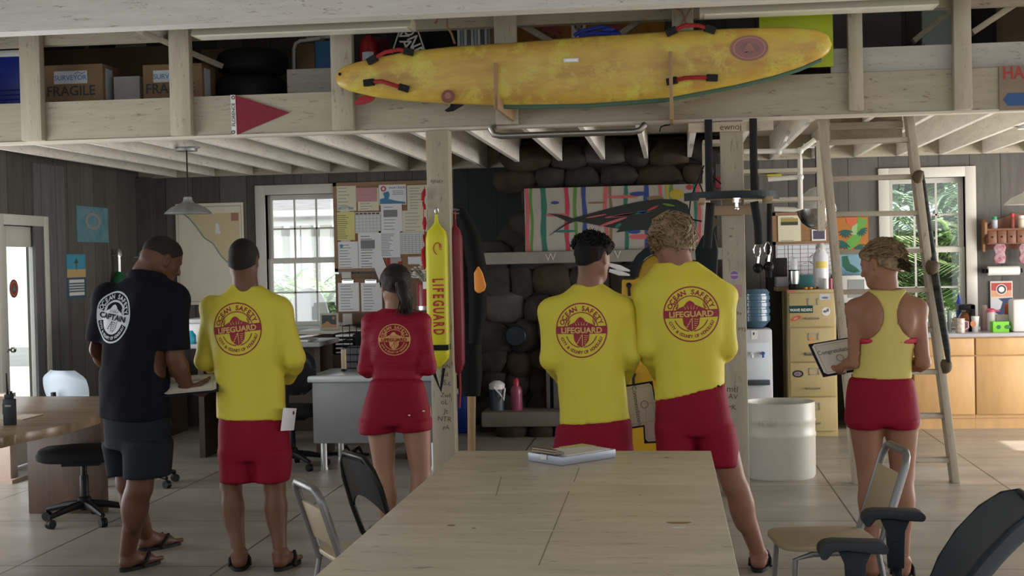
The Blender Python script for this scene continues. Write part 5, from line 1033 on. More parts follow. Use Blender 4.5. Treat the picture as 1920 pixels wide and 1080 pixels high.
# water cooler
Yw = 12.6; q0 = at(1397, 700, Y=Yw); q1 = at(1449, 700, Y=Yw); xm = (q0.x+q1.x)/2; wd_ = q1.x-q0.x; ztop = at(1422, 617, Y=Yw).z
t = thing('water_cooler', 'white water cooler with blue bottle behind the right post', 'water cooler', (xm, Yw+.15, 0))
wp = mat('cooler_white', (.55, .57, .60), .35)
b = MB(); b.box((xm-wd_/2, Yw, 0), (xm+wd_/2, Yw+.32, ztop)); b.build('body', wp, t, world=True, bevel=.02)
z1 = at(1422, 643, Y=Yw).z; z2 = at(1422, 712, Y=Yw).z
b = MB(); b.box((xm-wd_*.42, Yw-.006, z2), (xm+wd_*.38, Yw, z1)); b.build('recess_panel', mat('cooler_pale', (.66, .70, .76), .3), t, world=True, bevel=.01)
b = MB(); b.box((xm-wd_*.42, Yw-.06, z2-.045), (xm+wd_*.38, Yw-.002, z2)); b.build('drip_tray', mat('slate', (.04, .05, .06), .4), t, world=True, bevel=.005)
for k, (dx, c) in enumerate(((-.06, (.6, .6, .62)), (.04, (.03, .1, .3)))):
    b = MB(); b.cyl((xm+dx, Yw, z1-.09), (xm+dx, Yw-.05, z1-.09), .014); b.cyl((xm+dx, Yw-.04, z1-.09), (xm+dx, Yw-.04, z1-.13), .011); b.build('tap', mat(f'tap_{k}', c, .35), t, world=True)
b = MB(); p_ = at(1415, 628, Y=Yw-.003); b.m(PAPER); quad(b, p_.x-.03, p_.x+.03, p_.z-.04, p_.z+.04, p_.y); b.m(INK); blob(b, p_.x-.008, p_.z+.012, .008, .014, p_.y-.001, 8); b.build('label', None, t, world=True)
bz = at(1418, 541, Y=Yw+.15).z; r = .135; b = MB(); h = bz-ztop
pf = [(.06, 0), (.10, .03), (r, .07)]
for k in range(4): z_ = .08+(h-.12)*k/4; pf += [(r, z_), (r, z_+(h-.12)/4*.55), (r-.008, z_+(h-.12)/4*.62), (r-.008, z_+(h-.12)/4*.9)]
pf += [(r, h-.04), (r-.03, h-.005), (.02, h)]
b.lathe(pf, (xm-.015, Yw+.15, ztop), 28); b.build('water_bottle', mat('bottle_blue', (.10, .19, .28), .15, trans=.35), t, world=True)
# barrel
q = at(1468, 903, z=0); d = (q-CP).dot(fw); r = 69/F*d; q = Vector((q.x, q.y+r, 0)); hz = at(1467, 752, Y=q.y).z
t = thing('white_barrel', 'open white plastic barrel standing left of the ladder', 'barrel', (q.x, q.y, 0))
b = MB(); w_ = [(r*.94, 0), (r*.98, .02), (r*.99, .3), (r*1.005, .31), (r*1.005, .33), (r*.985, .34), (r*.985, hz*.74), (r*1.0, hz*.76), (r*.985, hz*.79), (r*.985, hz), (r*.95, hz), (r*.93, hz-.03), (r*.93, .03), (.01, .02)]
b.lathe(w_, n=44); b.build('drum', mat('barrel_plastic', (.62, .61, .54), .4, var=.12, ns=3), t, smooth=50)
b = MB(); put_text(b, '41359', (-.07, 0, .06), (1, 0, 0), (0, 0, 1), .065, .0)
b.v = [((r*.99+.002)*math.sin((x-.04)/r), -(r*.99+.002)*math.cos((x-.04)/r), hz*.6+z) for x, y, z in b.v]; b.build('scrawl', mat('marker_faded', (.47, .46, .41), .8), t)
# kitchen counter
YK = 13.22; xk0 = at(1712, 700, Y=YK).x; xk1 = XR-.05; zk = .885
mp_ = mat('maple', (.60, .36, .15), .45, var=.18, ns=2.5, st=(3, 3, .7))
seams = [at(x, 700, Y=YK).x for x in (1712, 1828, 1942)]+[at(1942, 700, Y=YK).x+.6*k for k in range(1, 3)]+[xk1]
labs = ['maple base cabinet directly right of the ladder foot', 'maple base cabinet at the right picture edge', 'maple base cabinet beyond the right picture edge', 'maple base cabinet second beyond the picture edge', 'maple base cabinet at the side wall']
for i in range(len(seams)-1):
    a_, c_ = seams[i], seams[i+1]
    t = thing('base_cabinet', labs[i], 'cabinet', ((a_+c_)/2, YK+.3, 0), group='maple kitchen cabinets')
    b = MB(); b.box((a_+.001, YK, .10), (c_-.001, YB-.01, zk-.035)); b.box((a_+.001, YK+.01, 0), (c_-.001, YB-.05, .10)); b.build('carcass', mp_, t, world=True)
    if i == 0 or True:
        b = MB(); b.box((a_+.008, YK-.02, zk-.20), (c_-.008, YK, zk-.045)); b.build('drawer', mp_, t, world=True, bevel=.003)
        b = MB(); b.box((a_+.008, YK-.02, .135), (c_-.008, YK, zk-.212)); b.build('door', mp_, t, world=True, bevel=.003)
xl_ = at(1600, 640, Y=YK).x
b = MB(); b.box((xl_, YK+.02, .0), (xk0-.002, YB-.01, zk-.035)); o = one(b, 'appliance_front', mat('appliance_olive', (.12, .10, .045), .5), 'dark olive appliance front under the counter behind the ladder', 'appliance')
b = MB(); b.box((xl_-.05, YK-.04, zk-.033), (xk1, YB-.002, zk)); one(b, 'countertop', mat('laminate_lilac', (.50, .47, .52), .3, var=.1, ns=20), 'long pale lilac kitchen countertop under the right window', 'countertop', bevel=.005)
# left white fridge-like / microwave
X0_, X1_, Z0_, Z1_ = wall_rect(1578, 516, 1645, 568, 13.5); t = thing('microwave', 'white microwave on the shelf behind the short-haired woman', 'microwave', ((X0_+X1_)/2, 13.6, Z0_))
b = MB(); b.box((X0_, 13.5, Z0_), (X1_, 13.85, Z1_)); b.build('housing', WHITE, t, world=True, bevel=.01); b = MB(); b.box((X0_+.06, 13.495, Z0_+.05), (X1_-.12, 13.5, Z1_-.04)); b.build('door', mat('mw_grey', (.28, .30, .31), .3), t, world=True)
b = MB(); b.box((X0_, 13.48, zk), (X1_, 13.88, Z0_)); one(b, 'counter_shelf', mat('shelf_dark', (.035, .035, .035), .5), 'dark shelf box carrying the microwave on the counter', 'shelf')
b = MB(); X0_, X1_, Z0_, Z1_ = wall_rect(1567, 515, 1577, 575, 13.4); b.box((X0_, 13.4, zk), (X1_, 13.8, Z1_)); one(b, 'black_fridge_edge', BLACK, 'narrow black appliance edge left of the microwave', 'appliance', bevel=.01)
def ct(x0, y0, x1, Y, z0=None): X0, X1, _, Z1 = wall_rect(x0, y0, x1, 610, Y); return X0, X1, (zk if z0 is None else z0), Z1
def mug(x0, x1, y0, Y, m_, lab, name='mug', handle=1, taper=1.0):
    X0, X1, Z0, Z1 = ct(x0, y0, x1, Y); r = (X1-X0)/2; t = thing(name, lab, name.split('_')[-1], ((X0+X1)/2, Y, Z0)); h = Z1-Z0
    b = MB(); b.lathe([(r*taper, 0), (r, h), (r-.006, h), (r*taper-.006, .008), (.005, .006)], n=24); b.build('cup', m_, t, smooth=50)
    if handle: b = MB(); b.tube([(r-.003, 0, h*.8), (r+.03, 0, h*.75), (r+.032, 0, h*.35), (r-.003, 0, h*.2)], .006, 8); b.build('handle', m_, t)
    return t
mug(1791, 1809, 597, 13.34, mat('spotted_mug', (.62, .60, .58), .4, col2=(.35, .22, .16), ns=60), 'white mug with brown spots at the front of the counter')
mug(1821, 1836, 593, 13.45, WHITE, 'white paper cup with an orange print on the counter', 'paper_cup', 0, .8)
p_ = ct(1821, 593, 1836, 13.38); b = MB(); blob(b, (p_[0]+p_[1])/2-.02, p_[2]+.08, .026, .03, 13.375); one(b, 'cup_print', mat('print_orange', (.55, .2, .08)), 'round orange print on the front of the white paper cup', 'print')
X0, X1, Z0, Z1 = ct(1850, 585, 1867, 13.45); t = thing('plastic_pitcher', 'pale plastic pitcher with pink lid on the counter', 'pitcher', ((X0+X1)/2, 13.45, zk)); r = (X1-X0)/2
b = MB(); b.lathe([(r*.85, 0), (r, Z1-zk), (r*.9, Z1-zk)], n=20); b.build('jug', mat('jug_pale', (.55, .52, .50), .4), t); b = MB(); b.lathe([(r*1.05, Z1-zk), (r*1.05, Z1-zk+.02), (r*.5, Z1-zk+.035)], n=20); b.box((0, -.02, Z1-zk+.005), (r*1.9, .02, Z1-zk+.02)); b.build('lid', mat('pink', (.62, .08, .16), .4), t)
X0, X1, Z0, Z1 = ct(1861, 603, 1891, 13.32); b = MB(); b.m(mat('box_green', (.18, .55, .03), .5)).box((X0, 13.3, zk), (X1, 13.42, Z1)); b.m(mat('dkgreen_print', (.03, .16, .03))); blob(b, X0+.05, zk+.05, .02, .02, 13.2985); blob(b, X0+.13, zk+.05, .03, .02, 13.2985); one(b, 'tea_box', None, 'bright green tea box on the counter', 'box')
X0, X1, Z0, Z1 = ct(1866, 590, 1890, 13.5); b = MB(); b.box((X0, 13.46, zk), (X1, 13.55, Z1)); one(b, 'sugar_box', mat('box_ivory', (.50, .47, .42)), 'ivory box standing behind the bright green tea box', 'box', bevel=.004)
X0, X1, Z0, Z1 = ct(1897, 561, 1935, 13.35); b = MB(); r = (X1-X0)/2; b.box((X0, 13.3, zk), (X1, 13.5, Z1)); one(b, 'white_canister', mat('canister_white', (.74, .72, .70), .4), 'large white box canister at the right picture edge of the counter', 'canister', bevel=.02)
X0, X1, Z0, Z1 = ct(1889, 568, 1900, 13.6); b = MB(); b.lathe([(.05, 0), (.06, .05), (.055, .25), (.03, Z1-zk)], ((X0+X1)/2, 13.6, zk), 20); one(b, 'orange_vase', mat('terracotta', (.42, .11, .04), .5), 'orange vase squeezed left of the large white canister', 'vase')
# coffee maker
X0, X1, Z0, Z1 = ct(1796, 571, 1827, 13.6); t = thing('coffee_maker', 'black coffee maker with a blue-topped bottle behind it on the counter', 'coffee maker', ((X0+X1)/2, 13.6, zk))
b = MB(); b.box((X0, 13.55, Z1-.05), (X1, 13.75, Z1)); b.box((X1-.05, 13.55, zk), (X1, 13.75, Z1)); b.box((X0, 13.55, zk), (X1, 13.75, zk+.03)); b.build('housing', BLACK, t, world=True, bevel=.008)
b = MB(); b.lathe([(.06, .03), (.085, .09), (.075, .14), (.05, .18)], (X0+.09, 13.64, zk), 20); b.build('carafe', mat('carafe_brown', (.26, .09, .03), .25), t, world=True)
b = MB(); b.lathe([(.03, 0), (.03, Z1-zk+.02), (.015, Z1-zk+.05), (.015, Z1-zk+.09)], ((X0+X1)/2-.02, 13.82, zk), 12); one(b, 'soap_bottle', mat('soap_blue', (.02, .07, .32), .3), 'blue-topped bottle rising behind the coffee maker', 'bottle')
for k, (x0, x1, y0, Y, c, lab) in enumerate(((1838, 1852, 572, 13.7, (.55, .42, .40), 'tall packet with pink print beside the window frame'), (1776, 1784, 582, 13.6, (.20, .24, .22), 'dark lidded jar behind the wrapped pole'), (1764, 1775, 600, 13.5, (.60, .60, .58), 'white cup between the ladder rail and the wrapped pole'), (1808, 1816, 604, 13.5, (.35, .15, .25), 'small purple jar between mug and paper cup'))):
    X0, X1, Z0, Z1 = ct(x0, y0, x1, Y); b = MB(); r = (X1-X0)/2; b.lathe([(r, 0), (r, (Z1-zk)*.85), (r*.8, Z1-zk)], ((X0+X1)/2, Y, zk), 16); one(b, 'jar', mat(f'jar_{k}', c, .4), lab, 'jar', 'jars on the counter')
def surfp(b, R, y):
    W_, H_ = R[1]-R[0], R[3]-R[2]; T = lambda L: [(R[0]+W_*x, R[2]+H_*z) for x, z in L]
    b.m(mat('sp_red', (.42, .05, .04))).prism(T([(.05, .7), (.95, .7), (.95, .95), (.05, .95)]), (0, .0004, 0), (0, y, 0)); b.m(mat('sp_peach', (.60, .30, .18))).prism(T([(.05, .55), (.95, .55), (.95, .74), (.5, .7), (.05, .74)]), (0, .0004, 0), (0, y-.0005, 0))
    b.m(mat('sp_navy', (.01, .03, .10))).prism(T([(.15, .12), (.45, .2), (.55, .4), (.35, .5), (.98, .52), (.98, .1), (.4, .02)]), (0, .0004, 0), (0, y-.001, 0)); b.m(mat('sp_foam', (.50, .52, .56))).prism(T([(.0, .1), (.15, .12), (.42, .22), (.5, .38), (.3, .48), (.0, .5)]), (0, .0004, 0), (0, y-.0012, 0))
    cx_, cz_ = R[0]+W_*.5, R[2]+H_*.76; b.m(PAPER); blob(b, cx_, cz_, W_*.24, W_*.24, y-.002, 24); b.m(INK); blob(b, cx_, cz_, W_*.21, W_*.21, y-.0025, 24); b.m(PAPER); blob(b, cx_, cz_, W_*.13, W_*.13, y-.003, 20)
sheet('surf_poster', (1857, 527, 1899, 592), YW-.01, mat('poster_ivory', (.58, .52, .46), .6), 'red and navy wave poster with a round emblem above the counter', 'poster', n=0, extra=surfp)
# paper towel + spice shelf + mitts
p0 = at(1852, 508, Y=13.85); p1 = at(1911, 507, Y=13.85)
t = thing('paper_towel', 'white paper towel roll mounted on the wall under the spice shelf', 'paper towel', (p0+p1)/2)
b = MB(); b.cyl(p0, p1, .045, n=20); b.build('roll', PAPER, t, world=True); b = MB(); b.cyl(p0-Vector((.02, 0, 0)), p0, .02); b.cyl(p1, p1+Vector((.02, 0, 0)), .02); b.box((p0.x-.03, 13.84, p0.z-.02), (p0.x-.015, YB, p0.z+.02)); b.box((p1.x+.015, 13.84, p1.z-.02), (p1.x+.03, YB, p1.z+.02)); b.build('holder', BLACK, t, world=True)
X0, X1, Z0, Z1 = wall_rect(1852, 430, 1960, 457, 13.75); cw = mat('cherry_wood', (.17, .055, .02), .45, var=.3, ns=3, st=(1, 4, 4))
t = thing('spice_shelf', 'reddish wooden spice shelf with small drawers on the right wall', 'shelf', ((X0+X1)/2, 13.85, Z0))
b = MB(); b.box((X0, 13.76, Z0), (X1, 13.93, Z1)); b.box((X0, 13.76, Z1), (X1, 13.93, Z1+.012)); b.build('drawer_case', cw, t, world=True)
zl, zh = at(1853, 472, Y=13.75).z, at(1853, 411, Y=13.75).z; b = MB(); b.prism([(0, 0), (.0, .12), (-.1, .17), (-.1, (zh-zl)*.9), (-.05, zh-zl), (0.07, zh-zl), (.07, 0)], (.022, 0, 0), (X0-.022, 13.86, zl), (0, 1, 0), (0, 0, 1)); b.build('side_panel', mat('pine_side', (.27, .13, .05), .5), t, world=True)
b = MB(); b.prism([(0, 0), (.12, .1), (.3, .16), (.5, .12), (X1-X0, .12), (X1-X0, 0)], (0, .015, 0), (X0, 13.93, Z1)); b.box((X0, 13.93, zl+.02), (X1, 13.945, Z0)); b.build('back_panel', cw, t, world=True)
n = 6
for i in range(n):
    a_ = X0+(X1-X0)*i/n; c_ = X0+(X1-X0)*(i+1)/n; b = MB(); b.box((a_+.006, 13.75, Z0+.008), (c_-.006, 13.765, Z1-.008)); dr = b.build('drawer', cw, t, world=True, bevel=.002)
    b = MB(); b.ball(((a_+c_)/2, 13.745, (Z0+Z1)/2), .009, 8, 6); o = b.build('knob', mat('knob_dark', (.05, .02, .01), .4), None); o.parent = dr; o.data.transform(_pm[t.name]['M'].inverted())
for k, (x0, x1, y0, c, cap, lab) in enumerate(((1859, 1871, 406, (.35, .38, .45), (.01, .22, .07), 'green-capped jar on the spice shelf'), (1895, 1903, 400, (.20, .04, .03), (.5, .02, .05), 'small red-capped sauce bottle on the spice shelf'), (1909, 1922, 404, (.50, .44, .32), (.65, .62, .58), 'cream jar on the spice shelf at the picture edge'))):
    a_, c_, _, z_ = wall_rect(x0, y0, x1, 426, 13.82); r = (c_-a_)/2; t = thing('spice_jar', lab, 'jar', ((a_+c_)/2, 13.83, Z1+.012), group='jars on the spice shelf'); h = z_-Z1-.012
    b = MB(); b.lathe([(r, 0), (r, h*.7), (r*.7, h*.78)], n=16); b.build('jar_body', mat(f'sj_{k}', c, .4), t); b = MB(); b.lathe([(r*.85, h*.76), (r*.85, h), (r*.5, h)], n=16); b.build('cap', mat(f'sc_{k}', cap, .4), t)
fl_ = mat('floral_pink', (.42, .36, .36), .7, col2=(.26, .012, .06), ns=26)
for k, x in enumerate((1875, 1922)):
    p_ = at(x, 494, Y=13.8); b = MB(); b.prism([(-.045, 0), (.045, 0), (.06, .06), (.045, .10), (.06, .16), (.035, .20), (-.035, .20), (-.06, .15), (-.045, .1), (-.06, .05)], (0, .03, 0), (p_.x, 13.79, p_.z)); one(b, 'oven_mitt', fl_, ('pink floral oven mitt hanging left under the spice shelf', 'pink floral oven mitt at the picture edge under the spice shelf')[k], 'oven mitt', 'oven mitts under the spice shelf', bevel=.012)
    p_.z += .2
    b = MB(); b.tube([p_, p_+Vector((0, .0, .05))], .004, 6); one(b, 'hook', BLACK, ('hook holding the left oven mitt', 'hook holding the oven mitt at picture edge')[k], 'hook')
# ================================================================= LADDER
lw = cream('z', 'ladder_wood', (.46, .40, .31))
fL = at(1606, 906, z=0); fR = at(1790, 904, z=0); tL = at(1544, 250, Y=YBM+.5); tR = at(1700, 190, Y=YBM+.5)
ext_ = .35
t = thing('loft_ladder', 'worn cream wooden ladder leaning up to the loft hatch', 'ladder', (fL+fR)/2)
tL2 = tL; tR2 = tR
dL = (tL-fL).normalized(); dR = (tR-fR).normalized()
for A, B_, d in ((fL, tL, dL), (fR, tR, dR)):
    b = MB(); b.bar(A, B_+d*(.1 if A is fL else .05), .052, .12, up=(0, -1, .3)); b.v = [(x, y, max(z, 0.0)) for x, y, z in b.v]; b.build('rail', lw, t, world=True, bevel=.003)
for y0, y1 in ((862, 862), (780, 779), (697, 697), (620, 618), (548, 543), (473, 470), (402, 399), (336, 331), (268, 262)):
    def onrail(A, B_, y):
        lo, hi = 0., 1.
        for _ in range(30):
            m_ = (lo+hi)/2; p_ = A.lerp(B_, m_); v = p_-CP; yy = 540-F*v.dot(cu)/v.dot(fw)
            if yy > y: lo = m_
            else: hi = m_
        return A.lerp(B_, lo)
    p_ = onrail(fL, tL, y0); q = onrail(fR, tR, y1); b = MB(); b.bar(p_, q, .09, .034, up=(0, 0, 1)); b.build('rung', cream('x', 'ladder_rung', (.46, .40, .31)), t, world=True, bevel=.003)
# wrapped pole with shells along the ladder
A = at(1727, 322, Y=10.3); B_ = at(1781, 697, Y=9.9)
t = thing('wrapped_pole', 'black taped pole with coconut shells hanging along the right ladder rail', 'pole', B_)
b = MB(); b.tube([A, at(1740, 420, Y=10.2), at(1757, 540, Y=10.05), at(1776, 655, Y=9.95), at(1779, 680, Y=9.9)], [.02, .026, .028, .024, .016], 10); b.build('pole', mat('tape_black', (.05, .055, .055), .5, col2=(.006, .007, .007), ns=3, st=(1, 1, 7), bump=.6), t, world=True)
for x, y, r in ((1721, 331, .04), (1748, 501, .048), (1774, 687, .042)):
    b = MB(); c = at(x, y, Y=10.05 if y < 600 else 9.92); rock(b, c, (r*1.0, r*.8, r*1.15), rnd, 12, 9, .9); b.build('coconut_shell', mat('coconut', (.10, .065, .03), .7, var=.5, ns=20), t, world=True)
# ================================================================= LEFT BACK: desks
# grey metal desk
zd = .765
cBL = at(575, 705, z=zd); cBR = cBL+Vector((1.6, 0.0, 0))
zt_ = zd; q = cBL
t = thing('steel_desk', 'grey steel office desk with pale edge behind the red-shirted woman', 'desk', (q.x+.8, q.y+.4, 0))
gs = mat('desk_grey', (.16, .16, .165), .45, var=.12, ns=3); dw = .78
b = MB(); b.box((q.x, q.y, zd-.055), (q.x+1.12, q.y+dw, zd)); b.build('desktop', mat('desk_top', (.34, .36, .36), .3), t, world=True, bevel=.012)
b = MB(); b.box((q.x+.035, q.y+.03, .22), (q.x+1.08, q.y+.06, zd-.055)); b.box((q.x+.035, q.y+.06, .22), (q.x+.42, q.y+dw-.03, zd-.055)); b.box((q.x+.7, q.y+.06, .22), (q.x+1.08, q.y+dw-.03, zd-.055)); b.build('pedestals', gs, t, world=True, bevel=.005)
for x in (.10, 1.0):
    for y in (.1, dw-.1): b = MB(); b.cyl((q.x+x, q.y+y, .02), (q.x+x, q.y+y, .22), .03, n=12); b.lathe([(.035, 0), (.035, .02)], (q.x+x, q.y+y, 0), 12); b.build('leg', STEEL, t, world=True)
def ondesk(px_, y): p_ = at(px_, y, z=zd); return p_
p_ = ondesk(645, 696); d_ = (p_-CP).dot(fw); hh = 41/F*d_
b = MB(); b.m(mat('tube_tan', (.42, .34, .24), .7)).lathe([(.022, .02), (.022, hh)], (p_.x, p_.y, zd), 14); b.m(BLACK).lathe([(.024, 0), (.024, .02)], (p_.x, p_.y, zd), 14); one(b, 'cardboard_tube', None, 'tan cardboard tube standing on the front of the steel desk', 'tube')
t = thing('wire_basket', 'tall black wire basket on the steel desk behind the red sleeve', 'basket', at(668, 690, z=zd))
p_ = at(668, 690, z=zd); d_ = (p_-CP).dot(fw); w_ = 38/F*d_; h = 80/F*d_; b = MB()
for i in range(7):
    z = h*i/6; b.tube([(-w_/2, -.1, z), (w_/2+.25, -.1, z), (w_/2+.25, .15, z), (-w_/2, .15, z), (-w_/2, -.1, z)], .004, 5)
for i in range(8): x = -w_/2+(w_+.25)*i/7; b.tube([(x, -.1, 0), (x, -.1, h)], .003, 5); b.tube([(x, .15, 0), (x, .15, h)], .003, 5)
b.build('wire_frame', BLACK, t)
b = MB(); b.box((-w_/2+.01, -.08, .01), (w_/2+.2, .13, h*.5)); b.build('paper_stack', mat('stack_dark', (.08, .08, .09), .7), t)
# sorter + dark low shelf behind
X0, X1, Z0, Z1 = wall_rect(480, 622, 800, 790, 13.45); b = MB(); b.box((X0, 13.45, 0), (X1, 13.8, Z1)); one(b, 'low_bookcase', mat('dark_wood', (.05, .035, .025)), 'long dark low bookcase below the left window', 'bookcase', bevel=.005)
b = MB(); X0, X1, Z0, Z1 = wall_rect(556, 619, 802, 625, 13.3); b.box((X0, 13.3, Z0), (X1, 13.85, Z1)); one(b, 'bookcase_top', mat('shelf_pale', (.50, .47, .40), .5), 'pale narrow shelf top under the left window sill', 'shelf')
t = thing('letter_sorter', 'black letter sorter with stacked paper trays beside the wire basket', 'sorter', at(638, 668, Y=12.4))
X0, X1, Z0, Z1 = wall_rect(625, 626, 665, 665, 12.4)
for i in range(5): z = Z0+(Z1-Z0)*i/5; b = MB(); b.box((X0, 12.4, z), (X1, 12.7, z+.012)); b.build('tray', BLACK, t, world=True); b = MB(); b.box((X0+.02, 12.41, z+.013), (X1-.02, 12.68, z+.028)); b.build('paper', PAPER, t, world=True)
b = MB(); b.box((X0-.01, 12.4, Z0), (X0, 12.7, Z1)); b.box((X1, 12.4, Z0), (X1+.01, 12.7, Z1)); b.box((X0-.01, 12.69, Z0), (X1+.01, 12.7, Z1)); b.build('frame', BLACK, t, world=True)
b = MB(); X0, X1, Z0, Z1 = wall_rect(611, 665, 680, 720, 12.35); b.box((X0, 12.35, 0), (X1, 12.8, Z1)); one(b, 'side_cabinet', mat('cab_brown', (.09, .065, .05), .5), 'small brown cabinet carrying the black letter sorter', 'cabinet', bevel=.006)
def sunset(b, R, y):
    W_, H_ = R[1]-R[0], R[3]-R[2]; T = lambda L: [(R[0]+W_*x, R[2]+H_*z) for x, z in L]
    b.m(mat('fr_dark', (.04, .06, .055))).prism(T([(.1, .12), (.9, .12), (.9, .88), (.1, .88)]), (0, .0004, 0), (0, y, 0)); b.m(mat('fr_orange', (.42, .22, .10))).prism(T([(.1, .12), (.9, .12), (.9, .3), (.6, .32), (.5, .45), (.38, .52), (.28, .42), (.1, .3)]), (0, .0004, 0), (0, y-.001, 0)); blob(b, R[0]+W_*.75, R[2]+H_*.7, W_*.08, W_*.08, y-.001)
sheet('framed_picture', (600, 587, 634, 618), 13.5, mat('frame_cream', (.45, .42, .34)), 'small framed sunset picture standing on the left window sill', 'picture', n=0, extra=sunset, th=.02)
b = MB(); X0, X1, Z0, Z1 = wall_rect(556, 655, 590, 664, 11.6); b.box((X0-.12, 11.45, 1.001), (X1-.02, 11.8, 1.02)); b.bar((X0-.12, 11.47, 1.03), (X1+.06, 11.47, 1.06), .3, .012); one(b, 'open_book', PAPER, 'white open book on a stand beside the second man elbow', 'book')
# corner desk behind captain and second man
q = at(330, 690, z=.75); b = MB(); t = thing('corner_desk', 'dark desk behind the captain and the first yellow-shirted man', 'desk', (q.x+.6, 11.7, 0))
X0 = at(345, 690, Y=11.4).x; X1 = at(600, 690, Y=11.4).x
b.box((X0, 11.4, .96), (X1, 12.1, 1.0)); b.build('desktop', mat('desk_edge', (.25, .25, .25), .4), t, world=True, bevel=.004)
b = MB(); b.box((X0+.05, 11.6, 0), (X0+.1, 12.05, .96)); b.box((X1-.1, 11.6, 0), (X1-.05, 12.05, .96)); b.box((X0+.1, 12.0, .3), (X1-.1, 12.03, .96)); b.build('panels', mat('dark_wood', (.05, .035, .025)), t, world=True)
X0, X1, Z0, Z1 = wall_rect(341, 598, 388, 655, 11.65); t = thing('printer', 'white printer on the dark desk behind the captain', 'printer', ((X0+X1)/2, 11.8, 1.0))
b = MB(); b.box((X0, 11.65, 1.0), (X1, 12.0, Z1-.04)); b.build('body', WHITE, t, world=True, bevel=.015); b = MB(); b.box((X0+.02, 11.66, Z1-.04), (X1-.02, 11.98, Z1)); b.build('lid', mat('printer_grey', (.55, .55, .53), .4), t, world=True, bevel=.01)
p_ = at(359, 660, Y=11.5); b = MB(); z_ = at(359, 620, Y=11.5).z; b.lathe([(.04, 0), (.042, .02), (.042, z_-1.0-.04), (.02, z_-1.0-.01), (.018, z_-1.0)], (p_.x, 11.5, 1.0), 16); one(b, 'cyan_bottle', mat('cyan_plastic', (.02, .35, .50), .25), 'bright cyan bottle in front of the white printer', 'bottle')
# chairs
def office_chair(name, lab, loc, rz, seat_m, back_m, frame_m, back=True, arms=False, seat_h=.47, back_top=.95, S=1.0, seatsz=(.48, .46), bw_=.42, tilt=.18):
    t = thing(name, lab, 'chair', loc, rz)
    b = MB()
    for k in range(5):
        a = 2*PI*k/5+.3; e = Vector((.28*math.cos(a), .28*math.sin(a), .075)); o = MB(); o.tube([(0, 0, .12), (e.x*.5, e.y*.5, .105), tuple(e)], [.03, .024, .016], 8); lg = o.build('leg', frame_m, t)
        o = MB(); dx = .02*math.sin(a); dy = -.02*math.cos(a); o.cyl((e.x-dx-.0, e.y-dy, .03), (e.x-dx*.1, e.y-dy*.1, .03), .03, n=14); o.cyl((e.x+dx*.1, e.y+dy*.1, .03), (e.x+dx, e.y+dy, .03), .03, n=14); o.cyl((e.x, e.y, .03), (e.x, e.y, .08), .009, n=8); w_ = o.build('caster', frame_m, None); w_.parent = lg
    b = MB(); b.lathe([(.04, .08), (.045, .16), (.03, .17), (.028, .30), (.02, .31), (.02, seat_h-.06)], n=16); b.build('gas_column', frame_m, t)
    b = MB(); b.box((-.12, -.1, seat_h-.075), (.12, .12, seat_h-.045)); b.build('mechanism', frame_m, t)
    b = MB(); sx, sy = seatsz; n = 20; prof = [(.86, -.045), (.98, -.03), (1.0, 0.0), (.93, .035), (.5, .048), (0.01, .045)]
    V = []; Fs = []
    for s_, h in prof:
        for j in range(n): a = 2*PI*j/n; V.append((sx/2*s_*math.copysign(abs(math.cos(a))**.6, math.cos(a)), sy/2*s_*math.copysign(abs(math.sin(a))**.6, math.sin(a)), seat_h+h-(.02 if math.sin(a) > .7 and s_ > .8 else 0)))
    for i in range(len(prof)-1):
        for j in range(n): Fs.append((i*n+j, i*n+(j+1) % n, (i+1)*n+(j+1) % n, (i+1)*n+j))
    Fs.append(tuple(range(n))); b.add(V, Fs); b.build('seat', seat_m, t, smooth=60)
    if back:
        b = MB(); zb = seat_h+.14; hb = back_top-zb; V = []; Fs = []; m_ = 12; n = 10
        for sd in (0, 1):
            for i in range(m_+1):
                v = i/m_; w_ = bw_/2*(1-.18*(2*v-1)**2)*(1-.35*max(0, v-.8)/.2)*(1-.3*max(0, .15-v)/.15)
                for j in range(n+1):
                    u = 2*j/n-1; y = -(sy/2)+.02 - hb*v*tilt + .05*u*u + (.022 if sd == 0 else -.03)*(1-(abs(u)**4))*(1-(2*v-1)**6)
                    V.append((w_*u, y, zb+hb*v))
        K = (m_+1)*(n+1)
        for sd in (0, 1):
            for i in range(m_):
                for j in range(n): a = sd*K+i*(n+1)+j; f = (a, a+1, a+n+2, a+n+1); Fs.append(f if sd == 0 else f[::-1])
        for i in range(m_):
            for j in (0, n): a = i*(n+1)+j; Fs.append((a, a+n+1, a+n+1+K, a+K))
        for i in (0, m_):
            for j in range(n): a = i*(n+1)+j; Fs.append((a, a+1, a+1+K, a+K))
        b.add(V, Fs); b.build('backrest', back_m, t, smooth=60)
        b = MB(); b.tube([(0, -.1, seat_h-.06), (0, -sy/2-.05, seat_h-.03), (0, -sy/2-.07, seat_h+.2), (0, -sy/2-.06-hb*.3*tilt, zb+hb*.4)], .02, 8); b.build('back_bracket', frame_m, t)
    return t
grb = mat('chair_bluegrey', (.24, .28, .31), .45); cfk = mat('chair_black_fabric', (.010, .010, .012), .85)
q = at(160, 762, Y=10.4); office_chair('office_chair', 'blue-grey shell office chair behind the slab table', (q.x, 10.4, 0), -.45, grb, grb, BLACK, back_top=at(150, 692, Y=10.3).z, bw_=.52)
q = at(160, 978, z=0); office_chair('task_stool', 'black fabric task chair beside the slab table', (q.x, q.y, 0), .2, cfk, cfk, BLACK, back=False, seat_h=at(170, 843, Y=q.y).z-.02, seatsz=(.58, .46))
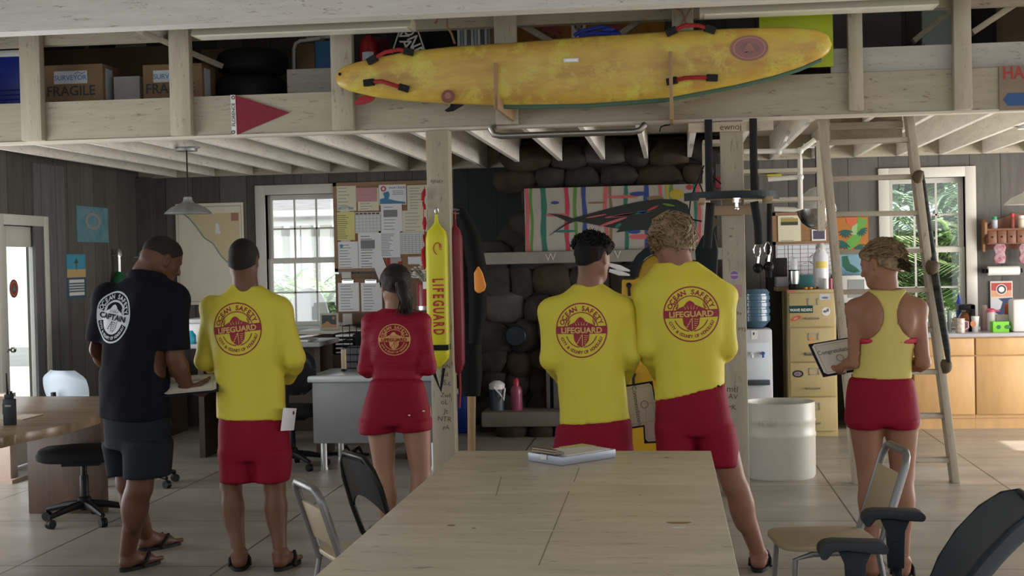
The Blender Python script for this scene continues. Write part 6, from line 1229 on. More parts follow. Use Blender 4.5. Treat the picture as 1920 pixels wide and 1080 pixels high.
q = at(255, 915, z=0); office_chair('office_chair', 'black office chair base seen behind the captain legs', (q.x, q.y+.1, 0), .5, cfk, cfk, BLACK, back=False, seat_h=.47)
q = at(546, 760, Y=11.0); office_chair('office_chair', 'black office chair with polished back between second man and steel desk', (q.x, 11.0, 0), .15, cfk, mat('vinyl_black', (.015, .015, .017), .25), BLACK, back_top=.99, bw_=.46)
# slab table left
zs = .75
e0 = at(0, 822, z=zs); e1 = at(40, 812, z=zs); e2 = at(120, 797, z=zs); e3 = at(185, 778, z=zs); e4 = at(196, 742, z=zs); e5 = at(0, 744, z=zs); eL = at(-260, 850, z=zs); eM = at(-260, 744, z=zs)
t = thing('slab_table', 'live-edge wooden slab table at the left picture edge', 'table', (e2.x-.4, e2.y+.5, 0))
b = MB(); V = [eL, e0, e1, e2, e3, e4, e5, eM]
def wav(a_, c_, n=7): return [a_.lerp(c_, i/n)+Vector((0, .03*math.sin(i*2.1+a_.x*5), 0)) for i in range(n)]
P_ = []
for i in range(len(V)): P_ += wav(V[i], V[(i+1) % len(V)], 6 if i < 5 else 1)
b.prism([(p_.x, p_.y) for p_ in P_], (0, 0, -.055), (0, 0, zs), (1, 0, 0), (0, 1, 0)); b.build('slab', mat('slab_wood', (.30, .215, .135), .32, col2=(.15, .095, .05), ns=1.6, st=(1, 5, 5), bump=.05), t, world=True, bevel=.008)
p0 = at(54, 963, z=0); p1 = at(194, 963, z=0); b = MB(); b.box((p0.x, p0.y, 0), (p1.x, p0.y+.09, zs-.055)); b.build('panel_leg', mat('walnut', (.085, .045, .025), .5, col2=(.04, .02, .012), ns=2, st=(6, 1, .6)), t, world=True, bevel=.004)
p0 = at(-30, 905, z=0); p1 = at(20, 905, z=0); b = MB(); b.box((p0.x, p0.y, 0.03), (p1.x, p0.y+.12, zs-.055)); b.box((p0.x, p0.y-.08, 0), (p1.x+.05, p0.y+.2, .03)); b.build('bench_leg', mat('pale_wood', (.40, .30, .24), .5), t, world=True)
# radio and brass plate on slab
q = at(19, 797, z=zs); t = thing('two_way_radio', 'black two-way radio standing on the slab table', 'radio', q); d_ = (q-CP).dot(fw)
w_ = 22/F*d_; h = 58/F*d_
b = MB(); b.box((-w_/2, -.018, 0), (w_/2, .018, h*.85)); b.box((-w_/2-.008, -.01, h*.35), (-w_/2, .01, h*.7)); b.box((-w_/2+.008, -.015, h*.85), (w_/2-.012, .015, h)); b.build('body', mat('radio_black', (.02, .024, .026), .5), t, bevel=.004)
b = MB(); b.tube([(.002-w_*.2, 0, h), (-w_*.2, 0, h+.06), (-w_*.22, 0, h+.125)], [.009, .007, .004], 8); b.build('antenna', BLACK, t)
b = MB(); b.cyl((w_*.15, 0, h), (w_*.15, 0, h+.018), .008, n=10); b.build('knob', BLACK, t)
b = MB(); b.box((-w_*.3, -.0195, h*.6), (w_*.25, -.018, h*.66)); b.build('badge', mat('badge_grey', (.2, .2, .2)), t)
q = at(42, 783, z=zs); b = MB(); b.cbox((q.x, q.y, zs+.003), (.14, .28, .005)); one(b, 'document_sheet', mat('brass_sheet', (.34, .26, .17), .4), 'small tan sheet lying behind the radio', 'sheet')
# slippers under the desk
slm = mat('slipper_black', (.012, .013, .014), .6)
def sandal_geo(toe, heel, wd=.048):
    """flip-flop sole outline + straps along heel->toe on the ground"""
    toe = Vector(toe); heel = Vector(heel); z = heel.z; d = (toe-heel); Ln = d.length; d.normalize(); s_ = Vector((d.y, -d.x, 0)); s_.normalize()
    out = []
    for a in np.linspace(0, 2*PI, 26, endpoint=False):
        u = .5-.5*math.cos(a); w_ = wd*(.74+.34*u)*math.copysign(abs(math.sin(a))**.75, math.sin(a)); out.append(heel+d*(u*(Ln+.015)-.008)+s_*w_)
    b = MB(); n = len(out); V = [p_+Vector((0, 0, .0)) for p_ in out]+[p_+Vector((0, 0, .018)) for p_ in out]; b.add(V, [tuple(range(n))[::-1], tuple(range(n, 2*n))]+[(i, (i+1) % n, (i+1) % n+n, i+n) for i in range(n)])
    return b, d, s_, Ln
def sandal_strap(toe, heel, d, s_, Ln, wd, lift=.055):
    b = MB(); heel = Vector(heel); post = heel+d*(Ln*.80)+Vector((0, 0, .015))
    for sg in (-1, 1): b.tube([post, post+Vector((0, 0, .02))-d*.01+s_*sg*.004, heel+d*Ln*.66+s_*sg*wd*.55+Vector((0, 0, lift)), heel+d*Ln*.5+s_*sg*wd*.98+Vector((0, 0, lift*.55)), heel+d*Ln*.42+s_*sg*wd*1.02+Vector((0, 0, .012))], [.006, .008, .012, .013, .011], 8)
    return b
for k, (h_, t_) in enumerate(((( 612, 853), (640, 852)), ((636, 854), (666, 854)))):
    h0 = at(*h_, z=0); t0_ = at(*t_, z=0); dd = (t0_-h0).normalized(); t0_ = h0+dd*.26
    t = thing('flip_flop', ('black flip-flop lying under the steel desk, the left one', 'black flip-flop lying under the steel desk, the right one')[k], 'flip-flop', (h0+t0_)/2, group='flip-flops under the steel desk')
    b, d, s_, Ln = sandal_geo(t0_, h0); b.build('sole', slm, t, world=True); b = sandal_strap(t0_, h0, d, s_, Ln, .045, .07); b.build('strap', slm, t, world=True)
# hearth items
p_ = at(931, 762, Y=12.95); zh_ = ht; Xa, Xb, _, Z1 = wall_rect(917, 714, 946, 763, 12.95); r = (Xb-Xa)/2
t = thing('drink_cooler', 'slate drink cooler with white lid and strap on the hearth', 'cooler', ((Xa+Xb)/2, 12.97, zh_)); h = Z1-zh_
b = MB(); b.lathe([(r*.9, 0), (r, h*.72)], n=20); b.build('jug', mat('jug_slate', (.06, .075, .09), .4), t); b = MB(); b.lathe([(r*1.03, h*.72), (r*1.03, h*.88), (r*.9, h*.92), (r*.4, h)], n=20); b.build('lid', WHITE, t); b = MB(); b.tube([(-r*.3, -r, h*.8), (r*.6, -r-.02, h*.55), (r*.95, -r-.01, h*.35), (r*1.1, -r*.5, h*.75)], .009, 6); b.build('carry_strap', WHITE, t)
Xa, Xb, _, Z1 = wall_rect(956, 709, 979, 763, 12.95); r = (Xb-Xa)/2; h = Z1-zh_; t = thing('pink_bottle', 'dark pink squeeze bottle on the hearth right of the drink cooler', 'bottle', ((Xa+Xb)/2, 12.97, zh_))
b = MB(); b.lathe([(r*.95, 0), (r, .02), (r*.96, h*.5), (r, h*.6), (r*.7, h*.74)], n=20); b.build('body', mat('pink_plastic', (.28, .06, .11), .3), t); b = MB(); b.lathe([(r*.5, h*.74), (r*.5, h*.93), (r*.25, h)], n=14); b.build('cap', mat('cap_red', (.4, .02, .05), .4), t)
# spine board behind the men
Ys = 10.15
t = thing('spine_board', 'yellow rescue spine board with black head block leaning behind the blond man', 'spine board', at(1200, 830, Y=Ys))
def pp(L, Y): return [(q.x, q.z) for q in [at(x, y, Y=Y) for x, y in L]]
b = MB(); b.prism(pp([(1166, 524), (1188, 524), (1196, 520), (1198, 510), (1204, 492), (1216, 482), (1226, 477), (1236, 482), (1245, 496), (1300, 520), (1300, 893), (1225, 895), (1160, 897)], Ys), (0, .05, 0), (0, Ys, 0)); b.build('board', mat('spine_yellow', (.62, .36, .012), .45, var=.12, ns=3), t, world=True, bevel=.012)
b = MB(); b.prism(pp([(1178, 516), (1183, 496), (1194, 478), (1208, 466), (1222, 461), (1236, 462), (1248, 470), (1248, 500), (1242, 490), (1232, 478), (1222, 477), (1210, 484), (1200, 496), (1195, 512), (1194, 521), (1170, 521)], Ys-.03), (0, .1, 0), (0, Ys-.05, 0)); b.build('head_block', mat('foam_black', (.012, .016, .020), .6), t, world=True, bevel=.01)
for x, y0, y1 in ((1179, 535, 552), (1187, 703, 718)):
    b = MB(); b.ball(at(x, y0, Y=Ys-.01), .02); b.tube([at(x, y0, Y=Ys-.02), at(x+1, y1+3, Y=Ys-.02)], .010, 8); b.build('strap_pin', BLACK, t, world=True)
b = MB(); b.prism(pp([(1340, 430), (1318, 440), (1304, 470), (1308, 520), (1345, 530), (1348, 470)], Ys), (0, .08, 0), (0, Ys+.1, 0)); one(b, 'black_pads', mat('foam_black', (.012, .016, .020)), 'black foam pads hanging left of the right post', 'pads', bevel=.02)
for k, (y0, y1, dd) in enumerate(((498, 508, 0), (502, 513, .03))):
    b = MB(); A = at(1142, y0-2+k*7, Y=10.0+dd); B_ = at(1181, y1+k*3, Y=10.0+dd); b.tube([A, A.lerp(B_, .5), B_], [.012, .02, .006], 8, flat=((0, 1, 0), .4)); one(b, 'fiberglass_fin', WHITE, ('upper slim white fin pointing at the black head block', 'lower slim white fin pointing at the black head block')[k], 'fin', 'slim white fins left of the spine board')
# fire extinguisher and dried flowers by the left post
Xa, Xb, Z0, Z1 = wall_rect(778, 531, 806, 582, 11.5)
b = MB(); b.box((Xa-.1, 11.45, 0), (Xb+.15, 11.8, Z0)); one(b, 'narrow_stand', mat('dark_wood', (.05, .035, .025)), 'narrow dark stand behind the left post carrying the red canister', 'stand')
t = thing('red_canister', 'dark red cylinder with white label beside the left post', 'canister', ((Xa+Xb)/2, 11.6, Z0)); b = MB(); r = (Xb-Xa)/2; b.lathe([(r, 0), (r, Z1-Z0-.02), (r*.9, Z1-Z0)], n=22); b.build('body', mat('canister_red', (.22, .008, .02), .35), t)
b = MB(); b.lathe([(r+.003, .0), (r+.003, .035)], n=22); b.build('steel_band', STEEL, t); b = MB(); b.box((.0, -r-.004, .18), (.05, -r+.006, .24)); b.build('label', PAPER, t)
b = MB(); rf = random.Random(9); c = Vector(((Xa+Xb)/2, 11.6, Z1))
for i in range(26):
    a = rf.uniform(0, 2*PI); e = c+Vector((.13*math.cos(a)*rf.uniform(.4, 1)-.03, .1*math.sin(a), rf.uniform(.04, .17))); b.m(mat('dried_grass', (.30, .30, .24), .8)).tube([c, c.lerp(e, .5)+Vector((0, 0, .02)), e], [.002, .004, .006], 5); b.m(mat('dried_pale', (.55, .52, .48), .8)).ball(e, (.014, .01, .007), 6, 4)
o = one(b, 'dried_flowers', None, 'bunch of pale dried flowers above the red canister', 'flowers'); o['kind'] = 'stuff'
# ================================================================= BIG TABLE
zt2 = .76
FL, FR, NL = at(860, 845, z=zt2), at(1333, 845, z=zt2), at(590, 1080, z=zt2); NR = at(1387, 1080, z=zt2)
dl = (NL-FL).normalized(); NL2 = FL+dl*((2.2-FL.y)/dl.y); dr_ = (NR-FR).normalized(); NR2 = FR+dr_*((2.2-FR.y)/dr_.y)
t = thing('work_table', 'large pale plywood work table filling the centre foreground', 'table', ((FL.x+FR.x)/2, 4.4, 0))
ply = mat('plywood_top', (.62, .555, .42), .42, var=.28, ns=2.4, st=(.7, 3.5, 1), bump=.04, bs=20, specks=.6)
b = MB(); b.prism([(p_.x, p_.y) for p_ in (FL, FR, NR2, NL2)], (0, 0, -.035), (0, 0, zt2), (1, 0, 0), (0, 1, 0)); b.build('tabletop', ply, t, world=True, bevel=.004)
gr = mat('scratch', (.20, .16, .11), .8); b = MB()
for L_ in (((1086, 877), (1076, 904)), ((1067, 921), (1040, 987)), ((1040, 987), (1010, 1060)), ((940, 893), (930, 930))):
    A, B_ = [at(*q, z=zt2+.0006) for q in L_]; d = (B_-A).normalized(); s_ = Vector((d.y, -d.x, 0))*.0015; b.add([A-s_, A+s_, B_+s_, B_-s_], [(0, 1, 2, 3)])
b.m(gr)
for x, y, r in ((1200, 928, .006), (889, 990, .008), (1250, 858, .012), (846, 985, .015)): c = at(x, y, z=zt2+.0006); b.prism([(r*math.cos(a), r*math.sin(a)*.8) for a in np.linspace(0, 6.28, 9)[:-1]], (0, 0, .0003), c, (1, 0, 0), (0, 1, 0))
b.m(mat('stain_brown', (.26, .17, .07), .7)); c = at(1273, 980, z=zt2+.0005); b.prism([(.04*math.cos(a)*(1+.2*math.sin(3*a)), .022*math.sin(a)*(1+.3*math.cos(2*a))) for a in np.linspace(0, 6.28, 15)[:-1]], (0, 0, .0003), c, (1, 0, 0), (0, 1, 0))
b.m(WHITE); c = at(1272, 989, z=zt2+.0005); b.prism([(.022*math.cos(a), .010*math.sin(a)) for a in np.linspace(0, 6.28, 11)[:-1]], (0, 0, .0003), c, (1, 0, 0), (0, 1, 0))
b.m(mat('spill_white', (.6, .58, .52), .3)); c = at(1013, 995, z=zt2+.0005); b.prism([(.06*math.cos(a), .010*math.sin(a)) for a in np.linspace(0, 6.28, 11)[:-1]], (0, 0, .0003), c, (1, 0, 0), (0, 1, 0))
b.build('surface_marks', None, t, world=True)
lgm = mat('leg_wood', (.30, .24, .16), .6, var=.2, ns=3)
ix = lambda a_, c_, f: a_.lerp(c_, f)
b = MB(); A0, A1, A2, A3 = [Vector((p_.x, p_.y, zt2-.085)) for p_ in (FL.lerp(NR2, .06), FR.lerp(NL2, .06), NR2.lerp(FL, .06), NL2.lerp(FR, .06))]
for a_, c_ in ((A0, A1), (A1, A2), (A2, A3), (A3, A0)): b.bar(a_, c_, .03, .095)
b.build('apron', lgm, t, world=True)
for a_ in (A0, A1, A2, A3): b = MB(); b.box((a_.x-.04, a_.y-.04, 0), (a_.x+.04, a_.y+.04, zt2-.036)); b.build('leg', lgm, t, world=True)
# storage clipboard
c0, c1, c2 = at(990, 864, z=zt2), at(1053, 874, z=zt2), at(1155, 858, z=zt2); c3 = c0+c2-c1; H2 = .038
U = (c2-c1); V_ = (c0-c1); t = thing('storage_clipboard', 'grey metal storage clipboard with white papers at the far end of the table', 'clipboard', (c0+c2)/2)
b = MB(); pl = lambda f, g, z: c1+U*f+V_*g+Vector((0, 0, z))
b.add([pl(0, 0, 0.001), pl(1, 0, 0.001), pl(1, 1, 0.001), pl(0, 1, 0.001), pl(0, 0, H2), pl(1, 0, H2), pl(1, 1, H2), pl(0, 1, H2)], [(0, 3, 2, 1), (4, 5, 6, 7), (0, 1, 5, 4), (1, 2, 6, 5), (2, 3, 7, 6), (3, 0, 4, 7)]); b.build('metal_case', mat('case_bluegrey', (.34, .36, .42), .4, .3), t, world=True, bevel=.003)
b = MB(); b.add([pl(.12, .04, H2+.004), pl(.93, .04, H2+.004), pl(.97, .90, H2+.004), pl(.12, .93, H2+.004), pl(.12, .04, H2+.0), pl(.93, .04, H2+.0), pl(.97, .90, H2+.0), pl(.12, .93, H2+.0)], [(0, 1, 2, 3), (4, 7, 6, 5), (0, 4, 5, 1), (1, 5, 6, 2), (2, 6, 7, 3), (3, 7, 4, 0)]); b.build('papers', mat('paper_stack', (.62, .58, .50), .8), t, world=True)
b = MB(); b.add([pl(.5, .8, H2+.0045), pl(.99, .55, H2+.0045), pl(.99, .98, H2+.0045), pl(.55, .98, H2+.0045)], [(0, 1, 2, 3)]); b.build('yellow_sheet', mat('paper_yellow2', (.55, .50, .16), .8), t, world=True)
b = MB(); b.bar(pl(.06, .15, H2+.012), pl(.06, .85, H2+.012), .05, .008); b.cyl(pl(.02, .15, H2+.02), pl(.02, .85, H2+.02), .009, n=10); b.build('clip', mat('clip_brown', (.20, .15, .11), .35, .8), t, world=True)
b = MB(); b.bar(pl(-.004, .42, H2*.75), pl(-.004, .6, H2*.75), .004, .022); b.build('latch', STEEL, t, world=True)
# ================================================================= FOREGROUND CHAIRS
gm = mat('frame_greymetal', (.20, .20, .20), .4, .6); plyc = mat('chair_ply', (.40, .32, .20), .5, var=.15, ns=2.5, st=(1, 1, 2))
# left wood/metal chair: frame plane through pixel points at depth Yq
def seatpad(name, c, rx, ry, th, m_, t, rot=0):
    b = MB(); n = 28; ca, sa = math.cos(rot), math.sin(rot); out = []
    for a in np.linspace(0, 2*PI, n, endpoint=False):
        x = rx*math.copysign(abs(math.cos(a))**.45, math.cos(a)); y = ry*math.copysign(abs(math.sin(a))**.45, math.sin(a)); out.append((x*ca-y*sa, x*sa+y*ca))
    b.prism(out, (0, 0, th), c, (1, 0, 0), (0, 1, 0)); return b.build(name, m_, t, world=True, bevel=.008)
def wood_chair(lab, c, rz, hb=.84, s=1):
    """steel tube chair, plywood seat and tall plywood back; faces local +y"""
    t = thing('plywood_chair', lab, 'chair', c, rz, group='steel-framed plywood chairs at the work table')
    for sx in (-1, 1):
        b = MB(); x = .19*sx
        b.tube([(x*1.08, .2, 0), (x, .17, .43), (x, .10, .45), (x, -.16, .45), (x*1.1, -.24, 0)], .0125, 8); b.build('leg_frame', gm, t)
    w_ = .17; tilt = .32
    def bp(x, h): return (x, -.17-(h-.45)*tilt, h)
    pts = [bp(-w_, .44), bp(-w_, hb-.05), bp(-w_+.02, hb-.015), bp(-w_+.05, hb), bp(w_-.05, hb), bp(w_-.02, hb-.015), bp(w_, hb-.05), bp(w_, .44)]
    b = MB(); b.tube(pts, .0165, 10); b.build('back_frame', gm, t)
    b = MB(); o = .006
    A = [bp(-w_+.015, .53), bp(w_-.015, .53), bp(w_-.015, hb-.085), bp(-w_+.015, hb-.085)]
    A = [Vector(p_) for p_ in A]; nrm = Vector((0, 1, tilt)).normalized()*.012; b.add([*A, *[p_+nrm for p_ in A]], [(0, 1, 2, 3), (7, 6, 5, 4), (0, 4, 5, 1), (1, 5, 6, 2), (2, 6, 7, 3), (3, 7, 4, 0)]); b.build('backrest', plyc, t, bevel=.003)
    b = MB(); n = 28; out = [(.21*math.copysign(abs(math.cos(a))**.4, math.cos(a)), .205*math.copysign(abs(math.sin(a))**.4, math.sin(a))) for a in np.linspace(0, 2*PI, n, endpoint=False)]
    b.prism(out, (0, 0, .022), (0, .02, .462), (1, 0, 0), (0, 1, 0)); b.build('seat', plyc, t, bevel=.006)
    b = MB(); b.tube([(-.19, -.1, .44), (.19, -.1, .44)], .009, 8); b.tube([(-.2, .19, .2), (.2, .19, .2)], .008, 8); b.build('stretcher', gm, t)
    return t
# placed foreground chairs
q = at(598, 902, Y=5.30); wood_chair('grey-framed plywood chair at the left side of the work table, nearest the camera', (q.x+.155, q.y+.22, 0), -PI/2+.55, hb=q.z-.03)
q = at(1687, 835, Y=5.95); wood_chair('grey-framed plywood chair right of the work table before the short-haired woman', (at(1600, 1010, Y=5.75).x-.10, 5.8, 0), PI/2+.12, hb=.84)
# black folding chair
t = thing('folding_chair', 'black metal folding chair tucked at the left side of the work table', 'chair', at(690, 1000, Y=6.0), -PI/2+.75)
_pm[t.name]['M'] = Matrix.Translation(Vector((at(712, 960, Y=6.15).x+.15, 6.15, 0))) @ Matrix.Rotation(-PI/2+.62, 4, 'Z'); t.location = (at(712, 960, Y=6.15).x+.15, 6.15, 0); t.rotation_euler = (0, 0, -PI/2+.62)
fm_ = mat('folding_black', (.012, .012, .012), .35)
def fb(x, h): return (x, -.17-(h-.42)*.28, h)
w_ = .205; ht_ = .80; pts = [(-w_, .14, .0), (-w_, -.16, .42)]+[fb(-w_, .55), fb(-w_, .68), fb(-w_+.03, ht_-.05), fb(-w_+.09, ht_), fb(w_-.09, ht_), fb(w_-.03, ht_-.05), fb(w_, .68), fb(w_, .55)]+[(w_, -.16, .42), (w_, .14, .0)]
b = MB(); b.tube(pts, .013, 10); b.build('front_frame', fm_, t)
for sx in (-1, 1): b = MB(); b.tube([(sx*.19, -.26, 0), (sx*.19, .1, .42)], .011, 8); b.build('leg', fm_, t)
n = 12; V = []; Fs = []
for i in range(n+1):
    u = 2*i/n-1; x = (w_-.01)*u; zt3 = ht_-.015-.055*max(0, abs(u)-.5)**1.5*3; zb3 = .545+.075*(1-u*u)
    for z, o in ((zb3, 0), (zt3, 0), (zt3, .008), (zb3, .008)): p_ = fb(x, z); V.append((p_[0], p_[1]-.02*(1-u*u)+o, p_[2]))
for i in range(n):
    for a_, c_ in ((0, 1), (1, 2), (2, 3), (3, 0)): Fs.append((4*i+a_, 4*i+c_, 4*i+4+c_, 4*i+4+a_))
b = MB(); b.add(V, Fs); b.build('backrest', fm_, t, smooth=50)
b = MB(); b.prism([(.195*math.copysign(abs(math.cos(a))**.5, math.cos(a)), .2*math.copysign(abs(math.sin(a))**.5, math.sin(a))) for a in np.linspace(0, 2*PI, 24, endpoint=False)], (0, 0, .018), (0, .03, .43), (1, 0, 0), (0, 1, 0)); b.build('seat', fm_, t, bevel=.004)
# dark office chair bottom right: faces the table (-X)
slate = mat('chair_slate', (.035, .05, .065), .6); plast = mat('chair_plastic', (.020, .026, .033), .4)
q1 = at(1673, 965, Y=5.30); q2 = at(1597, 1024, Y=4.72); cxm = Vector(((q1.x+q2.x)/2+.0, (q1.y+q2.y)/2, 0))
t = office_chair('office_chair', 'dark slate office chair with two armrests at the bottom right corner', (cxm.x+.12, cxm.y, 0), PI/2+.1, slate, None, plast, back=False, seat_h=.41)
Mi = _pm[t.name]['M'].inverted()
for p_ in (q1, q2):
    p_ = Vector(p_); t_ = MB(); w2 = .055
    prof = [(-.112, -.02), (-.110, .0), (-.095, .016), (-.065, .022), (.09, .018), (.112, .008), (.116, -.006), (.106, -.02), (.07, -.018), (-.02, -.008), (-.065, -.012), (-.085, -.038), (-.104, -.038)]
    t_.prism(prof, (0, w2*1.7, 0), (p_.x, p_.y-w2*.85, p_.z)); t_.build('armrest', mat('arm_pad', (.030, .036, .042), .55), t, world=True, bevel=.012)
    t_ = MB(); t_.prism([(-.055, -.015), (.055, -.015), (.035, -.06), (.032, -.13), (.03, -.2), (-.03, -.2), (-.032, -.13), (-.035, -.06)], (0, .03, 0), (p_.x+.01, p_.y-.015, p_.z)); t_.box((p_.x-.012, p_.y-.008, .50), (p_.x+.032, p_.y+.008, p_.z-.19)); sy_ = .02 if p_ .y > 5 else -.02
    inn = cxm.y; t_.bar((p_.x+.01, p_.y, .45), (p_.x+.01, inn, .42), .03, .02); t_.bar((p_.x+.01, p_.y, .52), (p_.x+.01, p_.y, .44), .044, .016, up=(0, 1, 0)); t_.cyl((p_.x+.005, p_.y-.02, p_.z-.11), (p_.x+.005, p_.y-.03, p_.z-.11), .013); t_.build('arm_post', plast, t, world=True, bevel=.004)
# back: leaning to the right
A0 = at(1750, 1085, Y=4.75); A1 = at(1859, 975, Y=4.8); A2 = at(1915, 934, Y=4.85); V = []; Fs = []; prof = [(at(1752, 1120, Y=4.95), .17), (at(1779, 1065, Y=4.95), .20), (at(1814, 1015, Y=4.95), .215), (at(1859, 968, Y=4.95), .215), (at(1899, 940, Y=4.95), .20), (at(1926, 930, Y=4.95), .15)]
n = 12; K = len(prof); d = (prof[-1][0]-prof[0][0]).normalized(); nn = Vector((d.z, 0, -d.x)).normalized()
for sd in (0, 1):
    for i, (c, w2) in enumerate(prof):
        for j in range(n+1):
            u = 2*j/n-1; e = (1-abs(u)**3); V.append(c+Vector((0, w2*u, 0))+nn*((-.0 if sd == 0 else .065*e+.012)-.05*u*u*-1*0)+nn*(.045*(1-u*u)*(1 if sd else .3)))
for sd in (0, 1):
    for i in range(K-1):
        for j in range(n): a = sd*K*(n+1)+i*(n+1)+j; f_ = (a, a+1, a+n+2, a+n+1); Fs.append(f_ if sd else f_[::-1])
N_ = K*(n+1)
for i in range(K-1):
    for j in (0, n): a = i*(n+1)+j; Fs.append((a, a+n+1, a+n+1+N_, a+N_))
for i in (0, K-1):
    for j in range(n): a = i*(n+1)+j; Fs.append((a, a+1, a+1+N_, a+N_))
b = MB(); b.add(V, Fs); b.build('backrest', slate, t, world=True, smooth=70, subd=2)
b = MB(); b.tube([Vector(prof[i][0])+Vector((0, s_*(prof[i][1]), 0))+nn*.012 for s_ in (-1,) for i in range(K)]+[Vector(prof[K-1-i][0])+Vector((0, prof[K-1-i][1], 0))+nn*.012 for i in range(K)], .011, 8); b.build('back_trim', plast, t, world=True)
b = MB(); b.tube([(cxm.x+.15, cxm.y, .42), (prof[0][0].x+.06, cxm.y, .42), Vector(prof[1][0])+nn*.09+Vector((0, cxm.y-4.95, 0)), Vector(prof[3][0])+nn*.09+Vector((0, cxm.y-4.95, 0))], .02, 8); b.build('back_bracket', plast, t, world=True)
# ================================================================= SDF BODIES
class SDF:
    def __init__(s, lo, hi, h):
        s.lo = np.array(lo, float); s.h = h; s.n = np.ceil((np.array(hi)-s.lo)/h).astype(int)+1
        s.ax = [s.lo[i]+h*np.arange(s.n[i]) for i in range(3)]; s.D = np.full(s.n, 9.0, np.float32)
    def blk(s, a, b):
        i0 = np.maximum(0, np.floor((np.array(a)-s.lo)/s.h).astype(int)); i1 = np.minimum(s.n, np.ceil((np.array(b)-s.lo)/s.h).astype(int)+1)
        if np.any(i1 <= i0): return None
        sl = tuple(slice(i0[i], i1[i]) for i in range(3)); x, y, z = np.meshgrid(*[s.ax[i][sl[i]] for i in range(3)], indexing='ij')
        return sl, x, y, z
    def merge(s, sl, d, k, sub):
        D = s.D[sl]; d = d.astype(np.float32)
        if sub:
            a, b = D, -d; hh = np.maximum(k-np.abs(a-b), 0)/k; s.D[sl] = np.maximum(a, b)+hh*hh*k/4
        else: hh = np.maximum(k-np.abs(D-d), 0)/k; s.D[sl] = np.minimum(D, d)-hh*hh*k/4
    def cap(s, a, b, ra, rb=None, k=.02, fl=None, sub=False):
        rb = ra if rb is None else rb; a = np.array(a, float); b = np.array(b, float); m_ = max(ra, rb)*(1 if fl is None else max(1, fl[1]))+k+2*s.h
        q = s.blk(np.minimum(a, b)-m_, np.maximum(a, b)+m_)
        if q is None: return
        sl, x, y, z = q; px_, py_, pz_ = x-a[0], y-a[1], z-a[2]; ba = b-a
        if fl is not None:
            f = np.array(fl[0], float); f /= np.linalg.norm(f); sc2 = 1/fl[1]-1; t_ = (px_*f[0]+py_*f[1]+pz_*f[2])*sc2
            px_ = px_+f[0]*t_; py_ = py_+f[1]*t_; pz_ = pz_+f[2]*t_; ba = ba+f*(ba@f)*sc2
        L2 = max(ba@ba, 1e-9); t_ = np.clip((px_*ba[0]+py_*ba[1]+pz_*ba[2])/L2, 0, 1)
        d = np.sqrt((px_-ba[0]*t_)**2+(py_-ba[1]*t_)**2+(pz_-ba[2]*t_)**2)-(ra+(rb-ra)*t_)
        if fl is not None: d = d*min(1, fl[1])
        s.merge(sl, d, k, sub)
    def ell(s, c, r, R=None, k=.02, sub=False):
        c = np.array(c, float); r = np.array(r, float); m_ = r.max()+k+2*s.h; q = s.blk(c-m_, c+m_)
        if q is None: return
        sl, x, y, z = q; x = x-c[0]; y = y-c[1]; z = z-c[2]
        if R is not None: x, y, z = R[0][0]*x+R[0][1]*y+R[0][2]*z, R[1][0]*x+R[1][1]*y+R[1][2]*z, R[2][0]*x+R[2][1]*y+R[2][2]*z
        k0 = np.sqrt((x/r[0])**2+(y/r[1])**2+(z/r[2])**2)+1e-6; k1 = np.sqrt((x/r[0]**2)**2+(y/r[1]**2)**2+(z/r[2]**2)**2)+1e-6
        s.merge(sl, k0*(k0-1)/k1, k, sub)
    def stack(s, secs, Rt, Fw, k=.02, inf=0, sub=False, pw=2.3, zlo=None, zhi=None):
        """secs: (centre Vector, half width, half depth) by rising z; cross-sections with axes Rt (x) and Fw (y)"""
        secs = sorted(secs, key=lambda q: q[0][2]); z_ = [q[0][2] for q in secs]; zl = z_[0] if zlo is None else zlo; zh = z_[-1] if zhi is None else zhi
        cx = np.mean([q[0][0] for q in secs]); mm = max(q[1] for q in secs)+.25
        lo = np.array([min(q[0][0] for q in secs)-mm, min(q[0][1] for q in secs)-mm, zl-k-inf-3*s.h]); hi = np.array([max(q[0][0] for q in secs)+mm, max(q[0][1] for q in secs)+mm, zh+k+inf+3*s.h])
        q = s.blk(lo, hi)
        if q is None: return
        sl, x, y, z = q; zz = s.ax[2][sl[2]]
        def ip(v):
            n = len(z_)
            # smooth (cubic Hermite) interpolation
            v = np.array(v); zs_ = np.array(z_); m_ = np.gradient(v, zs_) if n > 2 else np.zeros(n)+(v[-1]-v[0])/(zs_[-1]-zs_[0])
            zc = np.clip(zz, zs_[0], zs_[-1]); i = np.clip(np.searchsorted(zs_, zc)-1, 0, n-2); h_ = zs_[i+1]-zs_[i]; t_ = (zc-zs_[i])/h_
            return (2*t_**3-3*t_**2+1)*v[i]+(t_**3-2*t_**2+t_)*h_*m_[i]+(-2*t_**3+3*t_**2)*v[i+1]+(t_**3-t_**2)*h_*m_[i+1]
        X = ip([q[0][0] for q in secs]); Y = ip([q[0][1] for q in secs]); A = ip([q[1] for q in secs])+inf; B_ = ip([q[2] for q in secs])+inf
        dx = x-X; dy = y-Y; u = np.abs(dx*Rt[0]+dy*Rt[1])/A; v = np.abs(dx*Fw[0]+dy*Fw[1])/B_
        k0 = (u**pw+v**pw)**(1/pw)+1e-6; d2 = (k0-1)*np.minimum(A, B_)*np.ones_like(x)
        d2 = np.where(d2 > 0, (k0-1)*(A*u+B_*v)/(u+v+1e-6), d2)
        dz = np.maximum(zl-z, z-zh); d = np.where((d2 > 0) & (dz > 0), np.sqrt(np.maximum(d2, 0)**2+np.maximum(dz, 0)**2), np.maximum(d2, dz))
        s.merge(sl, d, k, sub)
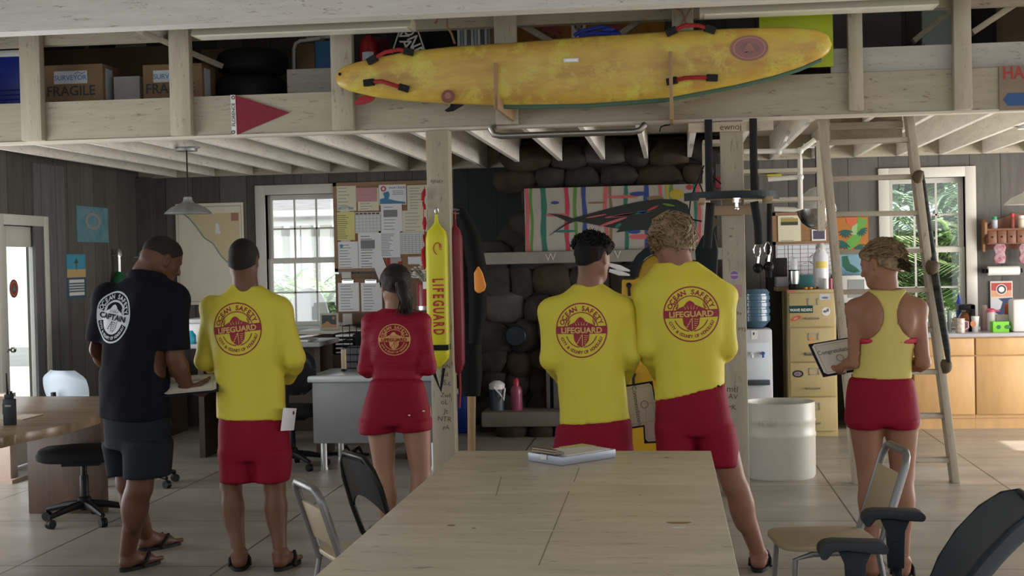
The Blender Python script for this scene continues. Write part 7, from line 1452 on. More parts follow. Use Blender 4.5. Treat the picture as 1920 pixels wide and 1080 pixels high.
    def clip(s, p_, n):
        """keep the side where (x-p).n < 0"""
        n = np.array(n, float); n /= np.linalg.norm(n); x, y, z = np.meshgrid(*s.ax, indexing='ij', sparse=True)
        s.D = np.maximum(s.D, ((x-p_[0])*n[0]+(y-p_[1])*n[1]+(z-p_[2])*n[2]).astype(np.float32))
    def noise(s, amp, fr, seed=0, dirs=None):
        rs = np.random.RandomState(seed); x, y, z = np.meshgrid(*s.ax, indexing='ij', sparse=True); t_ = 0
        for i in range(7):
            d = rs.randn(3) if dirs is None else rs.randn(3)*np.array(dirs); d /= np.linalg.norm(d); f = fr*rs.uniform(.6, 1.8); t_ = t_+np.sin((x*d[0]+y*d[1]+z*d[2])*f+rs.uniform(0, 6))/(f/fr)
        m_ = np.abs(s.D) < .08; s.D = np.where(m_, s.D+(amp*t_/3).astype(np.float32), s.D)
    def mesh(s, relax=2):
        D = s.D; ins = D < 0; n = s.n
        c = np.zeros(np.array(n)-1, np.int8)
        for i in (0, 1):
            for j in (0, 1):
                for k in (0, 1): c += ins[i:n[0]-1+i, j:n[1]-1+j, k:n[2]-1+k]
        act = (c > 0) & (c < 8); idx = np.full(act.shape, -1, np.int64); I = np.argwhere(act); idx[act] = np.arange(len(I))
        P_ = np.zeros((len(I), 3)); W_ = np.zeros(len(I))
        corners = [(i, j, k) for i in (0, 1) for j in (0, 1) for k in (0, 1)]
        vals = {cc: D[I[:, 0]+cc[0], I[:, 1]+cc[1], I[:, 2]+cc[2]] for cc in corners}
        for a in corners:
            for ax in range(3):
                if a[ax] == 0:
                    b = list(a); b[ax] = 1; b = tuple(b); va, vb = vals[a], vals[b]; m_ = (va < 0) != (vb < 0); t_ = np.where(m_, va/(va-vb+1e-12), 0)
                    p = np.array(a, float)[None, :].repeat(len(I), 0); p[:, ax] += t_; P_[m_] += p[m_]; W_[m_] += 1
        V = (P_/W_[:, None]+I)*s.h+s.lo
        Q = []
        for ax in range(3):
            o1, o2 = (ax+1) % 3, (ax+2) % 3; sl0 = [slice(1, n[q]-1) for q in range(3)]; sl1 = list(sl0); sl0[ax] = slice(0, n[ax]-1); sl1[ax] = slice(1, n[ax])
            a, b = ins[tuple(sl0)], ins[tuple(sl1)]; off = np.ones(3, int); off[ax] = 0
            for flip, m_ in ((False, a & ~b), (True, ~a & b)):
                E = np.argwhere(m_)+off
                if not len(E): continue
                def g(d1, d2): e = E.copy(); e[:, o1] -= d1; e[:, o2] -= d2; return idx[e[:, 0], e[:, 1], e[:, 2]]
                q = np.stack([g(1, 1), g(0, 1), g(0, 0), g(1, 0)], 1); Q.append(q[:, ::-1] if flip else q)
        Q = np.concatenate(Q); Q = Q[(Q >= 0).all(1)]
        for _ in range(relax):
            S_ = np.zeros_like(V); C_ = np.zeros(len(V))
            for k in range(4): S_ += 0; np.add.at(S_, Q[:, k], V[Q[:, (k+1) % 4]]+V[Q[:, (k+3) % 4]]); np.add.at(C_, Q[:, k], 2)
            C_[C_ == 0] = 1; V = V*.5+S_/C_[:, None]*.5
        return V, Q
def np_mesh(parts, name, m_, parent, smooth=True, label=None):
    """parts: list of (V, Q) joined in one mesh, world coordinates"""
    Vs = []; Qs = []; o = 0
    for V, Q in parts: Vs.append(np.asarray(V)); Qs += [tuple(int(i)+o for i in q) for q in Q]; o += len(V)
    V = np.concatenate(Vs); Mi = np.array(_pm[parent.name]['M'].inverted()); V = V@Mi[:3, :3].T+Mi[:3, 3]
    me = bpy.data.meshes.new(name); me.from_pydata(V.tolist(), [], Qs); me.materials.append(m_)
    me.polygons.foreach_set('use_smooth', [True]*len(me.polygons)); me.update()
    ob = bpy.data.objects.new(name, me); COL.objects.link(ob); ob.parent = parent
    if label: ob['label'] = label
    return ob
V3 = lambda v: np.array([v[0], v[1], v[2]], float)
def nrm(v): v = V3(v); return v/np.linalg.norm(v)
def hand(wr, d, pn, curl=.5, side=1, L_=.185, h=.0032, spread=.1):
    """hand as its own fine grid: wrist point, finger direction d, palm normal pn (palm faces pn); side +1: thumb towards d x pn"""
    d = nrm(d); pn = V3(pn); pn = nrm(pn-d*(pn@d)); s_ = np.cross(d, pn)*side; wr = V3(wr); g = SDF(wr-.21, wr+.21, h); S = L_/.185
    pl = .095*S
    g.cap(wr-d*.03, wr+d*.01, .024*S, .026*S, .015, (pn, .75))
    for q in (-.028, -.010, .010, .027): g.cap(wr+d*.012+s_*q*.6*S, wr+d*pl+s_*q*S, .016*S, .0125*S, .02, (pn, .85))
    for i, (q, ln) in enumerate(((.029, .070), (.0105, .080), (-.009, .074), (-.027, .058))):
        p = wr+d*(pl-.002)+s_*q*S; dd = d+s_*q*spread*4; a = 0; r = .0092*S
        for j, f in enumerate((.46, .30, .24)):
            a += curl*(.75 if j == 0 else .95)*(1+.07*i); e = dd/np.linalg.norm(dd)*math.cos(a)+pn*math.sin(a); p2 = p+e*ln*f*S; g.cap(p, p2, r, r*.9, .006); p = p2; r *= .9
    p = wr+d*.018*S+s_*.022*S; e = nrm(d*.55+s_*.75+pn*.35); p2 = p+e*.045*S; g.cap(p, p2, .016*S, .0125*S, .015); e = nrm(d*.85+s_*.25+pn*.45*(.5+curl)); p3 = p2+e*.033*S; g.cap(p2, p3, .0115*S, .0105*S, .006)
    e = nrm(d*.85-s_*.05+pn*.6*(.5+curl)); g.cap(p3, p3+e*.026*S, .0100*S, .0085*S, .005)
    return g.mesh(1)
def foot(heel, toe, ank, lift=.018, W_=.045, h=.0045, up=(0, 0, 1)):
    heel = V3(heel); toe = V3(toe); ank = V3(ank); d = toe-heel; d[2] = 0; Ln = np.linalg.norm(d); d /= Ln; s_ = np.array([d[1], -d[0], 0]); z = np.array([0, 0, 1.])
    g = SDF(np.minimum(heel, toe)-.1, np.maximum(heel, toe)+np.array([.1, .1, .26]), h); z0 = z*lift
    g.cap(heel+d*.035+z0+z*.032, ank, .033, .036, .03); g.cap(ank, ank+nrm(up)*.07, .034, .030, .02)
    g.cap(heel+d*.04+z0+z*.026, heel+d*Ln*.70+z0+z*.020, .030, .030, .03, (z, .8)); g.cap(ank+d*.02-z*.01, heel+d*Ln*.66+z0+z*.028, .034, .024, .04)
    for q in (-.6, .5): g.cap(heel+d*Ln*.55+s_*W_*q*.8+z0+z*.018, heel+d*Ln*.74+s_*W_*q+z0+z*.016, .020, .017, .03)
    sg = 1
    for i in range(5): q = (.72-.36*i); ln = Ln*(.985-.012*i*i-.01*i); g.cap(heel+d*Ln*.74+s_*W_*q*.9+z0+z*.015, heel+d*ln+s_*W_*q+z0+z*.011, .012, .0135 if i == 0 else .0095, .008)
    g.ell(ank+s_*.033, (.012, .012, .014), k=.015); g.ell(ank-s_*.033, (.012, .012, .014), k=.015)
    return g.mesh(1)
def head(c, f, u, nb, h=.0055, S=1.0, neck_r=.056, ears=True):
    """head SDF: c centre at ear level, f face direction, u up, nb neck base"""
    c = V3(c); f = nrm(f); u = V3(u); u = nrm(u-f*(u@f)); r = np.cross(f, u); nb = V3(nb); g = SDF(c-.19, c+.19, h); g.lo
    lo = np.minimum(c-.17, nb-.1); hi = np.maximum(c+.17, nb+.1); g = SDF(lo, hi, h); R = np.stack([r, f, u]); s_ = S
    P_ = lambda x, y, z: c+(r*x+f*y+u*z)*s_
    E = lambda x, y, z, rx, ry, rz, k=.02, sub=False: g.ell(P_(x, y, z), np.array([rx, ry, rz])*s_, R, k, sub)
    E(0, -.018, .032, .076, .095, .088); E(0, .025, .03, .068, .07, .08, .03); E(0, .035, -.035, .058, .062, .075, .04); E(0, .062, -.085, .030, .028, .022, .03)
    g.cap(P_(-.052, .005, -.055), P_(-.02, .062, -.092), .022*s_, .018*s_, .03); g.cap(P_(.052, .005, -.055), P_(.02, .062, -.092), .022*s_, .018*s_, .03)
    g.cap(P_(0, -.035, -.03), nb, neck_r*s_, neck_r*s_*1.06, .035); g.cap(nb, nb-u*.035, neck_r*s_*1.05, neck_r*s_*1.05, .03)
    g.cap(P_(0, .092, .012), P_(0, .112, -.024), .008*s_, .0125*s_, .012); E(.011, .104, -.027, .009, .009, .007, .006); E(-.011, .104, -.027, .009, .009, .007, .006)
    g.cap(P_(-.034, .083, .020), P_(.034, .083, .020), .010*s_, .010*s_, .015)
    E(.032, .096, .003, .015, .012, .010, .01, True); E(-.032, .096, .003, .015, .012, .010, .01, True)
    E(.031, .081, .002, .012, .012, .012, .004); E(-.031, .081, .002, .012, .012, .012, .004)
    g.cap(P_(-.018, .089, -.049), P_(.018, .089, -.049), .006*s_, .006*s_, .006); g.cap(P_(-.015, .089, -.058), P_(.015, .089, -.058), .0068*s_, .0068*s_, .006); E(0, .10, -.0535, .022, .008, .0016, .003, True)
    E(.042, .055, -.02, .02, .02, .018, .02); E(-.042, .055, -.02, .02, .02, .018, .02)
    if ears:
        for sg in (-1, 1):
            E(.080*sg, -.006, -.004, .009, .018, .031, .008); E(.086*sg, .000, -.002, .006, .009, .018, .005, True); E(.076*sg, .0, -.026, .007, .011, .011, .008)
    return g.mesh(1), (c, f, u, r, s_)
def hair_cap(fr, inf=.004, plane=(.75, .0075), h=.0055, noise=None, extra=(), zc=0, k=.004):
    c, f, u, r, s_ = fr; g = SDF(c-.26, c+.26, h); R = np.stack([r, f, u]); P_ = lambda x, y, z: c+(r*x+f*y+u*z)*s_
    g.ell(P_(0, -.018, .032), (np.array([.076, .095, .088])+inf)*s_, R, .02); g.ell(P_(0, .025, .03), (np.array([.068, .07, .08])+inf)*s_, R, .03)
    if plane[0] is not None: g.cap(P_(0, -.035, -.02), P_(0, -.05, -.066), (.054+inf)*s_, (.043+inf)*s_, .03)
    for e in extra: g.ell(P_(*e[0]), np.array(e[1])*s_, R, e[2] if len(e) > 2 else .03)
    if noise: g.noise(*noise)
    n = -(u-f*plane[0]); n_ = n; g.clip(c+u*plane[1]*s_, n_)
    for sg in (-1, 1): g.ell(P_(.083*sg, -.004, -.006), np.array([.02, .026, .038])*s_, R, .004, True)
    return g.mesh(1)
def locks(fr, n, seed, m_, ln=(.05, .09), r=.004, region=None, down=.6, back=.5, curl=.02, rad=1.0, out=.0):
    c, f, u, rr, s_ = fr; rs = random.Random(seed); mb = MB(); a = Vector((.080, .112, .09))*rad
    for i in range(n):
        for _ in range(40):
            x, y, z = rs.gauss(0, 1), rs.gauss(0, 1), rs.gauss(0, 1); l = math.sqrt(x*x+y*y+z*z); x, y, z = x/l, y/l, z/l
            if region(x, y, z): break
        else: continue
        P_ = []; L_ = rs.uniform(*ln); ph = rs.uniform(0, 6); st = 6; v = Vector((x, y, z)); g_ = Vector((rs.uniform(-.35, .35), -back, -down))
        for k in range(st):
            w_ = Vector((a.x*v.x, a.y*v.y-.012, a.z*v.z+.028)); lift = .003+.012*rs.random()*k/st+out*k/st; nn = v.normalized()
            off = nn*lift+Vector((math.sin(ph+k*1.4), 0, math.cos(ph+k*1.4)))*curl*k/st
            w_ = w_+off; P_.append(Vector(c)+Vector(rr)*w_.x*s_+Vector(f)*w_.y*s_+Vector(u)*w_.z*s_)
            t_ = g_-v*g_.dot(v); t_ = t_.normalized() if t_.length > .05 else Vector((0, 0, 0)); v = (v+t_*(L_/st)/.095).normalized()
        q = r*rs.uniform(.6, 1.3); mb.tube(P_, [q*.7, q, q, q*.9, q*.7, q*.25], 5)
    return mb
skin = lambda n, c: mat('skin_'+n, c, .5, var=.10, ns=9, spec=.3)
def badge(person, shirt, ctr, Rt, Up, Bk, rad, kind, roll=0, sy=1.0, mats=None):
    """printed emblem projected onto the shirt back; ctr: world point near the back, Bk: outward direction"""
    me = shirt.data; Mx = _pm[person.name]['M']; bvh = BVHTree.FromPolygons([Mx@v.co for v in me.vertices], [tuple(p_.vertices) for p_ in me.polygons])
    ctr = Vector(ctr); Rt = Vector(Rt); Up = Vector(Up); Bk = Vector(Bk); cr_, sr_ = math.cos(roll), math.sin(roll)
    def emit(mb, V, Fs, lift):
        bm = bmesh.new(); vs_ = [bm.verts.new((x, y, 0)) for x, y in V]
        for f in Fs:
            try: bm.faces.new([vs_[i] for i in f])
            except ValueError: pass
        bmesh.ops.triangulate(bm, faces=bm.faces)
        for _ in range(3):
            es = [e for e in bm.edges if e.calc_length() > .16]
            if es: bmesh.ops.subdivide_edges(bm, edges=es, cuts=1); bmesh.ops.triangulate(bm, faces=bm.faces)
        bm.verts.index_update(); W_ = []
        for v in bm.verts:
            x, y = v.co.x*rad, v.co.y*rad*sy; x, y = x*cr_-y*sr_, x*sr_+y*cr_; o = ctr+Rt*x+Up*y; hit = bvh.ray_cast(o+Bk*.6, -Bk)
            W_.append((hit[0] if hit[0] else o)+Bk*lift)
        mb.add(W_, [tuple(v.index for v in f.verts) for f in bm.faces]); bm.free()
    def ring(r0_, r1_, a0=0, a1=360, n=72):
        V = []; Fs = []
        for i in range(n+1):
            a = math.radians(a0+(a1-a0)*i/n); V += [(r0_*math.cos(a), r0_*math.sin(a)), (r1_*math.cos(a), r1_*math.sin(a))]
        for i in range(n): Fs.append((2*i, 2*i+1, 2*i+3, 2*i+2))
        return V, Fs
    def disc(r, nr=7):
        V = []; Fs = []; n = 40
        for j in range(nr+1):
            for i in range(n): a = 2*PI*i/n; V.append((r*j/nr*math.cos(a)+(1e-4*math.cos(a) if j == 0 else 0), r*j/nr*math.sin(a)+(1e-4*math.sin(a) if j == 0 else 0)))
        for j in range(nr):
            for i in range(n): Fs.append((j*n+i, (j+1)*n+i, (j+1)*n+(i+1) % n, j*n+(i+1) % n))
        return V, Fs
    poly = lambda P_: (P_, [tuple(range(len(P_)))])
    ink, pale = mats
    mb = MB(); word = 'CAPTAIN' if kind == 'captain' else 'LIFEGUARD'
    t1 = arc_text('OCEAN SAFETY', .80, 158, 22, .25, True, .03); t2 = arc_text('CITY & COUNTY OF HONOLULU', .80, 202, 338, .155, False, .03)
    band = poly([(-.985, -.13), (.985, -.13), (.985, .15), (-.985, .15)])
    mount = poly([(-.54, .15), (-.40, .23), (-.26, .29), (-.13, .44), (-.03, .49), (.08, .43), (.16, .33), (.30, .27), (.42, .22), (.54, .15)])
    shield = poly([(-.31, -.13), (.31, -.13), (.27, -.38), (.14, -.55), (0, -.62), (-.14, -.55), (-.27, -.38)])
    tw = text_geo(word, .285 if word == 'LIFEGUARD' else .30, .03); tw = ([(x*(1.08 if word == 'LIFEGUARD' else 1.32), y-.095) for x, y in tw[0]], tw[1])
    palms = []
    for sg in (-1, 1):
        for k in range(5): a = math.radians(90+sg*(20+k*32)); cx_, cy2 = -sg*.44, .36; L_ = .17; palms.append(poly([(cx_, cy2), (cx_+L_*math.cos(a)-.02*math.sin(a), cy2+L_*math.sin(a)+.02*math.cos(a)), (cx_+L_*1.1*math.cos(a), cy2+L_*1.1*math.sin(a)), (cx_+L_*math.cos(a)+.02*math.sin(a), cy2+L_*math.sin(a)-.02*math.cos(a))]))
        palms.append(poly([(-sg*.44-.012, .36), (-sg*.44+.012, .36), (-sg*.50, .15), (-sg*.53, .15)]))
    zig = []
    for k in range(5): y = -.17-.075*k; zig.append(poly([(.10, y), (.26-.02*k, y-.02), (.26-.02*k, y-.04), (.10, y-.02)]))
    for k in range(4): y = -.48+.085*k; zig.append(poly([(-.20+.05*k, y), (-.15+.05*k, y+.01), (-.10+.05*k, y+.07), (-.15+.05*k, y+.06)]))
    zig.append(poly([(.02, -.14), (.045, -.14), (.045, -.55), (.02, -.57)]))
    glints = [poly([(x, .18), (x+.03, .18), (x+dx, .34)]) for x, dx in ((-.2, -.08), (-.1, -.04), (0, .01), (.08, .06), (.18, .12))]
    low = [ring(.60, .635, 200, 262, 20), ring(.60, .635, 278, 340, 20)]
    if kind == 'yellow':
        mb.m(ink)
        for g in (ring(.955, 1.0), ring(.635, .67, 12, 168), low[0], low[1]): emit(mb, *g, .0016)
        for g in (t1, t2, band, mount, shield, *palms): emit(mb, *g, .0018)
        mb.m(pale)
        for g in (tw, *zig, *glints): emit(mb, *g, .0032)
    else:
        mb.m(pale)
        if kind == 'captain': emit(mb, *disc(1.0, 8), .0014); mb.m(ink); emit(mb, *ring(.66, .93, 14, 166), .0022); emit(mb, *ring(.66, .93, 196, 344), .0022); emit(mb, *poly([(.58*math.cos(a), .58*math.sin(a)) for a in np.linspace(.29, PI-.29, 30)]), .0024); mb.m(pale)
        else:
            emit(mb, *ring(.945, 1.0), .0016); emit(mb, *ring(.62, .66, 14, 166), .0016); emit(mb, *ring(.62, .66, 196, 344), .0016); emit(mb, *band, .0016)
        emit(mb, *mount, .0038); emit(mb, *shield, .0038)
        for g in (t1, t2, *palms): emit(mb, *g, .0042)
        mb.m(ink)
        for g in (tw, *zig, *glints): emit(mb, *g, .0062)
    o = mb.build('printed_emblem', None, None, smooth=80); o.data.transform(_pm[person.name]['M'].inverted()); o.parent = shirt
    return o
def cert(name, lab, c, U, W_, wd, ht, txt='Congratulations', rot=False):
    """open certificate folder: U along width, W up"""
    U = nrm(U); W_ = nrm(W_); N_ = np.cross(U, W_); t = thing(name, lab, 'certificate', c); c = V3(c)
    b = MB(); q = [c+U*x*wd/2+W_*y*ht/2 for x, y in ((-1, -1), (1, -1), (1, 1), (-1, 1))]; b.add(q+[p-N_*.008 for p in q], [(0, 1, 2, 3), (7, 6, 5, 4), (0, 4, 5, 1), (1, 5, 6, 2), (2, 6, 7, 3), (3, 7, 4, 0)]); b.build('cover', mat('folder_navy', (.012, .010, .025), .5), t, world=True)
    b = MB(); m_ = .92; k = .86; q = [c+N_*.0015+U*x*wd/2*m_+W_*y*ht/2*m_ for x, y in ((-k, -1), (k, -1), (1, -k), (1, k), (k, 1), (-k, 1), (-1, k), (-1, -k))]; b.m(mat('cert_paper', (.62, .58, .50), .7)).add(q, [tuple(range(8))])
    b.m(mat('cert_line', (.25, .22, .18)))
    for s_ in (.84,):
        for a, e in (((-s_, -s_), (s_, -s_)), ((s_, -s_), (s_, s_)), ((s_, s_), (-s_, s_)), ((-s_, s_), (-s_, -s_))): A = c+N_*.003+U*a[0]*wd/2*.96+W_*a[1]*ht/2*.96; B_ = c+N_*.003+U*e[0]*wd/2*.96+W_*e[1]*ht/2*.96; b.bar(A, B_, .0012, .0012)
    b.m(INK); X_, Y_ = (U, W_) if not rot else (-W_, U)
    o = c+N_*.0035+(W_*ht*.12 if not rot else U*(-wd*.12)); put_text(b, txt, o, X_, Y_, .034, 0)
    e = c+N_*.0035-(W_*ht*.06 if not rot else U*(-wd*.16)); b.m(mat('seal_grey', (.30, .28, .25))); b.add([e+X_*(r*math.cos(a))+Y_*(r*math.sin(a)) for a in np.linspace(0, 2*PI, 20, endpoint=False) for r in (.016, .022)], [(2*i, 2*i+1, (2*i+3) % 40, (2*i+2) % 40) for i in range(20)])
    b.build('sheet', None, t, world=True)
    return t
# ---------------------------------------------------------------- generic person
def person(lab, Yc, S):
    """S: dict of pixel/offset data (see the six below)"""
    J = lambda x, y, dy=0: V3(at(x, y, Y=Yc+dy)); G = lambda x, y: V3(at(x, y, z=0))
    mpp = lambda x, y: (V3(at(x, y, Y=Yc))-V3(CP))@V3(fw)/F
    base = (G(*S['feet'][0][0])+G(*S['feet'][1][0]))/2; t = thing('person', lab, 'person', tuple(base))
    fa = S.get('face', 0); Fw = np.array([-math.sin(fa), math.cos(fa), 0]); Rt = np.array([math.cos(fa), math.sin(fa), 0])
    sk = S['skin']; parts = []
    def secs(L_, ex=0):
        o = []
        for q in L_:
            y, x0, x1, dp = q[:4]; dy = q[4] if len(q) > 4 else 0; c = J((x0+x1)/2, y, dy); w_ = (x1-x0)/2*mpp((x0+x1)/2, y); o.append((c, w_, dp))
        return o
    TS = secs(S['torso']); PS = secs(S['pelvis'])
    arms = []
    for a in S['arms']: arms.append([J(*p) for p in a['p']]+[a])
    legs = [[J(*l[0]), J(*l[1]), J(*l[2])] for l in S['legs']]
    for i, l in enumerate(legs): he = G(*S['feet'][i][0]); d = G(*S['feet'][i][1])-he; d /= np.linalg.norm(d); l[2] = he+d*.045+np.array([0, 0, .09])
    allp = [s_[0] for s_ in TS+PS]+[p for a in arms for p in a[:3]]+[p for l in legs for p in l]+[J(*S['neck'])]
    lo = np.min(allp, 0)-np.array([.3, .3, .12]); hi = np.max(allp, 0)+np.array([.3, .3, .12]); h = S.get('h', .009)
    B_ = SDF(lo, hi, h); sh = S.get('shrink', .016)
    B_.stack(TS, Rt, Fw, .03, -sh); B_.stack(PS, Rt, Fw, .03, -sh)
    ar = S.get('arm_r', (.048, .040, .027)); lr = S.get('leg_r', (.088, .058, .036))
    for a in arms:
        s_, e, w_ = a[:3]; inw = 0; B_.ell(s_, (ar[0]*1.18,)*3, k=.05); B_.cap(s_, e, ar[0], ar[1]*.95, .03); m_ = e+(w_-e)*.28; B_.cap(e, m_, ar[1], ar[1]*1.05, .02); B_.cap(m_, w_, ar[1]*1.05, ar[2], .02)
    for l in legs:
        hp, kn, an = l; B_.cap(hp, kn, lr[0], lr[1], .03); d = an-kn; ca = kn+d*.30-Fw*.022; B_.cap(kn, kn+d*.28, lr[1]*.95, lr[1]*.92, .02); B_.cap(kn+d*.28, an, lr[1]*.92, lr[2], .02); B_.ell(ca, (lr[1]*.86, lr[1]*.86, .125), k=.04)
    for q in S.get('extra', ()): B_.ell(J(*q[0]), q[1], k=.05)
    nb = J(*S['neck']); c, f, u = J(*S['head']), S['hf'], S.get('hu', (0, 0, 1)); hm, fr = head(c, f, u, nb, S=S.get('hs', 1.0), neck_r=S.get('nr', .056)); parts.append(hm)
    for a in arms:
        kw = a[3]; s_, e, w_ = a[:3]; d = kw.get('d', w_-e); parts.append(hand(w_, d, kw.get('pn', (0, 0, -1)), kw.get('curl', .6), kw.get('side', 1), kw.get('L', .18)))
    for i, l in enumerate(legs):
        he, to = S['feet'][i]; he = G(*he); to = G(*to); ln = S.get('foot_l', .255); d = to-he; d /= np.linalg.norm(d); to = he+d*ln; he = he; parts.append(foot(he, to, l[2], .018 if S.get('shoes', True) else .0, S.get('foot_w', .044), up=l[1]-l[2]))
        if S.get('shoes', True):
            b, dd, ss, Ln = sandal_geo(to, he, .057); so = b.build('sandal', mat('slipper_black', (.012, .013, .014)), t, world=True); b = sandal_strap(to, he, dd, ss, Ln, .052, .074); st = b.build('strap', mat('slipper_black', (.012, .013, .014)), None); st.data.transform(_pm[t.name]['M'].inverted()); st.parent = so
    # eyes
    c_, f_, u_, r_, s_ = fr
    for sg in (-1, 1):
        e = c_+(r_*.031*sg+f_*.087+u_*.004)*s_; b = MB(); b.m(mat('eye_white', (.6, .58, .55), .2)).ball(e, .0085, 10, 7); b.m(mat('iris', (.03, .015, .01), .2)).ball(e+f_*.004, .0058, 8, 6); b.build('eye', None, t, world=True)
    # shirt
    cloth = S['shirt_m']; g = SDF(lo, hi, h); g.stack(TS, Rt, Fw, .03, 0)
    sl = S.get('sleeve', 'long')
    if sl:
        for a in arms:
            s_, e, w_ = a[:3]; R_ = S.get('sl_r', (.064, .056, .040)); g.ell(s_, (R_[0]*1.14,)*3, k=.05)
            if sl == 'long': m_ = e+(w_-e)*.3; g.cap(s_, e, R_[0], R_[1], .03); g.cap(e, m_, R_[1], R_[1], .02); g.cap(m_, e+(w_-e)*.93, R_[1], R_[2], .02)
            else: g.cap(s_, s_+(e-s_)*sl, R_[0], R_[0]*1.02, .03)
    g.noise(S.get('wr', .0050), S.get('wf', 34), S.get('seed', 1), S.get('wd', (1, 1, .35)))
    x_, y_, z_ = np.meshgrid(*g.ax, indexing='ij', sparse=True); full = SDF(lo, hi, h); full.stack(TS, Rt, Fw, .03, 0, zlo=TS[-1][0][2]-.2); full.noise(S.get('wr', .0050), S.get('wf', 34), S.get('seed', 1), S.get('wd', (1, 1, .35))); FD = full.D
    low = TS[-1]; xo = np.abs((x_-low[0][0])*Rt[0]+(y_-low[0][1])*Rt[1]); hz_ = low[0][2]
    if 'hem' in S: A = J(*S['hem'][0]); Bq = J(*S['hem'][1]); sx_ = (x_-A[0])*Rt[0]+(y_-A[1])*Rt[1]; L_ = (Bq-A)@Rt; hz_ = A[2]+(Bq[2]-A[2])*np.clip(sx_/L_, 0, 1)
    wmin = min(q[1] for q in TS[3:])
    if sl is not None: B_.D = np.where((z_ > hz_-.004) & (xo < wmin-.0) & (FD < .05) & (z_ < nb[2]-.05), np.maximum(B_.D, FD+.009), B_.D)
    if sl and sl != 'long':
        for a in arms:
            s_, e, w_ = a[:3]; d = (e-s_)/np.linalg.norm(e-s_); R_ = S['sl_r']; q = s_+(e-s_)*sl; x_, y_, z_ = np.meshgrid(*g.ax, indexing='ij', sparse=True)
            near = ((x_-q[0])**2+(y_-q[1])**2+(z_-q[2])**2) < (.16)**2; dd = ((x_-q[0])*d[0]+(y_-q[1])*d[1]+(z_-q[2])*d[2]); ax_d = np.sqrt(np.maximum(((x_-q[0])**2+(y_-q[1])**2+(z_-q[2])**2)-dd**2, 0)); g.D = np.where(near & (ax_d < R_[0]*1.5), np.maximum(g.D, dd.astype(np.float32)), g.D)
    if 'hem' in S:   # sloping hem plane: left px y, right px y
        (xa, ya), (xb, yb) = S['hem']; A = J(xa, ya); Bq = J(xb, yb); n = np.cross(Fw, Bq-A); n = n/np.linalg.norm(n); n = n if n[2] < 0 else -n
        x_, y_, z_ = np.meshgrid(*g.ax, indexing='ij', sparse=True); lim = (A[2]+Bq[2])/2
        dist = ((x_-A[0])*n[0]+(y_-A[1])*n[1]+(z_-A[2])*n[2]).astype(np.float32); g.D = np.maximum(g.D, dist)
    if S.get('neck_cut', False): nz = nb[2]+S.get('ncz', 0); x_, y_, z_ = np.meshgrid(*g.ax, indexing='ij', sparse=True); g.cap(nb+np.array([0, 0, .022]), nb+np.array([0, 0, .12]), S.get('nr', .056)*1.02, S.get('nr', .056)*1.15, .004, None, True)
    for fn in S.get('cut', ()): fn(g, J)
    if sl is None: B_.D = np.where(g.D < .004, np.maximum(B_.D, FD+.007), B_.D)
    shirt = np_mesh([g.mesh(1)], S.get('shirt_n', 'shirt'), cloth, t)
    # shorts
    g = SDF(lo, hi, h); g.stack(PS, Rt, Fw, .02, 0)
    QL = [min(secs(L_), key=lambda q: q[0][2]) for L_ in S['short_legs']]
    for i, L_ in enumerate(S['short_legs']): g.stack(secs(L_), Rt, Fw, .012, 0, pw=2.2, zlo=QL[i][0][2]-.03)
    g.noise(.003, 24, 5+S.get('seed', 1), (1, 1, .12))
    g.D = np.where((z_ > hz_+.0) & (FD < .06), np.maximum(g.D, FD+.007), g.D)
    sz = max(min(secs(L_), key=lambda q: q[0][2])[0][2] for L_ in S['short_legs'])
    B_.D = np.where((z_ > sz+.05) & (z_ < hz_+.05) & (xo < PS[1][1]+.02) & (g.D < .05), np.maximum(B_.D, g.D+.008), B_.D)
    ca_, cb_ = QL[0][0], QL[1][0]; tt = ((x_-ca_[0])*Rt[0]+(y_-ca_[1])*Rt[1])/((cb_-ca_)@Rt); g.D = np.maximum(g.D, ca_[2]+(cb_[2]-ca_[2])*np.clip(tt, -.5, 1.5)-z_).astype(np.float32)
    shorts = np_mesh([g.mesh(9)], 'shorts', S['shorts_m'], t)
    body = np_mesh([B_.mesh(2)]+parts, 'body', sk, t)
    return t, body, shirt, shorts, fr, J, (Rt, Fw), arms
yel = mat('lycra_yellow', (.62, .53, .055), .6, bump=.9, ns=7, st=(1, 1, .45), spec=.25); redm = mat('lycra_red', (.25, .003, .022), .6, bump=.9, ns=8, st=(.5, .5, 2.2), spec=.25); shm = mat('shorts_red', (.22, .003, .019), .7, bump=.9, ns=8, st=(1, 1, .45), spec=.2)
navy = mat('cotton_navy', (.0035, .004, .0075), .9, bump=.2, ns=200, spec=.2); navs = mat('shorts_slate', (.011, .0135, .018), .9, bump=.2, ns=200, spec=.2); ytank = mat('tank_yellow', (.56, .47, .14), .75, bump=.7, ns=9, st=(1, 1, .45), spec=.2)
ir, iy = mat('ink_maroon', (.26, .008, .022), .6), mat('ink_yellow', (.62, .40, .11), .6)
UP = (0, 0, 1)
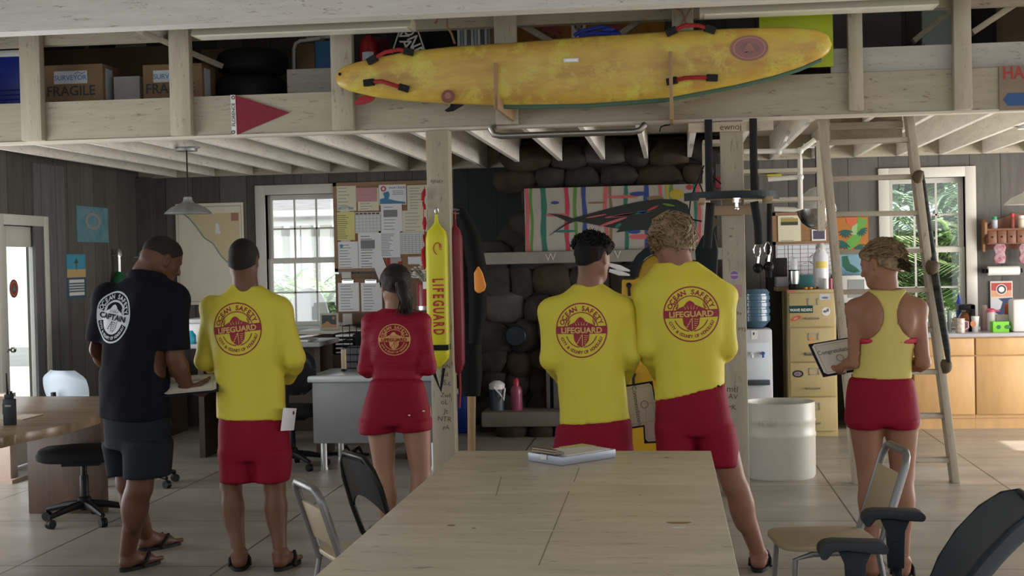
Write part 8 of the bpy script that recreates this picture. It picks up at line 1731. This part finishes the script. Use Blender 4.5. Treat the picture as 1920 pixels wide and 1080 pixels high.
# ================================================================= THE SIX PEOPLE
# --- second man (yellow long-sleeved shirt), seen from behind
tan_ = skin('tan', (.15, .065, .036)); dk = skin('brown', (.11, .047, .026)); lt_ = skin('light', (.32, .175, .11)); ros = skin('rosy', (.27, .125, .085))
P, body, shirt, shorts, fr, J, (Rt, Fw_), arms = person('dark-haired man in a yellow long-sleeved lifeguard shirt and red shorts, directly right of the captain', 7.38, dict(
    skin=tan_, shirt_m=yel, shorts_m=shm, seed=3, face=.08,
    torso=[(534, 435, 489, .062, .0), (545, 424, 503, .075), (558, 405, 519, .095), (575, 392, 532, .110), (600, 391, 535, .122), (640, 395, 535, .130), (690, 402, 533, .122), (740, 405, 535, .118), (788, 405, 538, .122)],
    pelvis=[(776, 409, 536, .112), (800, 407, 541, .122), (835, 408, 544, .125), (862, 410, 546, .112)],
    short_legs=[[(840, 407, 478, 0.117, -.0), (870, 410, 480, 0.110), (904, 412, 482, 0.106)], [(840, 476, 546, 0.117), (870, 474, 547, 0.110), (903, 477, 543, 0.106)]],
    arms=[dict(p=((399, 578, 0), (385, 676, .02), (432, 702, .30)), curl=.9, d=(.8, .5, 0), pn=(0, 0, 1), side=-1), dict(p=((524, 582, 0), (553, 672, .0), (538, 712, .22)), curl=.9, d=(-.5, .8, -.1), pn=(0, 0, 1), side=1)],
    legs=[((440, 808, 0), (433, 915, .0), (447, 1022, .0)), ((508, 808, 0), (515, 915, 0), (527, 1022, 0))],
    feet=[((449, 1072), (452, 1040)), ((520, 1072), (560, 1050))], neck=(460, 534, .0), head=(457, 490, .015), hf=(-.05, .93, -.32), hu=(0, .25, 1), hem=((405, 783), (536, 787)), hs=.98, nr=.060))
badge(P, shirt, J(454, 615), Rt, UP, -Fw_, 46*.00292, 'yellow', .09, 1.07, (ir, iy))
hb = mat('hair_black', (.012, .010, .009), .6, bump=.5, ns=120)
np_mesh([hair_cap(fr, .005, (.85, -.004), extra=(((0, -.035, -.035), (.068, .07, .055)),))], 'hair', hb, P)
# red cargo patch lines + envelope in the pocket
b = MB(); c0 = J(541, 803, -.02); U_ = Vector((.16, .95, 0)).normalized(); q = [J(531, 765, -.1), J(554, 766, .02), J(549, 807, .02), J(526, 808, -.1)]
b.m(pw).add([Vector(p_) for p_ in q]+[Vector(p_)+Vector((.004, .008, 0)) for p_ in q], [(0, 1, 2, 3), (7, 6, 5, 4), (0, 4, 5, 1), (1, 5, 6, 2), (2, 6, 7, 3), (3, 7, 4, 0)]); e = Vector(J(549, 774, -.003)); b.m(INK).cbox(e, (.018, .004, .018))
one(b, 'white_envelope', None, 'white folded card sticking out of the second man shorts pocket', 'envelope')
# --- captain
P, body, shirt, shorts, fr, J, (Rt, Fw_), arms = person('man in a navy short-sleeved captain shirt and dark shorts, leftmost of the group', 7.2, dict(
    skin=dk, shirt_m=navy, shorts_m=navs, seed=4, face=-.42,
    torso=[(508, 246, 300, .070, .02), (522, 228, 318, .085, .02), (540, 205, 332, .110, .0), (565, 190, 344, .130), (600, 184, 338, .145), (650, 181, 326, .150), (710, 181, 322, .150), (785, 184, 325, .155)],
    pelvis=[(775, 188, 322, .135), (810, 190, 324, .145), (840, 193, 324, .140)],
    short_legs=[[(826, 196, 262, 0.127, .10), (860, 203, 264, 0.122, .10), (890, 205, 268, 0.117, .10)], [(826, 232, 324, 0.132, -.06), (860, 233, 322, 0.127, -.06), (895, 234, 319, 0.124, -.06)]],
    arms=[dict(p=((203, 560, .04), (186, 655, .03), (215, 705, .28)), curl=.9, d=(.6, .6, 0), pn=(0, 0, 1), side=-1), dict(p=((325, 560, -.02), (328, 672, -.03), (352, 728, .05)), curl=1.0, d=(.55, .55, -.25), pn=(-.3, .3, .9), side=1, L=.2)],
    legs=[((240, 800, .10), (241, 905, .12), (264, 990, .22)), ((272, 800, -.06), (262, 915, -.08), (243, 1035, -.06))],
    feet=[((262, 1035), (325, 1022)), ((228, 1073), (310, 1050))], neck=(278, 514, .05), head=(303, 488, .07), hf=(.62, .60, -.42), hu=(.25, .2, 1), hs=1.06, nr=.072, sleeve=.86, sl_r=(.078, .07, .05), arm_r=(.056, .050, .034), leg_r=(.10, .068, .043), foot_w=.05, foot_l=.275, shrink=.02, neck_cut=False, hem=((184, 780), (325, 787))))
badge(P, shirt, J(241, 593), Rt, UP, -Fw_, 46*.00285, 'captain', -.14, 1.06, (navy, mat('ink_white', (.50, .52, .58), .6)))
np_mesh([hair_cap(fr, .003, (.8, .004))], 'hair', mat('hair_buzz', (.022, .016, .013), .7, bump=.4, ns=160), P)
b = MB(); nb_ = V3(J(276, 516, .02)); ring_ = [nb_+Rt*.098*math.cos(a)+Fw_*.088*math.sin(a)+np.array([0, 0, -.012-.022*math.sin(a)]) for a in np.linspace(0, 2*PI, 24)]; b.tube(ring_, .017, 8, flat=((0, 0, 1), 1.5)); b.build('collar', navy, P, world=True)
cert('certificate_folder', 'open certificate folder held by the captain at the waist', J(357, 720, .07), (.9, .35, .05), (-.25, .75, .30), .30, .23)
# --- woman in red
P, body, shirt, shorts, fr, J, (Rt, Fw_), arms = person('dark ponytailed woman in a red long-sleeved lifeguard top and red shorts', 7.62, dict(
    skin=lt_, shirt_m=redm, shorts_m=shm, seed=6, face=.02, h=.008,
    torso=[(578, 716, 765, .055, .0), (588, 704, 778, .072), (602, 694, 789, .088), (625, 691, 793, .102), (655, 692, 794, .106), (690, 697, 790, .095), (712, 698, 791, .095)],
    pelvis=[(704, 696, 792, .098), (730, 690, 799, .110), (760, 681, 806, .122), (785, 675, 810, .122), (796, 674, 810, .118)],
    short_legs=[[(786, 673, 744, 0.124, 0), (812, 673, 743, 0.116)], [(786, 741, 811, 0.124), (808, 742, 811, 0.116)]],
    arms=[dict(p=((697, 606, 0), (686, 690, .0), (700, 700, .25)), curl=.9, d=(.5, .8, 0), pn=(0, 0, 1), side=-1, L=.165), dict(p=((789, 604, 0), (803, 688, .0), (795, 690, .25)), curl=.9, d=(-.5, .8, 0), pn=(0, 0, 1), side=1, L=.165)],
    legs=[((712, 770, 0), (722, 895, .0), (733, 1010, .02)), ((777, 770, 0), (790, 895, 0), (782, 1010, 0))],
    feet=[((733, 1046), (731, 1020)), ((783, 1046), (790, 1020))], neck=(740, 580, .0), head=(741, 537, .02), hf=(-.38, .86, -.30), hu=(-.05, .2, 1), hs=.93, nr=.047, hem=((697, 712), (792, 712)), arm_r=(.038, .034, .023), sl_r=(.050, .045, .030), leg_r=(.090, .054, .034), foot_w=.038, foot_l=.235, shrink=.012, wr=.0025, wd=(.3, .3, 1.6), wf=60))
badge(P, shirt, J(745, 635), Rt, UP, -Fw_, 30*.003, 'red', -.0, .97, (redm, mat('ink_gold', (.62, .33, .10), .6)))
hmb = mat('hair_darkbrown', (.016, .011, .009), .45, bump=.5, ns=90)
hc = [hair_cap(fr, .010, (.55, -.020), extra=(((0, -.03, .03), (.082, .10, .09)),), noise=(.0015, 120, 3))]
np_mesh(hc, 'hair', hmb, P); c_, f_, u_, r_, s_ = fr
b = MB(); pt = [(750, 530, -.10), (755, 545, -.12), (760, 562, -.11), (760, 578, -.12), (757, 588, -.12)]; b.tube([J(*q) for q in pt], [.030, .036, .034, .026, .010], 12)
rs = random.Random(8)
for i in range(46):
    ox, oy = rs.uniform(-.022, .022), rs.uniform(-.02, .02); b.tube([V3(J(*q))+np.array([ox*(1+.25*k)+rs.uniform(-.006, .006), oy, rs.uniform(-.004, .004)-(.01*rs.random() if k == 4 else 0)]) for k, q in enumerate(pt)], [.004, .0055, .005, .004, .0012], 5)
o = b.build('ponytail', hmb, P, world=True, smooth=80)
b = locks(fr, 110, 5, hmb, (.08, .13), .0035, lambda x, y, z: z > -.3 and y < .75 and z > .75*y-.1, down=.5, back=1.2, curl=.004, rad=.985); b.build('hair_strands', hmb, P, world=True, smooth=80)
b = MB()
for x, y in ((767, 779), (794, 771)): p_ = V3(J(x, y, -.121)); b.m(mat('eyelet', (.5, .42, .4), .3, .8)).ball(p_, (.007, .004, .007), 10, 6)
b.build('eyelet', None, P, world=True)
# --- fourth: dark-haired young man in yellow
P, body, shirt, shorts, fr, J, (Rt, Fw_), arms = person('young man with curly black hair in a yellow lifeguard shirt, holding a certificate', 7.28, dict(
    skin=skin('olive', (.23, .115, .072)), shirt_m=yel, shorts_m=shm, seed=9, face=.0,
    torso=[(531, 1076, 1128, .062, .0), (542, 1062, 1146, .078), (556, 1040, 1166, .098), (575, 1026, 1182, .112), (605, 1024, 1180, .126), (650, 1032, 1172, .130), (700, 1044, 1170, .120), (750, 1048, 1176, .118), (793, 1050, 1181, .124)],
    pelvis=[(770, 1046, 1180, .116), (800, 1041, 1185, .124), (835, 1037, 1187, .126), (862, 1036, 1188, .112)],
    short_legs=[[(840, 1035, 1112, 0.120, 0), (870, 1034, 1113, 0.114), (904, 1036, 1113, 0.110)], [(840, 1110, 1189, 0.120), (870, 1110, 1188, 0.114), (903, 1112, 1186, 0.110)]],
    arms=[dict(p=((1035, 582, 0), (1034, 672, -.03), (1056, 712, .25)), curl=.9, d=(.6, .7, 0), pn=(0, 0, 1), side=-1), dict(p=((1167, 580, 0), (1184, 660, -.02), (1168, 715, .20)), curl=.9, d=(-.2, .6, -.5), pn=(-.5, 0, 1), side=1)],
    legs=[((1075, 810, 0), (1070, 925, .0), (1072, 1030, .0)), ((1148, 810, 0), (1152, 925, 0), (1150, 1030, 0))],
    feet=[((1072, 1078), (1066, 1045)), ((1150, 1078), (1160, 1045))], neck=(1105, 533, .0), head=(1112, 485, .01), hf=(.50, .83, -.22), hu=(0, .15, 1), hs=1.0, nr=.056, hem=((1050, 795), (1181, 785))))
badge(P, shirt, J(1093, 617), Rt, UP, -Fw_, 48*.0028, 'yellow', .0, 1.06, (ir, iy))
hk = mat('hair_curly', (.010, .009, .009), .7, bump=1.0, ns=60)
np_mesh([hair_cap(fr, .008, (.62, .000), noise=(.004, 190, 4), extra=(((0, .02, .075), (.082, .10, .055)), ((0, .07, .085), (.07, .05, .045))))], 'hair', hk, P)
b = locks(fr, 220, 15, hk, (.03, .05), .0055, lambda x, y, z: z > .15 and z > .5*y-.15, down=-.1, back=.1, curl=.028, rad=1.06, out=.006); b.build('hair_curls', hk, P, world=True, smooth=80)
cert('certificate_folder', 'certificate folder hanging from the curly-haired man right hand, text running sideways', J(1198, 760, .16), (.985, .1, .14), (-.14, .0, .99), .185, .235, 'Commendation', True)
# --- fifth: tall blond man in yellow
P, body, shirt, shorts, fr, J, (Rt, Fw_), arms = person('tallest man, wavy blond hair, yellow lifeguard shirt and red shorts, near the right post', 7.25, dict(
    skin=ros, shirt_m=yel, shorts_m=shm, seed=12, face=-.06,
    torso=[(492, 1228, 1308, .066, .0), (505, 1218, 1326, .085), (522, 1204, 1352, .108), (545, 1196, 1366, .122), (580, 1200, 1366, .132), (630, 1214, 1362, .134), (680, 1226, 1357, .124), (720, 1228, 1358, .122), (757, 1227, 1361, .128)],
    pelvis=[(712, 1230, 1358, .120), (750, 1228, 1364, .128), (790, 1228, 1372, .132), (815, 1229, 1376, .124)],
    short_legs=[[(795, 1227, 1306, 0.127, 0), (830, 1230, 1306, 0.120), (872, 1232, 1304, 0.114)], [(795, 1296, 1378, 0.127), (830, 1304, 1384, 0.120), (874, 1318, 1388, 0.114)]],
    arms=[dict(p=((1214, 556, 0), (1214, 652, -.02), (1238, 705, .22)), curl=.9, d=(.3, .7, -.3), pn=(.3, 0, 1), side=-1), dict(p=((1356, 556, 0), (1362, 652, .0), (1345, 672, .25)), curl=.9, d=(-.5, .7, 0), pn=(0, 0, 1), side=1)],
    legs=[((1268, 780, 0), (1268, 905, .0), (1262, 1015, .0)), ((1337, 780, 0), (1378, 912, -.02), (1416, 1025, .0))],
    feet=[((1262, 1070), (1258, 1040)), ((1421, 1074), (1436, 1044))], neck=(1272, 500, .0), head=(1259, 455, .03), hf=(-.62, .70, -.36), hu=(-.15, .25, 1), hs=1.05, nr=.062, leg_r=(.092, .062, .040), foot_l=.275, hem=((1227, 752), (1361, 720))))
badge(P, shirt, J(1298, 587), Rt, UP, -Fw_, 51*.00278, 'yellow', .02, 1.0, (ir, iy))
hbl = mat('hair_blond', (.30, .20, .10), .5, col2=(.12, .075, .035), ns=30, bump=.6)
np_mesh([hair_cap(fr, .014, (.58, -.018), noise=(.004, 130, 5), extra=(((0, -.02, .055), (.09, .11, .075)), ((0, -.07, .0), (.085, .055, .07)), ((0, .04, .09), (.07, .07, .035))))], 'hair', hbl, P)
b = locks(fr, 330, 25, hbl, (.07, .11), .006, lambda x, y, z: z > -.35 and z > .6*y-.25, down=.75, back=.35, curl=.022, rad=1.09, out=.014); b.build('hair_locks', hbl, P, world=True, smooth=80)
cert('certificate_folder', 'certificate folder mostly hidden behind the blond man left hip', J(1238, 788, .20), (.985, .1, .04), (-.04, .0, .99), .185, .24, 'Commendation', True)
b = MB(); p_ = J(1347, 724, -.118); b.ball(p_, (.008, .004, .006)); b.build('rivet', BLACK, P, world=True)
# --- sixth: woman in tank top
def tcut(g, J):
    F_ = np.array([0, 1, 0])
    for c, rx, rz in (((1606, 590), 45, 49), ((1719, 589), 42, 48)):
        q = J(*c); m_ = .0027
        g.ell(q, (rx*m_, .5, rz*m_), None, .006, True)
    for c, rx, rz in (((1662, 537), 33, 10),): g.ell(J(*c), (rx*.0027, .09, rz*.0027), None, .004, True)
def scut6(g, J):
    
    for c, r in (((1578, 816), (.085, .4, .078)), ((1729, 815), (.065, .4, .06))): g.ell(J(*c), r, None, .01, True)
P, body, shirt, shorts, fr, J, (Rt, Fw_), arms = person('woman in a pale yellow racerback tank top and red shorts before the ladder', 7.18, dict(
    skin=skin('tanned', (.29, .135, .08)), shirt_m=ytank, shorts_m=shm, seed=14, face=.04, h=.0075, shirt_n='tank_top', sleeve=None, neck_cut=False, shrink=.004, hem=((1598, 708), (1708, 709)),
    torso=[(540, 1632, 1692, .062, .0), (550, 1620, 1704, .078), (562, 1608, 1718, .092), (585, 1604, 1724, .104), (615, 1607, 1722, .110), (645, 1611, 1712, .105), (675, 1607, 1708, .100), (709, 1598, 1708, .106)],
    pelvis=[(698, 1597, 1708, .104), (725, 1590, 1716, .116), (760, 1586, 1721, .128), (785, 1585, 1723, .128), (796, 1586, 1722, .120)],
    short_legs=[[(784, 1585, 1656, 0.127, 0), (803, 1590, 1655, 0.116)], [(784, 1653, 1724, 0.127), (803, 1655, 1719, 0.116)]],
    arms=[dict(p=((1604, 580, 0), (1603, 682, -.02), (1570, 694, .10)), curl=.85, d=(-.7, .6, .15), pn=(.2, .2, 1), side=1, L=.17), dict(p=((1720, 580, 0), (1731, 680, -.02), (1704, 690, .20)), curl=.9, d=(-.6, .7, 0), pn=(0, 0, 1), side=1, L=.17)],
    legs=[((1622, 765, 0), (1630, 890, .0), (1634, 1030, .02)), ((1690, 765, 0), (1692, 890, 0), (1688, 1034, 0))],
    feet=[((1636, 1090), (1625, 1055)), ((1690, 1090), (1700, 1055))], neck=(1662, 538, .0), head=(1651, 496, .02), hf=(-.78, .55, -.28), hu=(-.1, .2, 1), hs=.97, nr=.050, arm_r=(.043, .036, .025), leg_r=(.094, .058, .036), foot_w=.04, foot_l=.24, wr=.0015, cut=(tcut,), scut=(scut6,),
    extra=(((1640, 600, -.075), (.045, .022, .06)), ((1692, 600, -.075), (.045, .022, .06)))))
hw2 = mat('hair_darkblond', (.27, .17, .075), .5, col2=(.07, .04, .018), ns=40, bump=.6); hd2 = mat('hair_under', (.035, .022, .014), .6, bump=.5, ns=80)
np_mesh([hair_cap(fr, .009, (.70, -.002), noise=(.003, 130, 6), extra=(((0, -.06, -.02), (.074, .05, .06)),))], 'hair', hw2, P)
b = locks(fr, 260, 35, hw2, (.09, .14), .0055, lambda x, y, z: z > -.05 and z > .5*y-.1, down=.35, back=1.1, curl=.012, rad=1.05, out=.008); b.build('hair_locks', hw2, P, world=True, smooth=80)
c_, f_, u_, r_, s_ = fr; b = MB(); rs = random.Random(3); o_ = c_-f_*.105+u_*.02
b.m(hw2)
for i in range(40):
    e = nrm(-f_*.8+u_*rs.uniform(-.7, .7)+r_*rs.uniform(-.5, .5)); s1 = o_+r_*rs.uniform(-.02, .02)+u_*rs.uniform(-.02, .03); b.tube([s1, s1+e*.03+u_*.01, s1+e*.055-u_*rs.uniform(0, .03)], [.006, .006, .001], 5)
b.m(hd2); o_ = c_-f_*.10-u_*.035
for i in range(34):
    e = nrm(-f_*.9-u_*rs.uniform(-.1, .7)+r_*rs.uniform(-.4, .4)); s1 = o_+r_*rs.uniform(-.025, .025)+u_*rs.uniform(-.015, .02); b.tube([s1, s1+e*.025, s1+e*rs.uniform(.04, .06)-u_*.01], [.007, .006, .001], 5)
b.build('ponytail', None, P, world=True, smooth=80)
# bikini band under the arm holes
g = SDF(V3(J(1660, 640))-.24, V3(J(1660, 640))+.24, .0075); g.stack([(V3(J(1664, 644)), 56*.0027, .106), (V3(J(1663.5, 633)), 59*.0027, .109)], Rt, Fw_, .004, -.0035)
np_mesh([g.mesh(1)], 'bikini_band', mat('bikini_red', (.42, .01, .04), .5), P)
b = MB(); a_ = V3(J(1689, 1022)); b.tube([a_+np.array([.043*math.cos(q), .043*math.sin(q), .006*math.sin(q)]) for q in np.linspace(0, 2*PI, 20)], .0022, 6); b.build('anklet', mat('anklet', (.6, .55, .45), .4, .5), P, world=True)
cert('certificate_folder', 'open certificate folder held at waist height by the short-haired woman', J(1573, 668, .14), (.93, .34, .12), (-.28, .45, .72), .26, .20)
